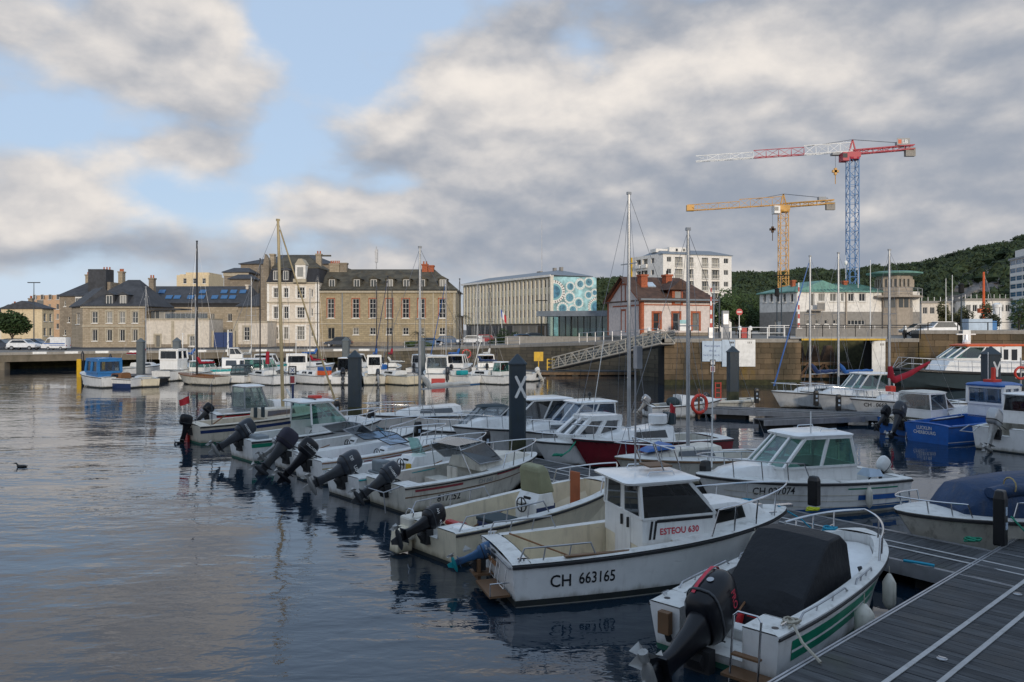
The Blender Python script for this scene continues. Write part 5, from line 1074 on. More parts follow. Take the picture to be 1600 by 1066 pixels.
# ------------------------------------------------------------------ mooring piles
def pile(label, px, D, ztop=4.05, wd=.66, m='pile', letter=None, rz=10, zlow=1.0):
    o = thing('mooring_pile', label, 'pile', W(px, D, 0), R(rz), 'square mooring piles with pointed caps'); h_ = wd / 2
    def ring(k, z): c_ = .22 * k; return [(-k + c_, -k, z), (k - c_, -k, z), (k, -k + c_, z), (k, k - c_, z), (k - c_, k, z), (-k + c_, k, z), (-k, k - c_, z), (-k, -k + c_, z)]
    MB().loft([ring(h_, zlow), ring(h_, ztop - wd * .62)]).build('shaft', m, o)
    MB().loft([ring(h_, -3), ring(h_, zlow)]).build('weed_zone', 'pile_low' if m == 'pile' else m, o)
    MB().loft([ring(h_ + .04, ztop - wd * .62), ring(h_ + .04, ztop - wd * .55), ring(.03, ztop)]).build('cap', m, o)
    if letter:
        t_ = text_mesh(letter, 1.0); xs_ = [v[0] for v in t_.v]; c_ = (min(xs_) + max(xs_)) / 2; x0, x1 = min(xs_), max(xs_)
        b = MB(); ww = .1; hgt = .72; zz = ztop - 1.55; yy = -h_ - .006
        if letter == 'X': segs = [((-.17, 0), (.17, hgt)), ((.17, 0), (-.17, hgt))]
        else: segs = [((0, 0), (0, hgt * .5)), ((0, hgt * .45), (-.16, hgt)), ((0, hgt * .45), (.16, hgt))]
        for i_, (p, q) in enumerate(segs):
            p = Vector((p[0] + .12, p[1])); q = Vector((q[0] + .12, q[1])); dd = (q - p).normalized(); nn = Vector((-dd.y, dd.x)) * ww / 2; pts_ = [p - nn]
            for a in range(7): an_ = math.pi * a / 6; pts_.append(p - nn * math.cos(an_) - dd * math.sin(an_) * ww / 2)
            pts_.append(q + nn)
            for a in range(7): an_ = math.pi * a / 6; pts_.append(q + nn * math.cos(an_) + dd * math.sin(an_) * ww / 2)
            b.poly([(v.x, yy - .002 * i_, zz + v.y) for v in pts_])
        b.build('letter', 'white_paint', o)
    return o
XP = pile('tall dark pile marked with a white X beside the near pontoon', 808.5, 29.2, 4.08, .62, letter='X', rz=0)
pile('dark unmarked pile on the near pontoon left of the X pile', 554.5, 41.0, 3.9, .62, rz=0); pile('dark pile in front of the white lock wall panels', 1145, 51, 3.9, .66, rz=0)
pile('dark pile marked with a white Y behind the blue fishing boat', 1548, 42, 4.08, .72, letter='Y', rz=0)
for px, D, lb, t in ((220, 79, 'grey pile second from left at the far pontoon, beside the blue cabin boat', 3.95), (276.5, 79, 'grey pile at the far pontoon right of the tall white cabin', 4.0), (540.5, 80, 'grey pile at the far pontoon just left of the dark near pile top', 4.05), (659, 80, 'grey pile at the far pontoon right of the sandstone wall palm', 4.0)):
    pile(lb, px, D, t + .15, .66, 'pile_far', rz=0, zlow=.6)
for px, D, z1_, m, lb in ((129, 84, 2.4, 'mast_black', 'thin black post at the left tip of the far pontoon'), (172.5, 78, 2.3, 'mast_black', 'thin black post beside the blue cabin boat')):
    o = thing('guide_post', lb, 'post', W(px, D, 0)); MB().tube([(0, 0, -2), (0, 0, z1_)], .16, 8).build('shaft', m, o); MB().lathe([(.16, z1_), (.02, z1_ + .3)], 8).build('cap', m, o)
for px, D, lb in ((123.5, 83, 'yellow marker board at the left tip of the far pontoon'), (163.5, 76, 'yellow marker board at the corner of the blue cabin boat')):
    o = thing('yellow_marker', lb, 'marker', W(px, D, 0)); MB().box(-.22, .22, -.06, .06, -.5, 1.85).build('board', 'yellow', o); MB().tube([(0, .1, -1), (0, .1, 1.7)], .06).build('post', 'alu', o)

# ------------------------------------------------------------------ pontoons built of planks
def pontoon(label, A, head, L_, wd, z=.5, plank=.145, lines=(.4, .58), cut=None, planks=True, name='pontoon'):
    o = thing(name, label, 'pontoon', (A[0], A[1], 0), R(head)); sh = None
    if planks:
        n = int(L_ / plank)
        b = MB(); hh = plank - .008; b.box(0, hh, .09, wd - .09, z - .035, z); me0 = b.build('plank', 'deckwood', o); me0.location = (0, 0, 0)
        for k in range(1, n):
            p = bpy.data.objects.new('plank', me0.data); COL.objects.link(p); p.parent = o; p.location = (k * plank, random.uniform(-.006, .006), random.uniform(-.004, .003))
            p.rotation_euler = (random.uniform(-.002, .002), random.uniform(-.01, .01), random.uniform(-.002, .002))
    else: MB().box(0, L_, .09, wd - .09, z - .035, z).build('deck', 'deckwood', o)
    for y0 in (0, wd - .085):
        b = MB(); b.box(0, L_, y0, y0 + .03, z - .26, z + .012); b.box(0, L_, y0 + .055, y0 + .085, z - .26, z + .012); b.box(0, L_, y0 + .03, y0 + .055, z - .26, z - .02); b.build('edge_rail', 'alu', o)
    for f_ in lines: MB().box(.05, L_ - .05, wd * f_ - .035, wd * f_ + .035, z + .006, z + .016).build('grip_strip', 'strip', o)
    k = .2
    while k < L_ - 1.5: MB().box(k, k + 1.6, .15, wd - .15, -.55, z - .06).build('float', 'dark', o, bevel=.04); k += 2.6
    return o
HS = 127.5; HWk = 42.8
u = Vector((math.cos(R(HS)), math.sin(R(HS)), 0)); nS = Vector((math.sin(R(HS)), -math.cos(R(HS)), 0))
# local +y of the pontoon points left of its heading
SA = Vector((8.55, 17.75, 0)) - u * 3.2
SP = pontoon('long wooden pontoon spine with boats moored on both sides', (SA.x, SA.y), HS, 36, 2.2, .488, lines=(.42, .60))
uw_ = Vector((math.cos(R(HWk)), math.sin(R(HWk)), 0)); nl = Vector((-uw_.y, uw_.x, 0))
WA = Vector((3.26, 10.14, 0)) - uw_ * 5.5 - nl * 2.5
WK = pontoon('wide dark wooden walkway crossing the bottom right corner', (WA.x, WA.y), HWk, 31, 2.5, .5, lines=(.40, .59))
def on_spine(s, y=1.1, z=.488): return SA + u * (s + 1.85) + Vector((-u.y, u.x, 0)) * y + Vector((0, 0, z))
for k, (s, t_) in enumerate(((9.0, .25), (14.5, .8), (20, 1.6))):
    p = on_spine(s, t_, .518); o = thing('deck_litter', ('tiny pale scrap on the pontoon spine nearest the walkway', 'tiny pale scrap on the pontoon spine before the X pile', 'tiny pale scrap on the pontoon spine beyond the X pile')[k], 'litter', p); MB().box(-.04, .05, -.03, .03, 0, .012).build('scrap', 'strip', o)
for (px, py, lb) in ((1472, 1030, 'small metal disc set in the walkway between the grip strips'), (1590, 929, 'small metal disc on the walkway at the right edge')):
    p = ground(px, py, .505); o = thing('deck_stud', lb, 'stud', p, R(40)); MB().lathe([(.07, 0), (.07, .012), (.04, .022)], 12).build('plate', 'alu', o, smooth=30); MB().box(-.015, .015, -.05, .05, .02, .03).build('slot', 'steel', o)
# service pedestals
def pedestal(label, loc, rz=0, h=.95):
    o = thing('service_pedestal', label, 'pedestal', loc, R(rz), 'service pedestals along the pontoon')
    MB().loft([[(-.13, -.11, 0), (.13, -.11, 0), (.13, .11, 0), (-.13, .11, 0)], [(-.13, -.11, h * .85), (.13, -.11, h * .85), (.13, .11, h * .85), (-.13, .11, h * .85)], [(-.1, -.07, h), (.1, -.09, h), (.1, .09, h), (-.1, .07, h)]]).build('body', 'black', o, bevel=.03)
    MB().box(-.06, .06, -.125, -.112, h * .3, h * .42).build('socket', 'signblue', o); MB().box(-.05, .05, -.12, -.112, h * .55, h * .7).build('socket', 'signblue', o)
    return o
pedestal('dark service pedestal behind the cabin boat numbered 663165', on_spine(6.4, .3), HS - 90); pedestal('dark service pedestal at the foot of the X pile', on_spine(15.2, 1.3), HS - 90); pedestal('dark service pedestal near the white motorboat bow behind the X pile', on_spine(19, 1.8), HS - 90); pedestal('dark service pedestal left of the unmarked pile', on_spine(24, 1.2), HS - 90); pedestal('dark service pedestal beside the unmarked pile at the far end', on_spine(29, .5), HS - 90)
p = ground(1563, 852, .5); pedestal('dark service pedestal at the right edge where the walkway meets the spine', p, HWk, 1.15); p = ground(1272, 790, .5); pedestal('short dark pedestal with yellow rope beside the white cabin boat 027074', p, HS, .75)
# right hand pontoon
a_ = ground(1040, 637, .5); b_ = ground(1420, 652, .5)
RP = pontoon('right hand pontoon behind the near boats carrying the red life ring', (a_.x, a_.y), math.degrees(math.atan2(b_.y - a_.y, b_.x - a_.x)), (b_ - a_).length + 12, 2.0, .5, planks=True, plank=.2)
fp = ground(1195, 656, .5); fq = ground(1352, 650, .5); pontoon('short grey finger pontoon in front of the right hand pontoon', (fp.x, fp.y), math.degrees(math.atan2(fq.y - fp.y, fq.x - fp.x)), (fq - fp).length, 1.0, .45, planks=False, lines=())
for px, py, lb in ((1275, 626, 'small dark pedestal left of the white cabin boat on the right pontoon'), (1310, 634, 'small dark pedestal in front of the white cabin boat on the right pontoon'), (1182, 622, 'small dark pedestal right of the dark pile on the right pontoon')): pedestal(lb, ground(px, py + 8, .5), 0, .9)
# far pontoon
fa = W(160, 77.5); fb = W(830, 81); 
FP = pontoon('far pontoon with the row of boats below the old houses', (fa.x, fa.y), math.degrees(math.atan2(fb.y - fa.y, fb.x - fa.x)), (fb - fa).length, 2.2, .5, planks=False, lines=())
for px, lb in ((196, 'left'), (262, 'second'), (373, 'third'), (470, 'fourth'), (578, 'fifth'), (683, 'sixth'), (757, 'right')):
    c_ = W(px, 76.2); o = thing('pontoon_finger', lb + ' short wooden finger of the far pontoon' if lb in ('left', 'right') else lb + ' short wooden finger from the left on the far pontoon', 'pontoon', c_, 0, 'fingers of the far pontoon'); MB().box(-.45, .45, -2.6, 1.4, .36, .46).build('deck', 'deckwood', o); MB().box(-.5, .5, -2.6, -1.2, -.4, .35).build('float', 'dark', o)

# pontoon letter signs with ladder
for px, D, let, lb, yb, yt in ((457, 40.5, 'X', 'small X sign on a post with red notice on the near pontoon', 628, 572), (1113.5, 50, 'Y', 'small Y sign on a post with red notice on the right hand pontoon', 620, 562)):
    o = thing('pontoon_sign', lb, 'sign', W(px, D, .5)); zt_ = zat(yt, D) - .5; sz = 13 / F * D if let == 'X' else 9 / F * D
    MB().tube([(0, .06, 0), (0, .06, zt_)], .06, 8).build('post', 'navy', o); MB().box(-sz / 2, sz / 2, -.04, .0, zt_ - sz, zt_).build('board_frame', 'inkblack', o, bevel=.02); MB().box(-sz * .36, sz * .36, -.055, -.041, zt_ - sz * .86, zt_ - sz * .14).build('board', 'white_paint', o)
    t_ = text_mesh(let, sz * .72); t_.v = [(v[0] - sz * .22, -.06, zt_ - sz * .76 + v[1]) for v in t_.v]; t_.build('letter', 'inkblue', o)
    MB().box(-sz * .38, sz * .38, -.03, 0, zt_ - sz * 2.15, zt_ - sz * 1.12).build('notice', 'white_paint', o); MB().box(-sz * .27, sz * .27, -.04, -.031, zt_ - sz * 2.05, zt_ - sz * 1.22).build('notice_print', 'seat_r', o)
def lifering(label, loc, rz=0, Rr=.33):
    o = thing('life_ring', label, 'life ring', loc, R(rz)); MB().torus((0, 0, 0), Rr, .085, 'y', 22, 8).build('ring', 'ringred', o, smooth=60)
    b = MB(); [b.torus((Rr * math.cos(a), 0, Rr * math.sin(a)), .092, .02, 'y', 8, 4) for a in (.8, 2.36, 3.93, 5.5)]; b.build('band', 'white_paint', o); return o
p = ground(1093, 655, .5); o = thing('ring_stand', 'post carrying the red life ring on the right hand pontoon', 'post', p); MB().tube([(0, .14, 0), (0, .14, 1.5)], .05).build('post', 'wood', o); lifering('red life ring on the right hand pontoon', p + Vector((0, 0, .75)), 25, .44); lifering('orange red life ring at the far right quay railing', W(1595, 55, 1.95), 0, .4); lifering('small red life ring on the quay wall in the middle', W(729, 108.5, 1.6), 0, .55)
o = thing('ring_bracket', 'pole holding the life ring at the right edge', 'post', W(1595, 55.15, 0)); MB().tube([(0, 0, -2), (0, 0, 3)], .06).build('post', 'alu', o)
o = thing('emergency_ladder', 'red folded emergency ladder on the right hand pontoon under the Y sign', 'ladder', W(1122, 49.9, .5)); b = MB(); [b.bar((x, 0, 0), (x, 0, 1.15), .06) for x in (-.17, .17)]; [b.bar((-.17, 0, z_), (.17, 0, z_), .05) for z_ in (.2, .5, .8, 1.1)]; b.build('frame', 'ringred', o)
# duck
p = ground(34, 730); o = thing('duck', 'small dark duck swimming alone at the left edge', 'duck', p, R(172)); o.scale = (.85, .8, .62)
b = MB(); rings = []
for x, r, zc in ((-.3, .01, .09), (-.22, .06, .06), (-.1, .12, .04), (.06, .13, .03), (.16, .10, .05), (.2, .055, .11), (.23, .045, .18), (.27, .055, .215), (.33, .045, .215), (.37, .018, .2), (.43, .015, .195)): rings.append([(x, r * math.cos(a), zc + r * .8 * math.sin(a)) for a in [2 * math.pi * k / 8 for k in range(8)]])
b.loft(rings).build('body', 'duck', o, smooth=60)
# ------------------------------------------------------------------ boats
class Boat:
    motors = 0
    def __init__(s, name, label, stern, head, L_, B_, zs=.75, zb=1.1, hull='gel', boot='bootblack', bootz=.10, deck='deckw', cat='boat', cp=(.04, .55), sd=.2, floor=.16, sw=.88, tm=.38, p=2.3, q=.72, rake=.7, tr=.12, draft=.35, cam=.06, rub='rubber', rubr=.03, group=None, liner='liner', ns=26, notch=None):
        s.L, s.B, s.zs, s.zb, s.sw, s.tm, s.p, s.q, s.rake, s.tr, s.draft, s.cam = L_, B_, zs, zb, sw, tm, p, q, rake, tr, draft, cam
        s.root = thing(name, label, cat, (stern[0], stern[1], 0), R(head), group)
        ts = [k / ns for k in range(ns - 2)] + [.94, .965, .985, 1.0]; s.ts = ts = sorted(set(ts)); h = MB(); rings = []
        for t in ts:
            zk, zc, zg = s.zk(t), s.zc(t), s.zg(t); zz = [zk, zk + (zc - zk) * .5, zc] + [zc + (zg - zc) * f_ for f_ in (.2, .45, .7, .88, 1)]
            r = [(s.x(t, z), s.ys(t, z), z) for z in zz[::-1]] + [(s.x(t, z), -s.ys(t, z), z) for z in zz[1:]]
            rings.append(r)
        h.loft(rings, closed=False)
        if notch: nw, zn = notch; h.poly((rings[0] + [(s.x(0, zs), -nw, zs), (s.x(0, zn), -nw, zn), (s.x(0, zn), nw, zn), (s.x(0, zs), nw, zs)])[::-1])
        else: h.poly(rings[0][::-1])
        h.build('hull', hull, s.root, smooth=32)
        if boot: s.band('bottom_paint', -.3, bootz, boot, 0, 1, .006, transom=True)
        # deck with an open cockpit
        d_ = MB(); t0, t1 = cp; dt = [t for t in ts if t < t0] + [t0]; ct = [t0] + [t for t in ts if t0 < t < t1] + [t1]; ft = [t1] + [t for t in ts if t > t1]
        def full(tt):
            return [[(s.x(t, s.zg(t)), s.hb(t) * f_, s.zg(t) + cam * (1 - f_ * f_) * min(1, s.hb(t) * 2)) for f_ in (1, .75, .4, 0, -.4, -.75, -1)] for t in tt]
        if t0 > 0 and notch:
            nw, zn = notch; xe = t0 * L_; xs_ = s.x(0, zs)
            for sg in (1, -1): d_.loft([[(s.x(t, s.zg(t)), sg * s.hb(t), s.zg(t)), (s.x(t, s.zg(t)), sg * (s.hb(t) - .05), s.zg(t) + .02), (s.x(t, s.zg(t)), sg * nw, s.zg(t) + .02), (s.x(t, s.zg(t)), sg * nw, zn)] for t in dt], closed=False)
            d_.poly([(xs_ + .01, nw, zn), (xs_ + .01, -nw, zn), (xe, -nw, zn), (xe, nw, zn)])
        elif t0 > 0: d_.loft(full([0] + dt[1:] if dt[0] == 0 else dt), closed=False)
        if t1 < 1: d_.loft(full(ft), closed=False)
        s.inner = lambda t: max(.08, s.hb(t) - sd)
        for sg in (1, -1): d_.loft([[(s.x(t, s.zg(t)), sg * s.hb(t), s.zg(t)), (s.x(t, s.zg(t)), sg * (s.hb(t) - .04), s.zg(t) + .025), (s.x(t, s.zg(t)), sg * s.inner(t), s.zg(t) + .02)] for t in ct], closed=False)
        s.deck = d_.build('deck', deck, s.root, smooth=40)
        if t1 > t0:
            c = MB()
            rr = [[(t * L_, s.inner(t), s.zg(t) + .02), (t * L_, s.inner(t) - .02, floor), (t * L_, 0, floor), (t * L_, -s.inner(t) + .02, floor), (t * L_, -s.inner(t), s.zg(t) + .02)] for t in ct]
            c.loft(rr, closed=False); c.poly(rr[-1])
            if notch and t0 > 0: a_, b_, c_, d2, e_ = rr[0]; c.poly([e_, d2, b_, a_, (a_[0], notch[0], a_[2]), (a_[0], notch[0], notch[1]), (a_[0], -notch[0], notch[1]), (a_[0], -notch[0], a_[2])])
            else: c.poly(rr[0][::-1])
            c.build('cockpit', liner, s.root, smooth=30)
        if rub:
            for sg in (1, -1): MB().tube([(s.x(t, s.zg(t) - .05), sg * (s.ys(t, s.zg(t) - .05) + .008), s.zg(t) - .05) for t in ts], rubr, 6).build('rub_rail', rub, s.root)
        s.floor = floor
    def hb(s, t):
        if t < s.tm: return s.B / 2 * (s.sw + (1 - s.sw) * math.sin(t / s.tm * math.pi / 2))
        f_ = (t - s.tm) / (1 - s.tm); return max(.012, s.B / 2 * max(0, 1 - f_ ** s.p) ** s.q)
    def zg(s, t): return s.zs + (s.zb - s.zs) * t ** 1.8
    def zc(s, t): return -.03 + .5 * s.zb * max(0, (t - .3) / .7) ** 2.2
    def zk(s, t): return -s.draft + .6 * s.draft * t ** 4
    def ys(s, t, z):
        zk, zc, zg = s.zk(t), s.zc(t), s.zg(t); yg = s.hb(t); yc = yg * (.9 - .32 * t ** 2.5)
        if z <= zc: return yc * max(0, (z - zk) / (zc - zk)) ** .8
        return yc + (yg - yc) * min(1, (z - zc) / (zg - zc)) ** (.8 + .8 * t)
    def x(s, t, z): return t * s.L - s.rake * t ** 5 * (s.zb - z) / s.zb - s.tr * z * (1 - t) ** 8
    def zd(s, x): return s.zg(min(1, max(0, x / s.L)))
    def band(s, name, z0, z1, m, t0=0, t1=1, off=.005, rel=False, transom=False, sides=(1, -1)):
        tt = [t0] + [t for t in s.ts if t0 < t < t1] + [t1]; b = MB()
        f_ = (lambda t, z: s.zg(t) - z) if rel else (lambda t, z: max(z, s.zk(t)))
        for sg in sides:
            b.loft([[(s.x(t, z) - (off if t == 0 else 0), sg * (s.ys(t, z) + off), z) for z in [f_(t, z0) + (f_(t, z1) - f_(t, z0)) * k / 4 for k in range(5)]] for t in tt], closed=False)
        if transom:
            zz = [f_(0, z0) + (f_(0, z1) - f_(0, z0)) * k / 4 for k in range(5)]
            b.poly([(s.x(0, z) - off, s.ys(0, z) + off, z) for z in zz] + [(s.x(0, z) - off, -s.ys(0, z) - off, z) for z in zz[::-1]])
        return b.build(name, m, s.root, smooth=40)
    def text(s, txt, t0, drop, size, m='inkblack', side=-1, sx=1.0, name='registration'):
        b = text_mesh(txt, size, 0, sx); nv = []
        for (u_, v_, _) in b.v:
            t = t0 + (u_ if side < 0 else -u_) / s.L; z = s.zg(t0) - drop + v_; nv.append((s.x(t, z), side * (s.ys(t, z) + .008), z))
        b.v = nv; return b.build(name, m, s.root)
    def part(s, b, name, m, parent=None, **k): return b.build(name, m, parent or s.root, **k)
    def rail(s, t0, t1=1.0, h=.45, n=5, m='steel', r=.018, inset=.06, flare=0.0, name='bow_rail', mid=False, sides=(1, -1)):
        tt = [t0 + (t1 - t0) * k / 14 for k in range(15)]
        P_ = lambda t, sg, z: Vector((s.x(t, s.zg(t)) + flare * t, sg * max(0.0, s.hb(t) - inset) if t < .995 else 0, s.zg(t) + z))
        b = MB()
        lines = [(h, r)] + ([(h * .5, r * .8)] if mid else [])
        for hh, rr in lines:
            if t1 >= .99 and len(sides) == 2:
                pts_ = [P_(tt[0], 1, .02)] + [P_(t, 1, hh) for t in tt[1:]] + [P_(t, -1, hh) for t in tt[::-1][1:-1]] + [P_(tt[0], -1, .02)]
                b.tube(pts_, rr, 6)
            else:
                for sg in sides: b.tube([P_(tt[0], sg, .02)] + [P_(t, sg, hh) for t in tt[1:-1]] + [P_(tt[-1], sg, .02)], rr, 6)
        for sg in sides:
            for k in range(1, n): t = t0 + (t1 - t0) * k / n; q = P_(t, sg, 0); q2 = P_(t, sg, h); b.tube([q + Vector((-.05, 0, 0)), q2], r * .85, 5)
        return b.build(name, m, s.root)
    # coachroof / cuddy: lofted trunk with side windows
    def trunk(s, x0, x1, w0, w1, h0, h1, m='cabin_w', wins=(), name='coachroof', wm='glass_dark', slope=.25, front=.5, zoff=0.0):
        def ring(x, w_, h_):
            z = s.zd(x) + .01 + zoff; return [(x, w_, z), (x, w_ * (1 - slope * .5), z + h_ * .6), (x, w_ * (1 - slope), z + h_), (x, 0, z + h_ * 1.12), (x, -w_ * (1 - slope), z + h_), (x, -w_ * (1 - slope * .5), z + h_ * .6), (x, -w_, z)]
        n = 7; rings = [ring(x0 + (x1 - front - x0) * k / n, w0 + (w1 - w0) * k / n, h0 + (h1 - h0) * k / n) for k in range(n + 1)]
        rings.append(ring(x1 - front * .3, w1 * .8, h1 * .55)); rings.append(ring(x1, w1 * .55, .03))
        b = MB(); b.loft(rings, closed=False); b.poly(rings[0][::-1]); o = b.build(name, m, s.root, smooth=45)
        for (a, c) in wins:
            for sg in (1, -1):
                q = []
                for x, f_ in ((a, .22), (c, .22), (c - .06, .82), (a + .06, .82)):
                    k = (x - x0) / (x1 - front - x0); w_ = w0 + (w1 - w0) * k; h_ = h0 + (h1 - h0) * k; z = s.zd(x) + .01 + zoff
                    yy = w_ * (1 - slope * f_ * .83); q.append((x, sg * (yy + .012), z + h_ * f_))
                s.part(MB().poly(q), 'side_window', wm, o)
        return o
    # wheelhouse: base, pillars, panes, roof
    def house(s, x0, x1, wa, wf, z0, z1, z2, rf=.5, rb=.0, ins=.08, m='cabin_w', gm='glass', roofm='cabin_w', aft=True, mull=1, ov=.12, ova=.25, solid=False, door=False, bulge=.18, pw=.05, rail=False, roofth=.07):
        def ring(z, top=False):
            i = ins if top else 0; xa = x0 + (rb if top else 0); xf = x1 - (rf if top else 0)
            return [Vector(v) for v in [(xa, wa - i, z), (xf - bulge, wf - i, z), (xf, (wf - i) * .45, z), (xf, -(wf - i) * .45, z), (xf - bulge, -wf + i, z), (xa, -wa + i, z)]]
        lo, si, tp = ring(z0), ring(z1), ring(z2, True)
        b = MB(); b.loft([lo, si], closed=True, cap=False); 
        if not aft: b.f.pop(5); b.mi.pop()
        base = b.build('wheelhouse', m, s.root, bevel=.0)
        fr = MB(); n = 6
        for k in range(n): fr.bar(si[k], tp[k], pw)
        if mull:
            for k in (0, 4):
                for j in range(1, mull + 1): f_ = j / (mull + 1); fr.bar(si[k].lerp(si[(k + 1) % 6], f_), tp[k].lerp(tp[(k + 1) % 6], f_), pw)
        for k in range(n if aft else n - 1): fr.bar(si[k], si[(k + 1) % n], pw * .8); fr.bar(tp[k], tp[(k + 1) % n], pw * 1.3)
        fr.build('window_frame', m, base)
        for k in range(n if aft else n - 1):
            a, c, e, g_ = si[k], si[(k + 1) % n], tp[(k + 1) % n], tp[k]
            if solid and k in (5,):
                MB().poly([a, c, e, g_]).build('aft_panel', m, base)
                nrm = (c - a).cross(g_ - a).normalized() * .012
                for f0_, f1_ in ((.08, .44), (.56, .92)): MB().poly([a.lerp(c, f0_).lerp(g_.lerp(e, f0_), .05) - nrm, a.lerp(c, f1_).lerp(g_.lerp(e, f1_), .05) - nrm, a.lerp(c, f1_).lerp(g_.lerp(e, f1_), .92) - nrm, a.lerp(c, f0_).lerp(g_.lerp(e, f0_), .92) - nrm]).build('aft_window', gm, base)
            else: MB().poly([a, c, e, g_]).build('pane', gm, base)
        def rr(z, o_, oa):
            xa = x0 + rb - oa; xf = x1 - rf + o_; ya = wa - ins + o_ * .6; yf = wf - ins + o_ * .6; c_ = .15; out_ = []
            for (cx, cy, a0) in ((xf - c_, yf - c_, 0), (xa + c_, ya - c_, 90), (xa + c_, -ya + c_, 180), (xf - c_, -yf + c_, 270)):
                for a in (0, 30, 60, 90): out_.append((cx + c_ * math.cos(R(a0 + a)), cy + c_ * math.sin(R(a0 + a)), z))
            return out_
        r_ = MB(); r_.loft([rr(z2, ov, ova), rr(z2 + roofth * .6, ov + .02, ova + .02), rr(z2 + roofth, ov - .06, ova - .06), [(x * .75 + (x0 + x1 - rf + rb) / 2 * .25, y * .6, z2 + roofth * 1.5) for x, y, z in rr(0, ov, ova)]]); o = r_.build('roof', roofm, s.root, smooth=40)
        if rail:
            for sg in (1, -1): MB().tube([(x0 + .3, sg * wa * .55, z2 + roofth), (x0 + .35, sg * wa * .55, z2 + roofth + .1), (x0 + .85, sg * wa * .55, z2 + roofth + .1), (x0 + .9, sg * wa * .55, z2 + roofth)], .014, 5).build('grab_rail', 'steel', o)
        return base
    def screen(s, x, w_, z, h_, rake=.4, depth=.5, gm='glass_smoke', fm='alu', r=.016):
        lo = [Vector(v) for v in ((x - depth, w_, z), (x - .1, w_ * .8, z), (x, w_ * .3, z), (x, -w_ * .3, z), (x - .1, -w_ * .8, z), (x - depth, -w_, z))]
        up = [Vector((v.x - rake, v.y * .88, z + h_ * (1 if 0 < k < 5 else .75))) for k, v in enumerate(lo)]
        b = MB(); b.tube(up, r, 6); b.tube(lo, r, 6); [b.tube([lo[k], up[k]], r, 5) for k in (0, 1, 4, 5)]; o = b.build('windscreen_frame', fm, s.root)
        for k in range(5): MB().poly([lo[k], lo[k + 1], up[k + 1], up[k]]).build('pane', gm, o)
        return o
    def console(s, x, y=0, w_=.5, h_=.8, m='gel', screen=None, wheel=True, d_=.45):
        z = s.floor; b = MB(); a = w_ / 2
        b.loft([[(x, y + a, z), (x, y - a, z), (x + d_, y - a, z), (x + d_, y + a, z)], [(x, y + a, z + h_ * .75), (x, y - a, z + h_ * .75), (x + d_, y - a, z + h_ * .75), (x + d_, y + a, z + h_ * .75)], [(x + .15, y + a * .95, z + h_), (x + .15, y - a * .95, z + h_), (x + d_ - .05, y - a * .95, z + h_), (x + d_ - .05, y + a * .95, z + h_)]])
        o = b.build('console', m, s.root, bevel=.02)
        MB().box(x + .05, x + .07, y - .12, y + .12, z + h_ * .78, z + h_ * .9).build('instrument', 'black', o)
        if wheel: q = MB(); q.torus((x - .12, y, z + h_ * .72), .17, .016, 'x', 16, 5); q.bar((x - .12, y - .16, z + h_ * .72), (x - .12, y + .16, z + h_ * .72), .025); q.bar((x - .12, y, z + h_ * .56), (x - .12, y, z + h_ * .88), .025); q.bar((x - .12, y, z + h_ * .72), (x + .05, y, z + h_ * .72), .04); q.build('steering_wheel', 'black', o)
        if screen:
            hh, gm = screen; q = MB(); q.loft([[(x + d_ - .08, y + a, z + h_), (x + d_ + .02, y + a * .5, z + h_), (x + d_ + .02, y - a * .5, z + h_), (x + d_ - .08, y - a, z + h_)], [(x + d_ - .3, y + a * .8, z + h_ + hh), (x + d_ - .22, y + a * .4, z + h_ + hh), (x + d_ - .22, y - a * .4, z + h_ + hh), (x + d_ - .3, y - a * .8, z + h_ + hh)]], closed=False); q.build('console_screen', gm, o, smooth=60)
        return o
    def bench(s, x, w_=None, h_=.38, d_=.45, m='deckw', cushion=None):
        w_ = w_ or s.inner(x / s.L) * 1.7; o = MB().box(x, x + d_, -w_ / 2, w_ / 2, s.floor, s.floor + h_).build('bench', m, s.root, bevel=.02)
        if cushion: MB().box(x + .02, x + d_ - .02, -w_ / 2 + .03, w_ / 2 - .03, s.floor + h_, s.floor + h_ + .07).build('cushion', cushion, o, bevel=.025)
        return o
    def mast(s, x, z0, h_, m='mast', r=.06, spreaders=1, boom=None, bm='canvas_w', stays=True, furl=None, lean=0.0, sprw=.55):
        top = Vector((x + lean, 0, z0 + h_)); o = s.part(MB().tube([(x, 0, z0 - .3), (x + lean * .5, 0, z0 + h_ * .5), top], [r, r, r * .75], 8).box(top.x - .08, top.x + .08, -.05, .05, top.z, top.z + .1), 'mast', m)
        for k in range(spreaders): zz = z0 + h_ * (.55 if spreaders == 1 else .4 + .3 * k); MB().bar((x + lean * .5, -sprw, zz), (x + lean * .5, sprw, zz), .035).build('spreader', m, o)
        if stays:
            b = MB(); zz = z0 + h_ * .55; b.tube([top, (s.L * .985, 0, s.zb)], .009, 4); b.tube([top, (.05, 0, s.zs)], .009, 4)
            for sg in (1, -1): t = x / s.L; b.tube([top, (x, sg * sprw, zz), (x - .1, sg * (s.hb(t) - .05), s.zg(t))], .008, 4); b.tube([(x, 0, zz), (x - .3, sg * (s.hb(t) - .05), s.zg(t))], .008, 4)
            b.build('rigging', 'wire', o)
        if furl: MB().tube([(s.L * .97, 0, s.zb + .3), top + Vector((.1, 0, -.4))], [.055, .03], 7).build('furled_jib', furl, o)
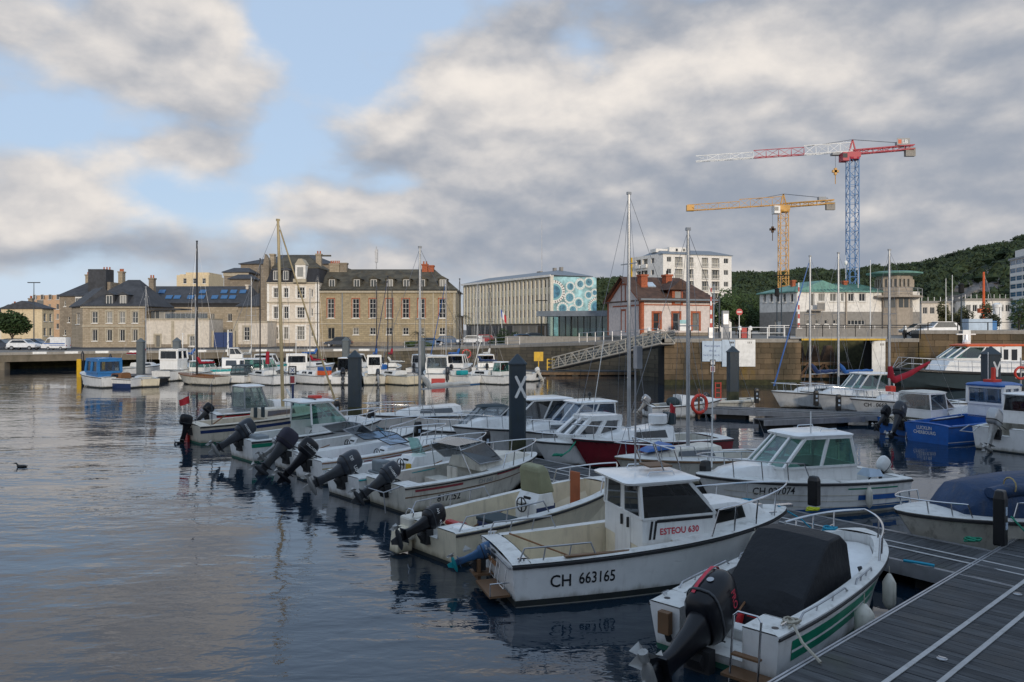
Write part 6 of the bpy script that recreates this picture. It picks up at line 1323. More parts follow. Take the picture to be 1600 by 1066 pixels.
        if boom:
            ln, zb_ = boom; p = Vector((x - .08, 0, z0 + zb_)); q = Vector((x - ln, 0, z0 + zb_ + .1)); MB().tube([p, q], .045, 7).build('boom', m, o)
            if bm: n = 12; MB().tube([p.lerp(q, k / n) + Vector((0, 0, .12 + (.5 * (1 - k / 2.2) if k < 2 else 0) + .02 * math.sin(k * 2.1))) for k in range(n + 1)], [.1] + [.14 - .006 * k + .012 * math.sin(k * 1.7) for k in range(n)], 8).build('sail_cover', bm, o, smooth=60)
        return o
    def outboard(s, sc=1.0, tilt=60, y=0, cowl='cowl_black', leg='leg_gray', zt=None, text=None, stripe=None, txm='white_paint', legm=None, x=None, tclr=None, steer=0):
        zt = zt if zt is not None else s.zs * .82
        piv = Vector((s.x(0, zt) - .06 if x is None else x, y, zt)); M = Matrix.Translation(piv) @ Matrix.Rotation(R(steer), 4, 'Z') @ Matrix.Rotation(R(tilt), 4, 'Y') @ Matrix.Scale(sc, 4)
        def se(cx, rx, ry, z, n=18, e=3.0):
            r_ = []
            for k in range(n):
                a = 2 * math.pi * k / n; c_, s_ = math.cos(a), math.sin(a); r_.append((cx + rx * math.copysign(abs(c_) ** (2 / e), c_), ry * math.copysign(abs(s_) ** (2 / e), s_), z))
            return r_
        Boat.motors += 1; rn = random.Random(Boat.motors * 7); big = sc > 1.5
        ax, ay, az_ = (1, 1, 1) if big else (rn.uniform(.86, 1.12), rn.uniform(.88, 1.15), rn.uniform(.82, 1.08)); ee = 3.0 if big else rn.choice((2.4, 3.0, 4.2))
        if not big: M = Matrix.Translation(piv) @ Matrix.Rotation(R(steer + rn.uniform(-9, 9)), 4, 'Z') @ Matrix.Rotation(R(tilt + rn.uniform(-7, 7)), 4, 'Y') @ Matrix.Scale(sc, 4)
        def ce(cx, rx, ry, z): return [(x, y_, .12 + (z_ - .12) * az_) for x, y_, z_ in se(cx * ax, rx * ax, ry * ay, z, 18, ee)]
        b = MB(); b.loft([ce(-.20, .20, .13, .12), ce(-.22, .25, .165, .17), ce(-.23, .275, .175, .30), ce(-.24, .275, .172, .46), ce(-.25, .255, .155, .58), ce(-.26, .2, .115, .65), ce(-.26, .1, .05, .675)]).xform(M); o = b.build('outboard_motor', cowl, s.root, smooth=42)
        b = MB(); b.loft([ce(-.23, .272, .174, .235), ce(-.23, .282, .181, .24), ce(-.23, .283, .181, .26), ce(-.23, .274, .175, .265)], True, False).xform(M); b.build('cowl_seam', 'rubber' if cowl != 'cowl_black' else 'leg_gray', o)
        b = MB(); p0 = M @ Vector((.02, .05, .14)); b.tube([p0, p0 + Vector((.16, .05, .1)), Vector((piv.x + .5, y + .1, zt + .1)), Vector((piv.x + .75, y + .14, zt - .06))], .022, 6); b.tube([p0 + Vector((0, -.09, 0)), p0 + Vector((.2, -.12, .06)), Vector((piv.x + .6, y - .12, zt + .02))], .014, 5); b.build('control_cable', 'rubber', o)
        b = MB(); b.loft([se(-.18, .17, .11, .125), se(-.18, .13, .085, -.05), se(-.19, .10, .055, -.35), se(-.2, .12, .04, -.52)]); b.box(-.36, -.02, -.10, .10, -.55, -.53); b.loft([se(-.2, .11, .03, -.55), se(-.2, .10, .028, -.66)]).xform(M); b.build('midsection', leg, o, smooth=40)
        b = MB(); b.lathe([(.02, -.44), (.055, -.36), (.065, -.2), (.06, -.02), (.02, .08)], 10, (0, 0, -.7), 'x'); b.loft([[(-.28, .012, -.74), (-.06, .012, -.74), (-.06, -.012, -.74), (-.28, -.012, -.74)], [(-.26, .006, -.92), (-.16, .006, -.92), (-.16, -.006, -.92), (-.26, -.006, -.92)]]).xform(M); b.build('gearcase', legm or leg, o, smooth=40)
        b = MB(); b.lathe([(.045, -.52), (.05, -.44)], 8, (0, 0, -.7), 'x')
        for k in range(3):
            a = k * 2.094 + .4; c_, s_ = math.cos(a), math.sin(a); b.poly([(-.44, .04 * c_, -.7 + .04 * s_), (-.47, .16 * math.cos(a - .35), -.7 + .16 * math.sin(a - .35)), (-.5, .17 * math.cos(a + .35), -.7 + .17 * math.sin(a + .35)), (-.52, .05 * math.cos(a + .6), -.7 + .05 * math.sin(a + .6))])
        b.xform(M); b.build('propeller', 'leg_silver', o)
        b = MB(); b.box(piv.x - .02, piv.x + .16, y - .13 * sc, y + .13 * sc, zt - .28 * sc, zt + .06); b.bar(piv + Vector((-.1, 0, -.02)), piv + Vector((.02, 0, -.2)), .16 * sc, .12); b.build('mounting_bracket', 'rubber', o)
        if stripe:
            b = MB(); ring = [(-.5 + .02, 0, .3)]
            for zz, xo, hw in ((.2, -.483, .018), (.3, -.514, .018), (.46, -.525, .018), (.58, -.517, .018), (.65, -.472, .018), (.684, -.375, .018), (.69, -.26, .018)): b.add([(xo, .06 - hw, zz + .006), (xo, .06 + hw, zz + .006)])
            for k in range(6): b.face([2 * k, 2 * k + 1, 2 * k + 3, 2 * k + 2])
            b.xform(M); b.build('stripe', stripe, o)
        if text:
            for sg in (1, -1):
                b = text_mesh(text, .13); w_ = max(v[0] for v in b.v); k = min(1.0, .42 / w_); b.v = [(-.23 - sg * (v[0] * k - w_ * k / 2) * -1 if sg < 0 else -.23 - (v[0] * k - w_ * k / 2), sg * .182, .36 + v[1] * k) for v in b.v]; b.xform(M); b.build('lettering', txm, o)
        return o
    def ladder(s, y, w_=.3, z0=-.15, z1=None, x=-.06, m='steel', up=.35):
        z1 = z1 or s.zs + up; b = MB()
        b.tube([(x - .16, y - w_ / 2, z0), (x - .02, y - w_ / 2, z1 - .06), (x, y - w_ / 2 + .06, z1), (x, y + w_ / 2 - .06, z1), (x - .02, y + w_ / 2, z1 - .06), (x - .16, y + w_ / 2, z0)], .016, 6)
        o = b.build('boarding_ladder', m, s.root); MB().box(x - .15, x - .03, y - w_ / 2, y + w_ / 2, z0 + .2, z0 + .23).box(x - .11, x - .0, y - w_ / 2, y + w_ / 2, z0 + .5, z0 + .53).build('ladder_step', 'teak', o); return o
    def cleat(s, t, sg, inset=.1):
        x, y, z = s.x(t, s.zg(t)), sg * (s.hb(t) - inset), s.zg(t) + .03; MB().bar((x - .09, y, z + .05), (x + .09, y, z + .05), .025).bar((x - .03, y, z), (x - .03, y, z + .05), .025).bar((x + .03, y, z), (x + .03, y, z + .05), .025).build('cleat', 'steel', s.root)
    def world(s, x, y, z): return Matrix.Translation(s.root.location) @ Matrix.Rotation(s.root.rotation_euler.z, 4, 'Z') @ Vector((x, y, z))
def fender(label, bt, t, sg, drop=.25, r=.1, ln=.45, m='fender'):
    x, y, z = bt.x(t, bt.zg(t)), sg * (bt.hb(t) + r * .8), bt.zg(t); p = bt.world(x, y, z - drop - ln)
    o = thing('fender', label, 'fender', p, 0, 'boat fenders')
    MB().lathe([(.02, -.03), (r * .7, .03), (r, .1), (r, ln - .1), (r * .7, ln - .03), (.03, ln + .05)], 12).build('body', m, o, smooth=40); MB().tube([(0, 0, ln), (0, 0, ln + drop)], .008, 4).build('line', 'rope', o)
    return o
def rope(label, pts_, r=.014, m='rope', cat='rope'):
    P_ = [Vector(p) for p in pts_]; o = thing('mooring_rope', label, cat, P_[0]); MB().tube([p - P_[0] for p in P_], r, 5).build('line', m, o); return o
def coil(label, loc, r=.22, m='rope', n=5):
    o = thing('rope_coil', label, 'rope', loc); pts_ = []
    for k in range(n * 10): a = k * .628; pts_.append(((r + .05 * math.sin(k * .37)) * math.cos(a), (r + .05 * math.cos(k * .53)) * math.sin(a), .02 + .014 * (k / 10) + .01 * math.sin(k))) 
    MB().tube(pts_, .016, 5).build('line', m, o); return o
def flag(bt, x, y, z, h_, m, w_=.42, two=None):
    o = bt.part(MB().tube([(x, y, z), (x - .12, y, z + h_)], .012, 5), 'flagstaff', 'steel'); b = MB(); rows_ = []
    for k in range(7): f_ = k / 6; rows_.append([(x - .11 - f_ * w_ * .75, y + .05 * math.sin(f_ * 6), z + h_ - .03 - f_ * .16), (x - .08 - f_ * w_ * .7, y + .05 * math.sin(f_ * 6 + .8), z + h_ - .36 - f_ * .1)])
    b.loft(rows_, closed=False); b.build('flag', m, o)

random.seed(21)
# ============================== near boats
# 1. foreground open boat with black cover and big tilted outboard
b1 = Boat('open_boat', 'white open motorboat with black console cover and large black outboard in the foreground', (2.98, 11.8), 45.5, 5.85, 2.3, .74, 1.0, 'gel_clean', 'bootgreen', .09, cp=(.1, .93), sd=.26, floor=.12, sw=.93, tm=.3, p=3.0, q=.62, rake=.45, liner='gel', rub='rubber', rubr=.025, notch=(.52, .24))
b1.band('green_stripe', .16, .46, 'green', .06, .62, .007, rel=True); b1.band('white_stripe', .3, .34, 'gel_clean', .06, .6, .010, rel=True)
fd = MB(); fl_ = []
for k in range(9):
    t = .6 + .325 * k / 8; w_ = b1.inner(t) - .02; z = .16 + .62 * (k / 8) ** .7; fl_.append([(t * b1.L, w_, z), (t * b1.L, 0, z + .03), (t * b1.L, -w_, z)])
fd.loft(fl_, closed=False); fd.poly([fl_[0][0], fl_[0][1], fl_[0][2], (fl_[0][2][0], fl_[0][2][1], .12), (fl_[0][0][0], fl_[0][0][1], .12)]); b1.part(fd, 'fore_platform', 'gel_clean', smooth=40)
tp = MB(); rg = []
for x, hw, zt_, zb_ in ((1.45, .66, .5, .2), (1.6, .68, .78, .18), (2.0, .68, 1.08, .16), (2.45, .66, 1.40, .16), (2.62, .64, 1.50, .16), (3.15, .62, 1.50, .16), (3.3, .64, 1.36, .16), (3.4, .68, .8, .16), (3.48, .72, .25, .14)):
    j = lambda a=.025: random.uniform(-a, a)
    rg.append([(x - .1 + j(), hw + .1 + j(), zb_), (x - .04 + j(), hw + .05 + j(), zb_ + (zt_ - zb_) * .5), (x, hw + j(), zt_ - .03), (x, hw * .5, zt_ + j()), (x, 0, zt_ + .01), (x, -hw * .5, zt_ + j()), (x, -hw + j(), zt_ - .03), (x - .04 + j(), -hw - .05 + j(), zb_ + (zt_ - zb_) * .5), (x - .1 + j(), -hw - .1 + j(), zb_)])
tp.loft(rg, closed=False); tp.poly(rg[0][::-1]); tp.poly(rg[-1]); o = b1.part(tp, 'console_cover', 'tarp_black', smooth=24, bevel=.035)
ob = b1.outboard(1.62, 70, .08, 'cowl_black', 'cowl_black', .27, None, 'inkred', legm='leg_silver', x=-.32)
M_ = Matrix.Translation((-.32, .08, .27)) @ Matrix.Rotation(R(70), 4, 'Y') @ Matrix.Scale(1.62, 4)
for sg in (1, -1):
    t_ = text_mesh('PRO XS', .1); w_ = max(v[0] for v in t_.v); t_.v = [(-.23 + (v[0] - w_ / 2) * (1 if sg < 0 else -1), sg * .186, .44 + v[1]) for v in t_.v]; t_.xform(M_); t_.build('lettering', 'inkred', ob)
b = MB(); b.lathe([(.002, -.004), (.035, 0), (.002, .02)], 12, (-.518, -.02, .40), 'x'); b.xform(M_); b.build('badge', 'alu', ob)
MB().box(.08, .5, .62, 1.02, .46, .74).build('stern_locker', 'gel_clean', b1.root, bevel=.04); MB().box(.08, .5, -1.02, -.62, .46, .74).build('stern_locker', 'gel_clean', b1.root, bevel=.04); MB().box(.62, .9, -.5, .5, .12, .4).build('aft_step', 'gel', b1.root, bevel=.03)
MB().box(-.24, -.12, .62, .82, .34, .68).build('motor_pad', 'teak', b1.root, bevel=.01); b = MB(); b.bar((-.06, .72, .2), (-.2, .72, .5), .07); b.build('pad_bracket', 'rubber', b1.root)
MB().box(-.4, -.06, -1.0, -.35, .1, .14).build('swim_platform', 'teak', b1.root); b1.ladder(-.68, .42, -.1, 1.0, -.22)
for sg in (1, -1):
    for (t0_, t1_) in ((.12, .4), (.46, .6)): b1.rail(t0_, t1_, .1, 3, 'alu', .016, .1, name='hand_rail', sides=(sg,))
    b1.cleat(.05, sg); b1.cleat(.93, sg, .02)
    MB().lathe([(.05, 0), (.05, .012)], 12, (.15, sg * .9, .755)).build('rod_holder', 'black', b1.root)
b1.rail(.70, 1.0, .38, 4, 'steel', .02, .1)
b = MB(); b.tube([(3.6, -.55, .3), (3.9, -.75, .45), (4.0, -.6, .75)], .04); b.build('anchor', 'leg_gray', b1.root)
fender('long white fender at the bow of the foreground open boat', b1, .68, -1, .18, .11, .55); o = fender('round teardrop fender between the foreground boat and the walkway', b1, .42, -1, .22, .15, .5)
rope('pale mooring rope from the foreground boat stern to the walkway', [b1.world(.25, -1.05, .78), b1.world(.3, -1.1, .82), b1.world(.15, -1.3, .66), b1.world(0.0, -1.62, .53)], .022); coil('pale heap of rope on the foreground boat gunwale', b1.world(.45, -1.0, .76), .09, 'rope', 4); coil('blue rope lying at the bow of the foreground boat', b1.world(5.0, .35, 1.04), .1, 'ropeblue', 4)
# 2. cabin fishing boat 663165
b2 = Boat('cabin_boat', 'white cabin fishing boat numbered CH 663165 with pilothouse in the near centre', (-.22, 15.2), 17, 6.35, 2.35, .80, 1.22, 'gel_clean', 'bootblack', .13, cp=(.05, .5), sd=.22, floor=.14, liner='cream', rub='rubber', rubr=.04, q=.66, p=2.6, draft=.4, sw=.92)
b2.band('sheer_line', .0, .02, 'rubber', 0, 1, .012, rel=True); b2.text('CH', .10, .47, .32, 'inkblack', -1, .9); b2.text('663165', .185, .46, .30, 'inkblack', -1, .80)
b2.trunk(2.75, 5.7, .88, .55, .55, .42, 'cabin_w', [(4.25, 5.05)], 'cuddy', 'glass_dark', .22, .9)
hs = b2.house(2.55, 4.35, .88, .80, .82, 1.38, 2.02, .55, .0, .1, 'cabin_w', 'glass_smoke', 'gel_clean', True, 0, .1, .3, True, rail=True)
MB().poly([(2.545, .36, .2), (2.545, -.36, .2), (2.545, -.36, 1.42), (2.545, .36, 1.42)]).build('door', 'cabin_w', b2.root); MB().box(2.5, 2.54, -.02, .02, 1.1, 1.3).build('door_handle', 'black', b2.root); MB().box(2.5, 2.545, -.3, -.27, 1.1, 1.3).build('door_handle', 'black', b2.root)
MB().box(2.56, 2.72, -.86, .86, .14, .85).build('bulkhead', 'cream', b2.root)
def side_sign(bt, txt, x0, z0, sz, y, m, name='name_lettering'):
    t_ = text_mesh(txt, sz, 0, .95); t_.v = [(x0 + v[0], y, z0 + v[1]) for v in t_.v]; t_.build(name, m, bt.root)
hy = lambda x: -(.88 - .08 * (x - 2.55) / 1.62) - .008
t_ = text_mesh('ESTEOU 630', .17, 0, .95, .02); t_.v = [(2.92 + v[0], hy(2.92 + v[0]), 1.06 + v[1]) for v in t_.v]; t_.build('name_lettering', 'inkred', b2.root)
for xa, xb, za, zb_, sh_ in ((2.68, 2.73, .98, 1.33, .05), (2.77, 2.82, .98, 1.33, .05), (2.86, 4.1, 1.29, 1.345, 0)):
    MB().poly([(xa, hy(xa), za), (xb, hy(xb), za), (xb + sh_, hy(xb), zb_), (xa + sh_, hy(xa), zb_)]).build('trim_stripe', 'inkblack', b2.root)
b2.rail(.62, 1.0, .5, 4, 'steel', .02, .08, .05); b2.rail(.02, .24, .26, 3, 'alu', .017, .08, name='stern_rail')
b2.outboard(.62, 74, .55, 'cowl_blue', 'cowl_blue', .45, 'YAMAHA', legm='teal', x=-.32); MB().box(-.42, -.04, .35, .75, .2, .24).box(-.34, -.28, .4, .7, .1, .5).build('motor_bracket', 'teak', b2.root)
MB().box(-.45, -.06, -.85, .15, .16, .2).build('swim_platform', 'teak', b2.root); b = MB(); b.tube([(-.44, -.85, .2), (-.44, -.85, .42), (-.08, -.85, .42)], .014); b.tube([(-.1, -.35, .66), (-.16, -.35, .28), (-.16, -.75, .28), (-.1, -.75, .66)], .012); b.tube([(-.1, .2, .66), (-.16, .2, .3), (-.16, -.15, .3), (-.1, -.15, .66)], .012); b.build('stern_frame', 'steel', b2.root)
MB().box(-.125, -.1, .0, .22, .62, .76).box(-.125, -.1, .42, .56, .5, .62).build('transom_hatch', 'inkblack', b2.root); MB().box(-.13, -.1, -1.0, .9, .7, .73).build('transom_rail', 'alu', b2.root); MB().box(-.13, -.1, -.1, .38, .5, .58).build('transom_step', 'wood', b2.root)
b = MB(); b.tube([(1.7, -.2, .45), (.4, .75, .88)], .018, 6); b.build('boat_hook', 'wood', b2.root); MB().box(.9, 3.0, -1.12, -1.02, .86, .885).build('toe_rail', 'teak', b2.root)
MB().ell((2.44, -.55, 1.95), .06, .09, .07).build('deck_lamp', 'black', b2.root)
b = MB(); [b.tube([(3.2, y_, 2.2), (3.0, y_, 2.75), (3.0, -y_, 2.75)] if y_ > 0 else [(3.2, y_, 2.2), (3.0, y_, 2.75)], .016, 5) for y_ in (.5, -.5)]; b.tube([(3.6, .45, 2.2), (3.45, .45, 2.6), (3.45, -.45, 2.6), (3.6, -.45, 2.2)], .014, 5); b.build('roof_rack', 'steel', b2.root)
MB().box(3.0, 3.5, -.3, .2, 2.24, 2.27).build('roof_hatch', 'teak', b2.root); pm = MB(); pm.tube([(2.9, .15, 2.2), (2.9, .15, 5.6)], [.022, .016], 6); o = b2.part(pm, 'pole', 'alu'); MB().box(2.84, 2.96, -.05, .12, 4.2, 4.65).build('pole_box', 'alu', o)
fender('white fender hanging at the bow quarter of the cabin boat 663165', b2, .78, -1, .12, .11, .5); b2.cleat(.03, -1); b2.cleat(.03, 1); b2.cleat(.9, -1)
b = MB(); b.box(5.6, 5.75, -.06, .06, 1.2, 1.3); b.box(6.1, 6.5, -.07, .07, 1.2, 1.25); b.build('bow_roller', 'steel', b2.root); coil('turquoise rope on the foredeck of the cabin boat 663165', b2.world(5.55, .25, 1.28), .09, 'ropeblue', 3)
# 3. cream open boat with olive console cover
b3 = Boat('open_boat', 'cream open fishing boat with olive covered console and black tilted outboard', (-1.75, 17.35), 40, 5.9, 2.3, .74, 1.1, 'cream', 'bootblack', .08, cp=(.09, .88), sd=.2, floor=.12, liner='cream', rub='rubber', q=.66, p=2.6, notch=(.34, .5))
b3.outboard(.95, 66, .1, 'cowl_black', 'cowl_black', .58, 'YAMAHA', legm='leg_gray', tclr=None); b3.console(2.7, 0, .75, .95, 'gel', None, True, .6)
MB().box(3.31, 3.33, -.37, .37, .6, .8).box(2.72, 3.3, -.385, -.378, .55, .75).build('console_stripe', 'navy', b3.root)
tp = MB(); tp.loft([[(2.85, .36, 1.05), (3.3, .36, 1.05), (3.35, -.36, 1.05), (2.85, -.36, 1.05)], [(2.8, .36, 1.6), (3.15, .34, 1.62), (3.15, -.34, 1.6), (2.8, -.36, 1.58)], [(2.82, .3, 1.72), (3.05, .26, 1.75), (3.05, -.28, 1.74), (2.82, -.32, 1.7)]]); b3.part(tp, 'console_cover', 'tarp_olive', bevel=.05)
MB().box(1.5, 2.15, -.35, .35, .12, .55).build('cool_box', 'navy', b3.root, bevel=.03); MB().box(1.48, 2.17, -.37, .37, .55, .64).build('cool_box_lid', 'canvas_dk', b3.root, bevel=.03); MB().ell((.9, .15, .45), .22, .22, .18).build('red_float', 'seat_r', b3.root, smooth=60); MB().box(.55, .95, -.3, .5, .12, .42).build('red_crate', 'seat_r', b3.root, bevel=.03); MB().box(.75, .95, .1, .6, .5, .62).build('red_bag', 'red', b3.root, bevel=.05)
b3.rail(.02, .42, .3, 4, 'alu', .018, .07, name='stern_rail'); b3.rail(.75, 1.0, .35, 3, 'steel', .018, .08); MB().box(4.3, 4.36, -.2, .12, .3, 1.4).box(4.1, 4.6, -.3, .25, .3, .5).build('wooden_post', 'terracotta', b3.root, bevel=.02); MB().box(-.2, .4, .55, 1.0, .3, .8).build('stern_locker', 'gel_old', b3.root, bevel=.05); MB().box(.1, .45, -1.0, -.55, .3, .8).build('stern_locker', 'gel_clean', b3.root, bevel=.06); b3.ladder(.75, .3, .2, .95)
MB().loft([[(-.5, .6, .05), (-.1, .6, .05), (-.1, .95, .05), (-.5, .95, .05)], [(-.45, .62, .55), (-.1, .62, .62), (-.1, .95, .62), (-.45, .93, .55)]]).build('stern_bracket', 'cream', b3.root, bevel=.03)
# 4. weathered boat 817252
b4 = Boat('cuddy_boat', 'weathered cream cuddy boat numbered 817252 with smoked windscreen and grey outboard', (-3.45, 22.1), 40, 5.0, 2.05, .72, .98, 'gel_old', 'bootblack', .06, cp=(.09, .52), sd=.18, floor=.12, rub='rubber', rubr=.02, q=.66, notch=(.3, .48))
b4.text('817252', .17, .5, .26, 'inkblack', -1, .9); b4.text('CH 840', .42, .22, .16, 'grey_paint', -1, 1.0); b4.band('red_stripe', .10, .16, 'seat_r', .05, .32, .007, rel=True); b4.band('red_stripe', .06, .11, 'seat_r', .55, .8, .007, rel=True); b4.band('tan_stripe', .26, .29, 'teak', 0, .95, .007, rel=True)
b4.trunk(2.4, 4.6, .72, .45, .3, .22, 'gel_old', (), 'cuddy', 'glass_smoke', .25, .8); b4.screen(3.3, .78, 1.02, .55, .55, 1.0, 'glass_smoke', 'steel'); 
b = MB(); b.loft([[(2.6 - .9, .6, 1.55), (2.6 - .9, -.6, 1.55)], [(2.6 - .2, .66, 1.62), (2.6 - .2, -.66, 1.62)], [(2.85, .55, 1.55), (2.85, -.55, 1.55)]], closed=False); b4.part(b, 'canopy', 'plastic_clear'); b = MB(); [b.tube([(2.0, s_ * .8, .78), (1.75, s_ * .62, 1.55)], .014) for s_ in (1, -1)]; b.build('canopy_frame', 'steel', b4.root)
b4.outboard(.95, 55, 0, 'cowl_gray', 'leg_gray', .6, 'YAMAHA', tclr=None); b4.bench(1.6, None, .42, .5, 'gel_old'); b4.rail(.6, 1.0, .4, 4); b4.bench(.4, None, .38, .4, 'gel_old'); MB().box(1.9, 1.95, -.3, .1, .2, .9).build('seat_back', 'gel_old', b4.root)
b = MB(); b.tube([(-.02, -.7, .72), (-.55, -.7, .62), (-.55, .2, .62), (-.02, .2, .72)], .018); b.tube([(-.55, -.7, .62), (-.5, -.7, .1)], .015); b.build('stern_frame', 'alu', b4.root)
# 5. small white boat with green windscreen
b5 = Boat('console_boat', 'white open boat with green tinted console screen and gold stripe by the weathered boat', (-4.95, 23.5), 41, 4.9, 1.95, .68, .98, 'gel', 'bootblack', .06, cp=(.09, .8), sd=.2, floor=.12, liner='gel', rub='teal', rubr=.02, q=.66, notch=(.32, .46))
b5.console(1.9, 0, .7, .85, 'gel', (.5, 'glass_green'), True, .6); b5.outboard(1.1, 60, 0, 'cowl_gray', 'leg_gray', .58, 'SUZUKI', txm='white_paint', legm='leg_silver'); b5.rail(.62, 1.0, .42, 4); b5.bench(.9, .7, .45, .45, 'gel', 'canvas_gray'); MB().box(1.75, 1.85, -.42, -.3, .6, .8).build('yellow_bag', 'yellow', b5.root); MB().box(.95, 1.3, -.25, .2, .62, .95).build('seat_back', 'canvas_gray', b5.root, bevel=.05); b5.band('teal_mark', .22, .27, 'teal', .04, .14, .007, rel=True)
# 6. white bow rider
b6 = Boat('motorboat', 'white sports motorboat with gold line and smoked low screen, fourth from the left tip', (-6.6, 26.0), 41, 5.0, 2.0, .74, 1.0, 'gel_clean', 'bootblack', .06, cp=(.08, .62), sd=.22, floor=.14, liner='gel_clean', rub='wood', rubr=.02, q=.64, notch=(.32, .5))
b6.band('gold_line', .2, .235, 'straw', 0, .96, .007, rel=True); b6.band('maroon_line', .12, .15, 'seat_r', .25, .7, .007, rel=True); b6.screen(3.2, .75, 1.0, .3, .4, .9, 'glass_blueish', 'black'); b6.outboard(1.05, 50, 0, 'cowl_black', 'cowl_black', .62, 'MERCURY'); b6.console(2.2, -.35, .45, .75, 'gel_clean'); b6.bench(.8, None, .4, .5, 'gel_clean'); b6.rail(.66, 1.0, .4, 4)
# 7. white boat with purple black cowl
b7 = Boat('motorboat', 'white motorboat with covered purple black outboard and silver auxiliary motor', (-7.9, 28.0), 41, 5.1, 2.05, .74, 1.02, 'gel', 'bootblack', .06, cp=(.09, .58), sd=.22, floor=.14, liner='gel', q=.66, notch=(.5, .5))
b7.outboard(1.25, 48, -.1, 'cowl_purple', 'leg_gray', .62); b7.outboard(.68, 55, .55, 'cowl_silver', 'leg_silver', .62); b7.screen(3.0, .78, 1.0, .4, .5, .9, 'glass_smoke', 'alu'); b7.console(2.1, -.3, .45, .8, 'gel'); b7.rail(.62, 1.0, .42, 4); b7.bench(.7, None, .4, .5, 'gel')
# 8. wheelhouse boat with green stripe
b8 = Boat('shelter_boat', 'white boat with green tinted wheelhouse windscreen and green stripe near the left tip', (-10.3, 30.4), 41, 5.6, 2.2, .78, 1.08, 'gel', 'bootgreen', .06, cp=(.05, .5), sd=.2, floor=.14, liner='gel', q=.66, notch=(.34, .52))
b8.band('green_stripe', .1, .24, 'green', .0, .25, .007, rel=True, transom=False); b8.house(2.2, 3.9, .82, .72, .85, 1.15, 1.95, .75, .0, .1, 'gel', 'glass_green', 'gel', False, 0, .08, .4); b8.trunk(3.3, 5.0, .7, .45, .35, .25, 'gel', [(3.4, 3.9)], 'cuddy', 'glass_green'); b8.outboard(1.15, 62, 0, 'cowl_gray', 'leg_gray', .66, 'YAMAHA', legm='leg_silver'); b8.console(2.6, -.3, .4, .8, 'gel'); b8.rail(.62, 1.0, .42, 4); b8.bench(.6, None, .38, .5, 'gel'); MB().box(.15, .6, -.85, -.2, .78, .92).build('stern_cushion', 'canvas_gray', b8.root, bevel=.03)
b = MB(); b.tube([(2.5, -.5, 2.05), (2.5, .5, 2.05)], .04); b.build('roof_bar', 'black', b8.root); MB().box(2.6, 3.0, -.1, .3, 2.04, 2.16).build('red_bundle', 'ringred', b8.root, bevel=.04)
# 9. beige sailing boat with tan mast
b9 = Boat('small_sailboat', 'beige sailing boat with navy stripe, tan mast and small red flag at the left tip', (-14.0, 35.0), 42, 7.2, 2.3, .80, 1.12, 'beige', 'bootgreen', .08, cp=(.06, .42), sd=.22, floor=.16, liner='beige', deck='beige', rub='rubber', q=.75)
b9.band('navy_stripe', .18, .32, 'navy', 0, .97, .007, rel=True); b9.trunk(2.9, 6.0, .75, .45, .42, .3, 'beige', [(3.1, 4.6)], 'coachroof', 'glass_amber', .2, .8); b9.mast(4.2, 1.5, 8.6, 'mast_tan', .085, 1, None, None, True, 'mast_tan', -.25); b9.outboard(.95, 20, .1, 'cowl_black', 'cowl_black', .6); flag(b9, .1, .5, .8, 1.25, 'flag_red', .6); b9.rail(.75, 1.0, .4, 3); b = MB(); b.tube([(.8, 0, .7), (1.5, .1, 1.1)], .03); b.build('tiller', 'wood', b9.root)
MB().box(-.16, -.06, .3, .7, -.1, .7).build('rudder', 'red', b9.root); p9 = MB().tube([(.5, -.8, .8), (.5, -.8, 2.6)], .02); b9.part(p9, 'staff', 'pile')
for x_ in (2.4, 2.75): MB().box(x_, x_ + .12, -.95, -.75, .98, 1.45).build('winch_post', 'canvas_dk', b9.root, bevel=.03)
# 10. white boat with shelter and red stripes behind it
b10 = Boat('shelter_boat', 'white boat with grey green shelter and red stripes behind the beige sailing boat', (-14.9, 39.3), 41, 5.6, 2.2, .8, 1.1, 'gel', 'bootred', .06, cp=(.05, .55), sd=.2, floor=.14, liner='gel', q=.66)
b10.band('red_stripe', .06, .14, 'red', .0, .9, .007, rel=True); b10.band('navy_stripe', .22, .3, 'navy', .0, .95, .007, rel=True); b10.house(1.3, 2.6, .7, .65, .8, .95, 1.95, .35, .0, .06, 'canvas_gray', 'glass', 'gel', True, 0, .06, .06); b10.trunk(2.7, 5.0, .75, .4, .35, .2, 'gel', (), 'cuddy'); b10.outboard(.85, 40, 0, 'cowl_black', 'leg_gray', .66); MB().loft([[(3.9, .1, 1.2), (4.1, .1, 1.2), (4.1, -.1, 1.2), (3.9, -.1, 1.2)], [(3.6, .05, 1.75), (3.68, .05, 1.75), (3.68, -.05, 1.75), (3.6, -.05, 1.75)]]).build('raised_fender', 'white_paint', b10.root, bevel=.03)

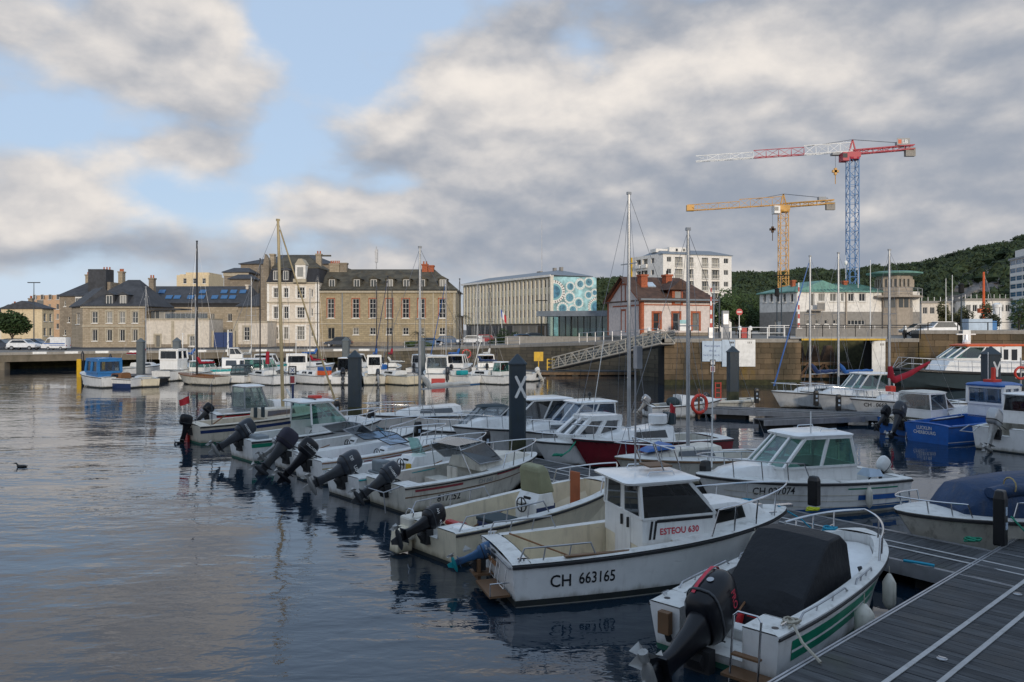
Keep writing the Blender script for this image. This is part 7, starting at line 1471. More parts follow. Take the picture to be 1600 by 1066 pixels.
def clutter(bt, x0, x1, seed, n=5):
    rn = random.Random(seed)
    for _ in range(n):
        x = rn.uniform(x0, x1); y = rn.uniform(-.6, .6) * bt.inner(x / bt.L); z = bt.floor; kd = rn.randrange(6)
        if kd == 0: bt.part(MB().box(x, x + .38, y, y + .28, z, z + .24).lathe([(.04, .24), (.04, .29)], 8, (x + .1, y + .14, z)), 'fuel_tank', 'red', bevel=.03)
        elif kd == 1: bt.part(MB().lathe([(.1, 0), (.14, .26), (.13, .26), (.09, .02)], 12, (x, y, z)), 'bucket', rn.choice(('black', 'midblue', 'orange')), smooth=40)
        elif kd == 2: bt.part(MB().tube([(x + (.14 + .02 * math.sin(k)) * math.cos(k * .6), y + (.14 + .02 * math.cos(k)) * math.sin(k * .6), z + .02 + .003 * k) for k in range(40)], .014, 5), 'rope_coil', rn.choice(('rope', 'ropeblue', 'rope')))
        elif kd == 3: bt.part(MB().box(x, x + .5, y, y + .34, z, z + .28), 'storage_crate', rn.choice(('canvas_gray', 'midblue', 'black')), bevel=.02)
        elif kd == 4: bt.part(MB().lathe([(.02, 0), (.1, .06), (.1, .4), (.03, .5)], 10, (x, y, z + .1), 'x'), 'stowed_fender', rn.choice(('fender', 'navy')), smooth=40)
        else: bt.part(MB().tube([(x, y, z + .3), (x + 1.1, y + .2, z + .5)], .018, 5), 'oar', 'wood')
for q_, (bt, a0, a1) in enumerate(((b1, .7, 1.5), (b2, .4, 2.3), (b3, .5, 4.2), (b4, .5, 1.6), (b5, .5, 3.4), (b6, .6, 2.0), (b7, .6, 2.0), (b8, .5, 2.0), (b9, .6, 2.6), (b10, .5, 1.2))): clutter(bt, a0, a1, 40 + q_, 5)
for bt, nm, mt in ((b2, 'cabin boat 663165', 'ropeblue'), (b3, 'cream open boat with the olive cover', 'rope'), (b4, 'weathered boat 817252', 'rope'), (b5, 'open boat with the green console screen', 'ropegreen'), (b6, 'sports motorboat with the gold line', 'rope'), (b8, 'boat with the green wheelhouse windscreen', 'ropeblue')):
    e_ = bt.world(bt.L + .55, -.6, .53); rope('mooring line at the bow of the ' + nm, [bt.world(bt.L * .96, -.1, bt.zb + .03), bt.world(bt.L * 1.03, -.3, bt.zb - .25), e_], .016, mt)
for bt in (b4, b5, b6, b7, b8, b10): bt.root.scale = (1.1, 1.14, 1.06)
# ============================== far side of the spine (bows toward the pontoon)
def bowat(px, py, z, head, L_):
    p = ground(px, py, z); return (p.x - L_ * math.cos(R(head)), p.y - L_ * math.sin(R(head)))
c1 = Boat('cabin_boat', 'white pilothouse boat numbered CH 027074 with blue bottom and white outboard', bowat(1088, 742, 1.12, 199, 6.2), 199, 6.2, 2.35, .82, 1.15, 'gel', 'bootblue', .2, cp=(.04, .4), sd=.22, floor=.14, liner='gel_clean', rub='rubber', rubr=.035, q=.66, p=2.6, notch=(.28, .62))
c1.text('CH 027074', .815, .40, .28, 'inkblack', 1, .88); c1.band('green_smear', .16, .2, 'green', .08, .36, .007, rel=True, sides=(1,)); c1.band('blue_patch', .36, .5, 'blue', .08, .3, .007, rel=True, sides=(1,))
for dz_ in (.34, .5, .66): c1.band('strake', dz_, dz_ + .02, 'gel_old', .02, .93, .012, rel=True)
c1.house(1.7, 4.2, .88, .78, .84, 1.28, 2.05, .8, .1, .12, 'gel', 'glass_green', 'gel_clean', True, 1, .08, .12, rail=True, roofth=.09, pw=.075); c1.trunk(3.4, 5.6, .85, .5, .38, .3, 'gel', (), 'cuddy', 'glass_green', .25, .9); c1.outboard(.78, 48, 0, 'cowl_white', 'leg_white', .74); c1.rail(.55, 1.0, .5, 4, 'steel', .018); 
pm = MB(); pm.tube([(3.0, .6, 2.15), (3.0, .6, 2.75)], .018); c1.part(pm, 'antenna', 'white_paint'); fender('white fender on the side of the cabin boat 027074', c1, .26, 1, .16, .09, .5); MB().loft([[(.4, .5, .82), (.9, .5, .82), (.9, .0, .82), (.4, .0, .82)], [(.45, .42, 1.0), (.8, .38, 1.05), (.78, .1, 1.02), (.5, .08, .98)]]).build('blue_cloth', 'signblue', c1.root, smooth=60); c1.bench(.5, None, .4, .4, 'gel')
pm = MB(); pm.tube([(5.6, -.2, 1.25), (5.52, -.2, 6.2)], [.025, .014], 6); c1.part(pm, 'pole', 'white_paint'); MB().box(2.6, 3.0, -.3, .3, .9, 1.2).build('seat', 'canvas_dk', c1.root, bevel=.05)
c2 = Boat('small_sailboat', 'low cream sailboat with dark cabin windows and single mast behind cabin boat 027074', bowat(960, 716, .9, 203, 6.3), 203, 6.3, 2.2, .7, .95, 'gel_old', 'bootblack', .08, cp=(.08, .42), sd=.25, floor=.16, rub='teak', rubr=.03, q=.75)
c2.trunk(2.6, 5.2, .75, .45, .38, .25, 'gel_old', [(2.9, 4.2)], 'coachroof', 'glass_smoke', .25, .9); c2.mast(3.5, 1.25, 7.0, 'mast', .065, 1); c2.rail(.6, 1.0, .45, 4); c2.part(MB().loft([[(4.3, .5, 1.15), (4.3, -.5, 1.15), (5.3, -.3, 1.05), (5.3, .3, 1.05)], [(4.4, .4, 1.3), (4.4, -.4, 1.3), (5.1, -.22, 1.15), (5.1, .22, 1.15)]]), 'blue_hatch_cover', 'blue', bevel=.03); c2.part(MB().tube([(1.2, .7, .8), (1.2, .7, .95), (.4, .7, .95)], .05), 'red_bundle', 'seat_r')
c3 = Boat('red_sailboat', 'dark red hulled sailboat with white cabin and tall mast right of the X pile', bowat(893, 687, 1.05, 204, 6.3), 204, 6.3, 2.3, .85, 1.1, 'redhull', 'bootblack', .06, cp=(.08, .4), sd=.22, floor=.16, q=.72, rub='black')
c3.trunk(2.4, 5.1, .82, .5, .5, .3, 'gel_clean', [(2.7, 4.0)], 'coachroof', 'glass_dark', .2, .8); c3.mast(3.9, 1.45, 8.5, 'mast', .07, 2, None, None, True, None, 0); c3.rail(.62, 1.0, .5, 4); MB().lathe([(.34, 0), (.36, .05), (.36, .3), (.32, .34)], 16, (2.7, .1, 1.48)).build('white_drum', 'gel_clean', c3.root, smooth=40); flag(c3, 2.4, .3, 1.5, .75, 'flag_red', .35); MB().box(2.0, 2.3, -.2, .3, 1.4, 1.85).build('dark_bundle', 'canvas_dk', c3.root, bevel=.05)
rope('green mooring rope at the bow of the dark red sailboat', [c3.world(6.1, .05, 1.05), c3.world(6.5, .2, .7), c3.world(6.9, .3, .53)], .03, 'ropegreen'); coil('heap of green rope on the pontoon at the red sailboat bow', c3.world(6.95, .2, .52), .16, 'ropegreen', 5)
c4 = Boat('wheelhouse_boat', 'small white boat with angled wheelhouse windows left of the red sailboat', bowat(832, 690, .95, 206, 5.2), 206, 5.2, 2.0, .75, 1.0, 'gel_clean', 'bootblack', .06, cp=(.05, .42), sd=.2, floor=.14, q=.68)
c4.house(2.0, 4.0, .72, .62, .78, 1.12, 1.72, .75, -.15, .1, 'gel_clean', 'glass_smoke', 'gel_clean', True, 1, .03, .08, pw=.14); c4.rail(.65, 1.0, .3, 3); pm = MB(); pm.tube([(2.8, .2, 1.8), (2.3, .2, 4.6)], .015); c4.part(pm, 'antenna', 'white_paint')
c5 = Boat('cabin_boat', 'white pilothouse boat with blue reflecting windscreen behind the X pile', bowat(800, 672, 1.1, 206, 6.0), 206, 6.0, 2.3, .82, 1.12, 'gel_clean', 'bootblack', .06, cp=(.05, .38), sd=.2, floor=.14, q=.66)
c5.house(1.8, 4.1, .85, .75, .85, 1.3, 2.05, .75, 0, .1, 'gel_clean', 'glass_blueish', 'gel_clean', True, 1, .06, .2); c5.trunk(3.4, 5.4, .8, .45, .4, .28, 'gel_clean', [(3.6, 4.6)], 'cuddy', 'glass_smoke'); c5.rail(.6, 1.0, .45, 4); MB().ell((2.5, 0, 2.35), .08, .08, .1).bar((2.5, 0, 2.1), (2.5, 0, 2.3), .04).build('navigation_lamp', 'black', c5.root); pm = MB(); [pm.tube([(3.0 + k * .3, .4, 2.1), (2.9 + k * .25, .4, 3.2 + .2 * k)], .012) for k in range(2)]; c5.part(pm, 'antenna', 'black'); MB().box(2.3, 2.7, -.3, .3, 1.0, 1.55).build('red_seat', 'red', c5.root, bevel=.05)
c6 = Boat('cabin_boat', 'larger white cabin cruiser with grey curtained side window left of the X pile', bowat(706, 667, 1.15, 206, 6.4), 206, 6.4, 2.4, .9, 1.2, 'gel', 'bootblack', .06, cp=(.05, .3), sd=.2, floor=.14, q=.66)
c6.house(1.5, 4.2, .9, .8, .9, 1.35, 2.1, .9, 0, .1, 'gel', 'glass_smoke', 'gel_clean', True, 1, .06, .2); c6.trunk(3.4, 5.7, .85, .5, .42, .3, 'gel', (), 'cuddy'); c6.rail(.55, 1.0, .5, 5)
c7 = Boat('canopy_boat', 'white motorboat under clear and dark grey canopy near the pontoon centre', bowat(652, 674, .9, 206, 5.6), 206, 5.6, 2.1, .78, 1.0, 'gel', 'bootblack', .06, cp=(.05, .5), sd=.2, floor=.14, q=.66)
c7.house(1.6, 3.8, .8, .7, .8, .95, 1.75, .9, .2, .25, 'canvas_gray', 'plastic_clear', 'canvas_dk', True, 1, .02, .02); c7.rail(.6, 1.0, .45, 4); c7.outboard(.9, 30, 0, 'cowl_black', 'leg_gray'); MB().torus((1.2, .2, 1.9), .16, .015, 'y').bar((1.2, .2, .8), (1.2, .2, 1.75), .03).build('raised_wheel', 'black', c7.root)
c8 = Boat('dinghy', 'pale low tender lying in front of the canopy boat', bowat(622, 664, .5, 207, 3.2), 207, 3.2, 1.5, .4, .5, 'gel_old', None, cp=(.06, .8), sd=.16, floor=.1, q=.6, rub='fender', rubr=.06); c8.bench(1.2, None, .15, .3, 'gel_old')
c9 = Boat('white_sailboat', 'white sailboat with furled cream mainsail on the boom behind the unmarked pile', bowat(566, 648, 1.1, 208, 7.0), 208, 7.0, 2.4, .9, 1.12, 'gel', 'bootblue', .06, cp=(.08, .38), sd=.24, floor=.18, q=.74)
c9.trunk(2.4, 5.4, .85, .5, .42, .3, 'gel', [(2.8, 4.4)], 'coachroof', 'glass_smoke', .22, .9); c9.mast(4.2, 1.4, 7.4, 'mast', .065, 1, (2.6, .75), 'canvas_w'); c9.rail(.55, 1.0, .5, 5, mid=True)
c10 = Boat('covered_boat', 'grey hulled boat under a blue tarpaulin tied with straps at the right', bowat(1400, 800, .95, 190, 6.0), 190, 6.0, 2.3, .82, 1.0, 'gel_old', 'bootblack', .1, cp=(.05, .5), sd=.2, floor=.14, q=.62, p=2.8, rub='rubber', rubr=.04)
tp = MB(); rg = []
for x, hw, zt_ in ((.0, .95, 1.05), (.8, 1.02, 1.5), (1.6, 1.02, 1.72), (2.8, .98, 1.70), (3.8, .88, 1.62), (4.4, .72, 1.55), (4.75, .55, 1.1)):
    z0_ = b2.zd(0) * 0 + c10.zd(x) + .03; rg.append([(x, hw, z0_), (x, hw * .98, z0_ + (zt_ - z0_) * .55 + random.uniform(-.03, .03)), (x, hw * .7, zt_ - .08), (x, 0, zt_ + random.uniform(-.02, .03)), (x, -hw * .7, zt_ - .08), (x, -hw * .98, z0_ + (zt_ - z0_) * .55), (x, -hw, z0_)])
tp.loft(rg, closed=False); tp.poly(rg[0][::-1]); tp.poly(rg[-1]); tc = c10.part(tp, 'tarpaulin', 'tarp_blue', smooth=50)
rl = MB(); rg2 = []
for k in range(14):
    x = 1.3 + 3.0 * k / 13; rg2.append([(x, .75 + .17 * math.cos(a) + .02 * math.sin(k), 1.62 - .012 * k + .13 * math.sin(a) * (1 + .15 * math.sin(k * 1.3))) for a in [2 * math.pi * j / 9 for j in range(9)]])
rl.loft(rg2); rc = rl.build('rolled_tarpaulin', 'tarp_blue', tc, smooth=60)
for x in (1.6, 2.6, 3.8): MB().torus((x, .75, 1.6), .175, .02, 'x', 12, 4).build('strap', 'straw', tc)
c10.rail(.42, .66, .38, 2, 'steel', .018, .06, name='hand_rail'); c10.rail(.8, 1.0, .3, 3, 'steel', .018); rope('green and grey ropes from the covered boat to the pontoon', [c10.world(4.0, 1.0, 1.0), c10.world(3.85, 1.25, .7), c10.world(3.6, 1.6, .54)], .02, 'ropegreen'); coil('green coil of rope on the pontoon beside the covered boat', ground(1520, 847, .52), .13, 'ropegreen', 5)
coil('bright yellow rope heap at the short dark pedestal', ground(1270, 799, .52), .12, 'ropeyellow', 5); rope('turquoise rope lying on the spine beside the foreground boat', [ground(1412, 876, .53), ground(1438, 880, .55), ground(1460, 884, .53)], .03, 'ropeblue')

# ============================== right basin
def st(px, py): p = ground(px, py); return (p.x, p.y)
r1 = Boat('fishing_boat', 'bright blue open fishing boat with blue and white wheelhouse at the right', st(1449, 692), 27, 8.2, 2.4, .82, 1.3, 'bluehull', 'bluehull', .0, cp=(.03, .5), sd=.12, floor=.2, liner='bluehull', deck='bluehull', rub='navy', q=.7, p=2.5)
r1.band('white_line', .09, .12, 'white_paint', 0, .97, .012, transom=False); 
for k, tx in enumerate(('LUCKLIN', 'CHERBOURG')):
    t_ = text_mesh(tx, .21, 0, .85); w_ = max(v[0] for v in t_.v); z_ = .58 - .2 * k; t_.v = [(r1.x(0, z_ + v[1]) - .012, w_ / 2 - v[0] + .1, z_ + v[1]) for v in t_.v]; t_.build('name_lettering', 'white_paint', r1.root)
r1.house(4.1, 5.6, .85, .8, .9, 1.55, 2.35, .12, 0, .02, 'gel_clean', 'glass_blueish', 'blue', True, 1, .12, .15, pw=.13, roofth=.12); MB().box(4.4, 5.0, -.2, .3, 2.5, 2.65).bar((4.7, 0, 2.5), (4.7, 0, 3.2), .14).build('red_roof_gear', 'ringred', r1.root); pm = MB(); pm.tube([(5.1, .5, 2.5), (5.1, .5, 3.9)], .015); r1.part(pm, 'antenna', 'white_paint'); r1.trunk(5.5, 7.5, .75, .4, .4, .25, 'blue', (), 'foredeck_cover')
r2 = Boat('canopy_boat', 'white and blue motorboat with grey canvas aft shelter and dark twin outboards', st(1402, 681), 27, 6.2, 2.3, .8, 1.1, 'blue', 'navy', .05, cp=(.04, .45), sd=.2, floor=.16, q=.66, notch=(.6, .55))
r2.house(1.15, 2.6, .9, .85, .8, 1.2, 1.95, .05, .05, .1, 'gel_clean', 'plastic_clear', 'canvas_w', True, 0, .03, .03); r2.screen(3.3, .85, 1.2, .75, .8, 1.1, 'glass_amber', 'gel_clean', .03); r2.trunk(2.6, 5.2, .85, .5, .38, .25, 'gel_clean', (), 'cuddy'); r2.outboard(1.35, 35, -.25, 'cowl_gray', 'leg_gray', .68, 'YAMAHA'); r2.outboard(.9, 40, .55, 'cowl_black', 'leg_gray', .68); r2.ladder(-.75, .32, -.1, .75); r2.rail(.5, 1.0, .4, 4); MB().ell((3.2, .2, 1.75), .18, .18, .12).build('radar', 'gel_clean', r2.root, smooth=60)
r3 = Boat('motorboat', 'white motorboat with silver outboard cut by the right edge', st(1563, 706), 33, 6.0, 2.4, .95, 1.2, 'gel_clean', 'bootblack', .05, cp=(.05, .5), sd=.2, floor=.16, q=.66, notch=(.4, .65))
r3.outboard(1.25, 25, .1, 'cowl_silver', 'leg_silver', .85); r3.rail(.5, 1.0, .45, 4); b = MB(); b.tube([(-.05, .8, .98), (-.6, .8, .75), (-.6, 1.3, .75), (-.05, 1.2, .98)], .025); b.build('stern_frame', 'alu', r3.root); r3.house(2.0, 3.6, .85, .8, .98, 1.5, 2.2, .5, 0, .1, 'gel_clean', 'glass_smoke', 'gel_clean'); r3.text('CH', .12, .35, .2, 'inkblack', -1)
r4 = Boat('white_sailboat', 'white sailboat numbered CH 0668 with red sail cover on its raised boom', bowat(1328, 622, 1.15, 192, 6.8), 192, 6.8, 2.3, .85, 1.15, 'gel', 'bootblack', .05, cp=(.08, .38), sd=.22, floor=.18, q=.72)
r4.text('CH . 0668', .93, .42, .3, 'inkblack', 1, .95); r4.trunk(2.2, 5.0, .8, .5, .42, .3, 'gel', [(2.6, 4.0)], 'coachroof', 'glass_smoke'); r4.mast(4.3, 1.5, 7.9, 'mast', .07, 1, None, None, True)
q = MB(); q.tube([(4.25, 0, 2.9), (4.2, 0, 2.3), (4.0, 0, 2.1), (3.0, 0, 2.45), (1.7, 0, 3.1)], [.12, .2, .2, .16, .07], 9); r4.part(q, 'sail_cover', 'redcloth', smooth=60); q = MB(); q.box(4.05, 4.4, -.25, .25, 1.45, 1.8); r4.part(q, 'red_bag', 'ringred', bevel=.06); r4.rail(.6, 1.0, .5, 4)
r5 = Boat('cabin_boat', 'white cabin boat with green windscreen moored bow in on the right hand pontoon', bowat(1272, 614, 1.15, 195, 6.6), 195, 6.6, 2.4, .85, 1.15, 'gel', 'bootblack', .05, cp=(.05, .35), sd=.2, floor=.16, q=.66)
r5.house(1.7, 4.3, .95, .85, .9, 1.35, 2.25, .8, 0, .1, 'gel', 'glass_green', 'gel_clean', True, 1, .08, .15, pw=.07); r5.trunk(3.5, 5.9, .9, .5, .4, .28, 'gel', (), 'cuddy'); r5.rail(.55, 1.0, .45, 4)
for (px, py, lb, mx, hh, bmn, gl) in ((1205, 612, 'white sailboat with blue furled jib nearest the dark pile on the right pontoon', .52, 8.2, 'navy', 'blue'), (1250, 612, 'white sailboat with bright blue boom cover on the right pontoon', .55, 8.4, 'blue', None)):
    r6 = Boat('white_sailboat', lb, bowat(px, py, 1.05, 196, 6.8), 196, 6.8, 2.3, .85, 1.1, 'gel', 'bootblack', .05, cp=(.08, .38), sd=.22, floor=.18, q=.72); r6.trunk(2.2, 5.0, .8, .5, .42, .3, 'gel', [(2.6, 4.0)], 'coachroof', 'glass_smoke'); r6.mast(6.8 * .58, 1.4, hh, 'mast', .07, 1, (2.6, .7), bmn, True, gl); r6.rail(.6, 1.0, .5, 4)
r7 = Boat('small_boat', 'small white boat with silver outboard left of the red life ring', st(1012, 652), 14, 4.6, 1.8, .65, .95, 'gel', 'bootblack', .05, cp=(.05, .5), sd=.18, floor=.14, q=.68)
r7.outboard(.85, 35, 0, 'cowl_silver', 'leg_silver', .6); r7.trunk(1.8, 4.2, .65, .4, .5, .2, 'gel_clean', [(2.6, 3.2)], 'cuddy', 'glass_dark'); r7.text('8007 53', .12, .3, .18, 'inkblack', -1); MB().ell((1.4, -.3, .85), .4, .35, .3).build('dark_cover', 'canvas_dk', r7.root, smooth=60)
r8 = Boat('tender', 'grey inflatable tender at the pontoon under the Y sign', st(1106, 637), 5, 3.4, 1.5, .45, .55, 'fender', None, cp=(.06, .8), sd=.25, floor=.12, q=.6, rub='fender', rubr=.1); r8.outboard(.7, 30, 0, 'cowl_gray', 'leg_gray', .45)
# pilot launch with orange roof
r9 = Boat('pilot_launch', 'white and dark blue pilot launch with bright orange roof on the right', bowat(1392, 580, 1.5, 186, 13.0), 186, 13.0, 3.6, 1.3, 1.75, 'canvas_dk', 'rubber', .15, cp=(.03, .2), sd=.3, floor=.5, rub='black', rubr=.12, q=.66, p=2.4, deck='gel_clean', rake=1.2)
b = MB(); b.loft([[(1.2, 1.35, 1.35), (9.2, 1.3, 1.5), (9.2, -1.3, 1.5), (1.2, -1.35, 1.35)], [(1.2, 1.3, 2.35), (8.6, 1.2, 2.35), (8.6, -1.2, 2.35), (1.2, -1.3, 2.35)]]); r9.part(b, 'superstructure', 'gel_clean', bevel=.05)
h9 = r9.house(4.0, 8.4, 1.2, 1.1, 2.3, 2.55, 3.55, 1.5, 0, .08, 'gel_clean', 'glass_green', 'orange', True, 1, .2, .4, pw=.1, roofth=.14); MB().box(1.0, 4.0, -1.15, 1.15, 3.55, 3.72).build('aft_roof', 'orange', r9.root, bevel=.04); MB().box(2.2, 4.0, -1.1, 1.1, 2.3, 3.54).build('aft_cabin', 'gel_clean', r9.root)
MB().box(2.6, 3.1, 1.1, 1.125, 2.4, 3.3).box(3.4, 3.8, 1.1, 1.125, 2.45, 3.3).build('side_door', 'win_dark', r9.root); MB().box(4.2, 5.3, 1.22, 1.26, 2.5, 3.5).build('name_panel', 'gel_clean', r9.root); t_ = text_mesh('PILOTE', .26); t_.v = [(5.2 - v[0], 1.27, 2.9 + v[1]) for v in t_.v]; t_.build('lettering', 'inkblue', r9.root)
MB().lathe([(.3, 3.7), (.32, 3.9), (.18, 4.1), (.14, 4.5)], 12, (6.3, 0, 0)).box(5.5, 7.2, -.06, .06, 4.5, 4.6).build('radar', 'gel_clean', r9.root); r9.rail(.1, .98, .95, 10, 'alu', .025, .1, mid=True, name='deck_rail'); MB().box(1.4, 2.4, 1.36, 1.38, 1.5, 2.1).build('grey_panel', 'grey_paint', r9.root)

# ============================== far row under the old houses
def far(px, py, head, L_, B_, name, label, hull='gel', **k):
    o = Boat(name, label, st(px, py), head, L_, B_, hull=hull, group='boats on the far pontoon', ns=16, **k)
    if L_ > 7: o.root.scale = (.78, .78, .82) if L_ < 12 else (.66, .66, .72)
    return o
k = far(176, 606, 140, 6, 2.2, 'blue_cabin_boat', 'white boat with bright blue cabin at the left end of the far pontoon', zs=.9, zb=1.2, cp=(.7, .72)); k.house(.6, 3.4, .95, .85, .9, 1.3, 2.35, .2, 0, .05, 'midblue', 'plastic_clear', 'signblue', True, 1, .1, .1, pw=.22)
k = far(214, 606, 160, 4.2, 1.7, 'wooden_boat', 'small varnished wooden boat with navy hull right of the blue cabin boat', 'gel', zs=.75, zb=.95); k.band('navy_hull', .0, .38, 'navy', 0, .98, .008); k.trunk(1.2, 3.2, .6, .4, .45, .3, 'wood', [(1.5, 2.4)], 'cabin')
k = far(236, 605, 130, 3.6, 1.6, 'cream_dinghy', 'cream dinghy stern beside the navy wooden boat', 'cream', zs=.7, zb=.85); k.bench(1.2)
k = far(252, 596, 80, 8, 2.8, 'trawler', 'tall white wheelhouse trawler between the two left grey piles', 'gel', zs=1.2, zb=1.8); k.house(1.5, 4.0, 1.2, 1.1, 1.3, 2.5, 3.6, .2, 0, .05, 'gel_clean', 'glass_smoke', 'gel_clean', True, 1, .15, .2, pw=.2); k.mast(4.5, 2, 3.5, 'white_paint', .06, 0, None, None, False)
k = far(293, 595, 75, 5.5, 2.1, 'cabin_boat', 'small white cabin boat with green glass right of the second left pile', 'gel'); k.house(1.4, 3.6, .85, .75, .8, 1.2, 1.8, .6, 0, .1, 'gel', 'glass_green', 'gel_clean')
k = far(347, 602, 152, 5.6, 2.0, 'clinker_boat', 'white wooden clinker boat with brown rails and black mast on the far pontoon', 'gel_old', zs=.75, zb=1.0, rub='wood', rubr=.06, deck='wood', liner='wood'); k.mast(3.2, .9, 12, 'mast_black', .09, 0, (2.2, .9), 'redcloth', True)
k = far(330, 592, 22, 12.5, 3.4, 'ferry', 'white passenger launch with sweeping teal stripe and flying bridge', 'gel_clean', zs=1.5, zb=2.3, cp=(.02, .1)); k.trunk(1.5, 9.5, 1.45, 1.1, 1.3, .8, 'gel_clean', [(2, 3.6), (4, 5.6), (6, 7.4)], 'saloon', 'glass_smoke'); k.band('teal_stripe', .15, .5, 'teal', .0, .97, .012, rel=True); k.house(2.6, 4.6, 1.0, .9, 2.8, 3.4, 4.2, .7, 0, .1, 'gel_clean', 'glass_smoke', 'gel_clean'); k.mast(2.4, 3.5, 3.2, 'white_paint', .12, 0, None, None, False)
k = far(368, 600, 80, 5.5, 2.1, 'canopy_boat', 'white boat with dark grey canvas top below the passenger launch', 'gel'); k.house(.6, 2.4, .85, .8, .7, .9, 1.6, .3, 0, .2, 'canvas_dk', 'plastic_clear', 'canvas_dk')
k = far(388, 598, 80, 6.4, 2.4, 'cabin_boat', 'white cabin boat with long dark window left of the tan mast', 'gel', zs=.85, zb=1.2); k.house(1.0, 4.2, 1.0, .9, .9, 1.3, 2.1, .8, 0, .1, 'gel', 'glass_green', 'gel_clean', True, 2)
k = far(440, 602, 138, 8.0, 2.6, 'white_sailboat', 'white sailboat with dark mast and red cover seen behind the tan mast', 'gel_clean', zs=1.0, zb=1.2); k.trunk(2.4, 6, .9, .5, .45, .3, 'gel', [(3, 4.8)]); k.mast(4.6, 1.4, 12.5, 'mast_black', .08, 1, None, None, True); k.part(MB().tube([(3.0, 0, 2.2), (2.95, 0, 3.6)], [.25, .2], 8), 'red_sail_bag', 'redcloth', smooth=60)
k = far(466, 597, 110, 6.0, 2.3, 'wheelhouse_boat', 'white boat with square wheelhouse behind the X sign', 'gel', zs=.9, zb=1.2); k.house(1.6, 3.4, .9, .8, .95, 1.7, 2.5, .1, 0, .03, 'gel_clean', 'glass_smoke', 'gel_clean', True, 1, .12, .12, pw=.16); k.mast(2.4, 2.5, 2, 'white_paint', .03, 0, None, None, False)
k = far(516, 601, 146, 7.4, 2.4, 'motor_sailer', 'white motor sailer with orange and blue deck boxes and red sail cover', 'gel', zs=.95, zb=1.2); k.trunk(1.6, 5.2, .85, .5, .5, .35, 'gel', [(2.2, 3.0), (3.3, 4.2)]); k.part(MB().box(.4, 1.5, -.6, .6, 1.0, 1.5), 'orange_box', 'orange', bevel=.04); k.part(MB().box(.4, 1.5, -.6, .6, 1.5, 1.9), 'blue_cover', 'blue', bevel=.05); k.mast(3.4, 1.5, 9, 'mast', .06, 1, (2.4, 1.0), 'redcloth', True)
k = far(536, 602, 95, 6.5, 2.5, 'rigid_inflatable', 'white rigid inflatable with black console frame left of the grey pile', 'gel_clean', zs=.75, zb=1.0, rub='gel_clean', rubr=.22, cp=(.05, .7)); k.console(2.2, 0, 1.0, 1.1, 'gel_clean'); k.house(1.8, 3.6, .7, .65, 1.2, 1.3, 2.3, .3, 0, .05, 'black', 'glass_smoke', 'gel_clean', True, 0, .06, .1); k.outboard(1.2, 40, 0, 'cowl_black', 'leg_gray')
k = far(585, 602, 100, 5.5, 2.2, 'work_boat', 'cream work boat with grey outboard right of the dark unmarked pile', 'gel_old', zs=.8, zb=1.1); k.house(2.4, 3.6, .6, .55, .85, 1.6, 2.5, .1, 0, .03, 'gel', 'glass_smoke', 'gel_clean', True, 0, .06, .06, pw=.14); k.outboard(1.1, 30, -.3, 'cowl_gray', 'leg_silver')
k = far(648, 602, 138, 8.0, 2.7, 'white_sailboat', 'pale sailboat with blue bundle on deck behind the furled cream mainsail', 'cream', zs=1.0, zb=1.2); k.trunk(2.4, 6, .95, .5, .45, .3, 'gel', [(3, 4.8)]); k.mast(4.8, 1.4, 10.5, 'mast_black', .06, 1, (3, .9), 'canvas_w', True, 'navy'); k.part(MB().box(5.4, 6.2, -.5, .5, 1.5, 2.1), 'blue_bundle', 'blue', bevel=.15)
k = far(683, 602, 96, 6.6, 2.5, 'cabin_boat', 'white cabin boat with red transom stripe and curtained windows on the far pontoon', 'gel_clean', zs=.95, zb=1.3); k.house(1.0, 4.2, 1.0, .9, 1.0, 1.4, 2.5, .7, 0, .1, 'gel_clean', 'plastic_clear', 'gel_clean', True, 1, .1, .2, pw=.12); k.part(MB().box(-.16, -.12, -.7, .5, .1, .6), 'red_panel', 'red'); k.outboard(1.2, 10, -.9, 'cowl_gray', 'leg_gray')
k = far(741, 601, 142, 7.6, 2.5, 'white_sailboat', 'white sailboat with blue furled jib and green canvas below the white office', 'gel', zs=.95, zb=1.15, boot='bootblue'); k.trunk(2.4, 5.6, .9, .5, .45, .3, 'gel', [(3, 4.6)]); k.mast(4.4, 1.4, 10.2, 'mast', .06, 1, None, None, True, 'blue'); k.part(MB().box(1.4, 2.3, -.6, .6, 1.0, 1.5), 'green_canvas', 'teal', bevel=.1); pm = MB(); pm.tube([(.4, 0, 1), (-1.2, 0, 5.4)], .05); k.part(pm, 'leaning_pole', 'white_paint')
k = far(795, 601, 144, 7.6, 2.5, 'white_sailboat', 'white sailboat with navy boom cover just left of the X pile', 'gel', zs=.95, zb=1.15); k.trunk(2.4, 5.6, .9, .5, .5, .3, 'gel', [(3, 4.6)]); k.mast(4.6, 1.4, 9.6, 'mast', .06, 1, (2.8, 1.0), 'navy', True); k.house(.6, 2.0, .85, .8, 1.0, 1.4, 2.4, .3, 0, .05, 'gel', 'glass_green', 'gel_clean', True, 0)
k = far(838, 596, 150, 4.6, 1.9, 'small_boat', 'small white boat with white outboard right of the X pile', 'gel_clean', zs=.8, zb=1.0); k.outboard(1.0, 40, 0, 'cowl_white', 'leg_white'); k.part(MB().ell((2.4, 0, 1.1), 1.2, .7, .6), 'grey_cover', 'canvas_gray', smooth=60); k.part(MB().box(3.4, 3.8, -.3, .3, 1.0, 1.5), 'red_box', 'red')
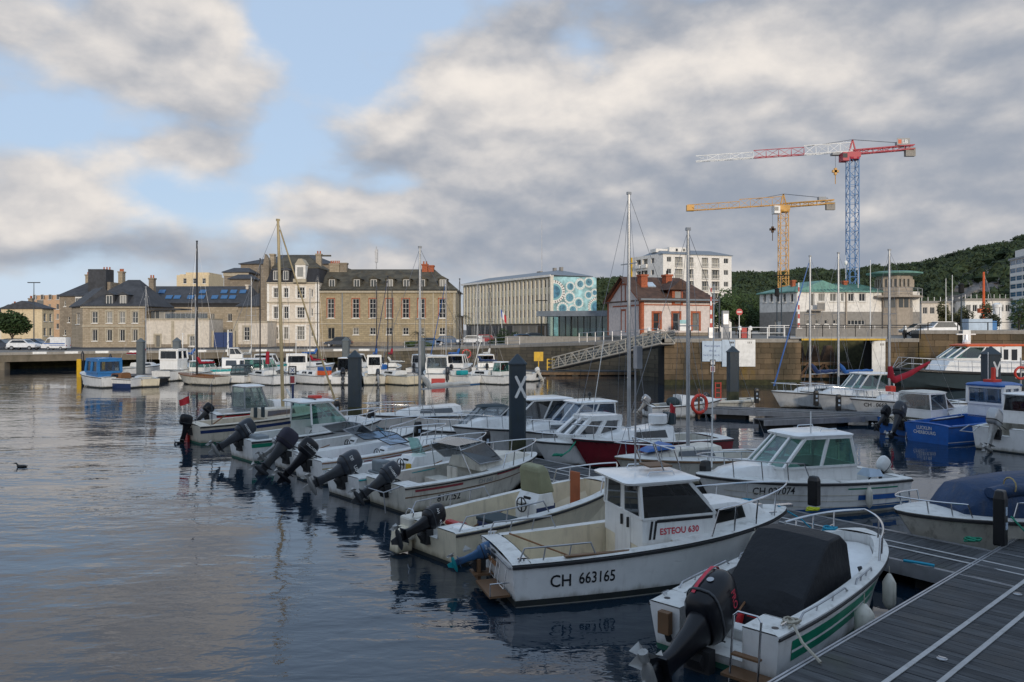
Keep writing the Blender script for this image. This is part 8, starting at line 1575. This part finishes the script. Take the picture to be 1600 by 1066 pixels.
# second row on the landward side of the far pontoon, and more masts
rnf = random.Random(4)
for (px, kind, hh, lb) in ((205, 'sail', 9.5, 'thin masted sailboat behind the navy wooden boat'), (283, 'sail', 8.6, 'sailboat with grey mast between the second grey pile and the clinker boat'), (306, 'cabin', 0, 'white cabin boat half hidden behind the clinker boat'), (392, 'sail', 10.6, 'sailboat whose pale mast rises left of the tan mast'), (418, 'cabin', 0, 'small white cabin boat tucked behind the sailboat with red bag'), (478, 'sail', 11.0, 'sailboat with pale mast behind the ornate white house reflection'),
                          (556, 'cabin', 0, 'low white cabin boat directly behind the dark unmarked pile'), (598, 'sail', 10.0, 'sailboat with dark mast behind the cream work boat'), (622, 'sail', 9.0, 'sailboat with thin mast left of the furled cream mainsail'), (664, 'cabin', 0, 'white cabin boat behind the grey pile near the small palm'), (708, 'sail', 10.4, 'sailboat with pale mast at the sandstone building corner'), (722, 'cabin', 0, 'small white cabin boat between two sailboats below the tall palm'), (766, 'sail', 9.4, 'sailboat with pale mast in front of the hedge shrub'), (776, 'cabin', 0, 'low white boat behind the sailboat with navy boom cover')):
    D = rnf.uniform(83.5, 86.0); p = W(px, D)
    if kind == 'sail':
        k = Boat('white_sailboat', lb, (p.x - 1, p.y - 1), rnf.uniform(60, 110), 6.4, 2.2, .9, 1.15, 'gel', 'bootblue', group='boats on the far pontoon', ns=14); k.trunk(2.2, 4.8, .8, .5, .42, .3, 'gel', [(2.6, 3.8)]); k.mast(3.6, 1.4, hh - 1.4, rnf.choice(('mast', 'mast', 'mast_black')), .055, 1, (2.4, .8), rnf.choice(('navy', 'canvas_w', 'blue', 'redcloth')), True)
    else:
        k = Boat('cabin_boat', lb, (p.x - 1, p.y - 1), rnf.uniform(60, 120), 5.8, 2.2, .85, 1.15, 'gel_clean', 'bootblack', group='boats on the far pontoon', ns=14); k.house(1.2, 3.6, .9, .8, .9, 1.35, 2.2, .6, 0, .1, 'gel_clean', 'glass_smoke', 'gel_clean', True, 1, .08, .15, pw=.09); k.outboard(.9, 35, 0, 'cowl_black', 'leg_gray')
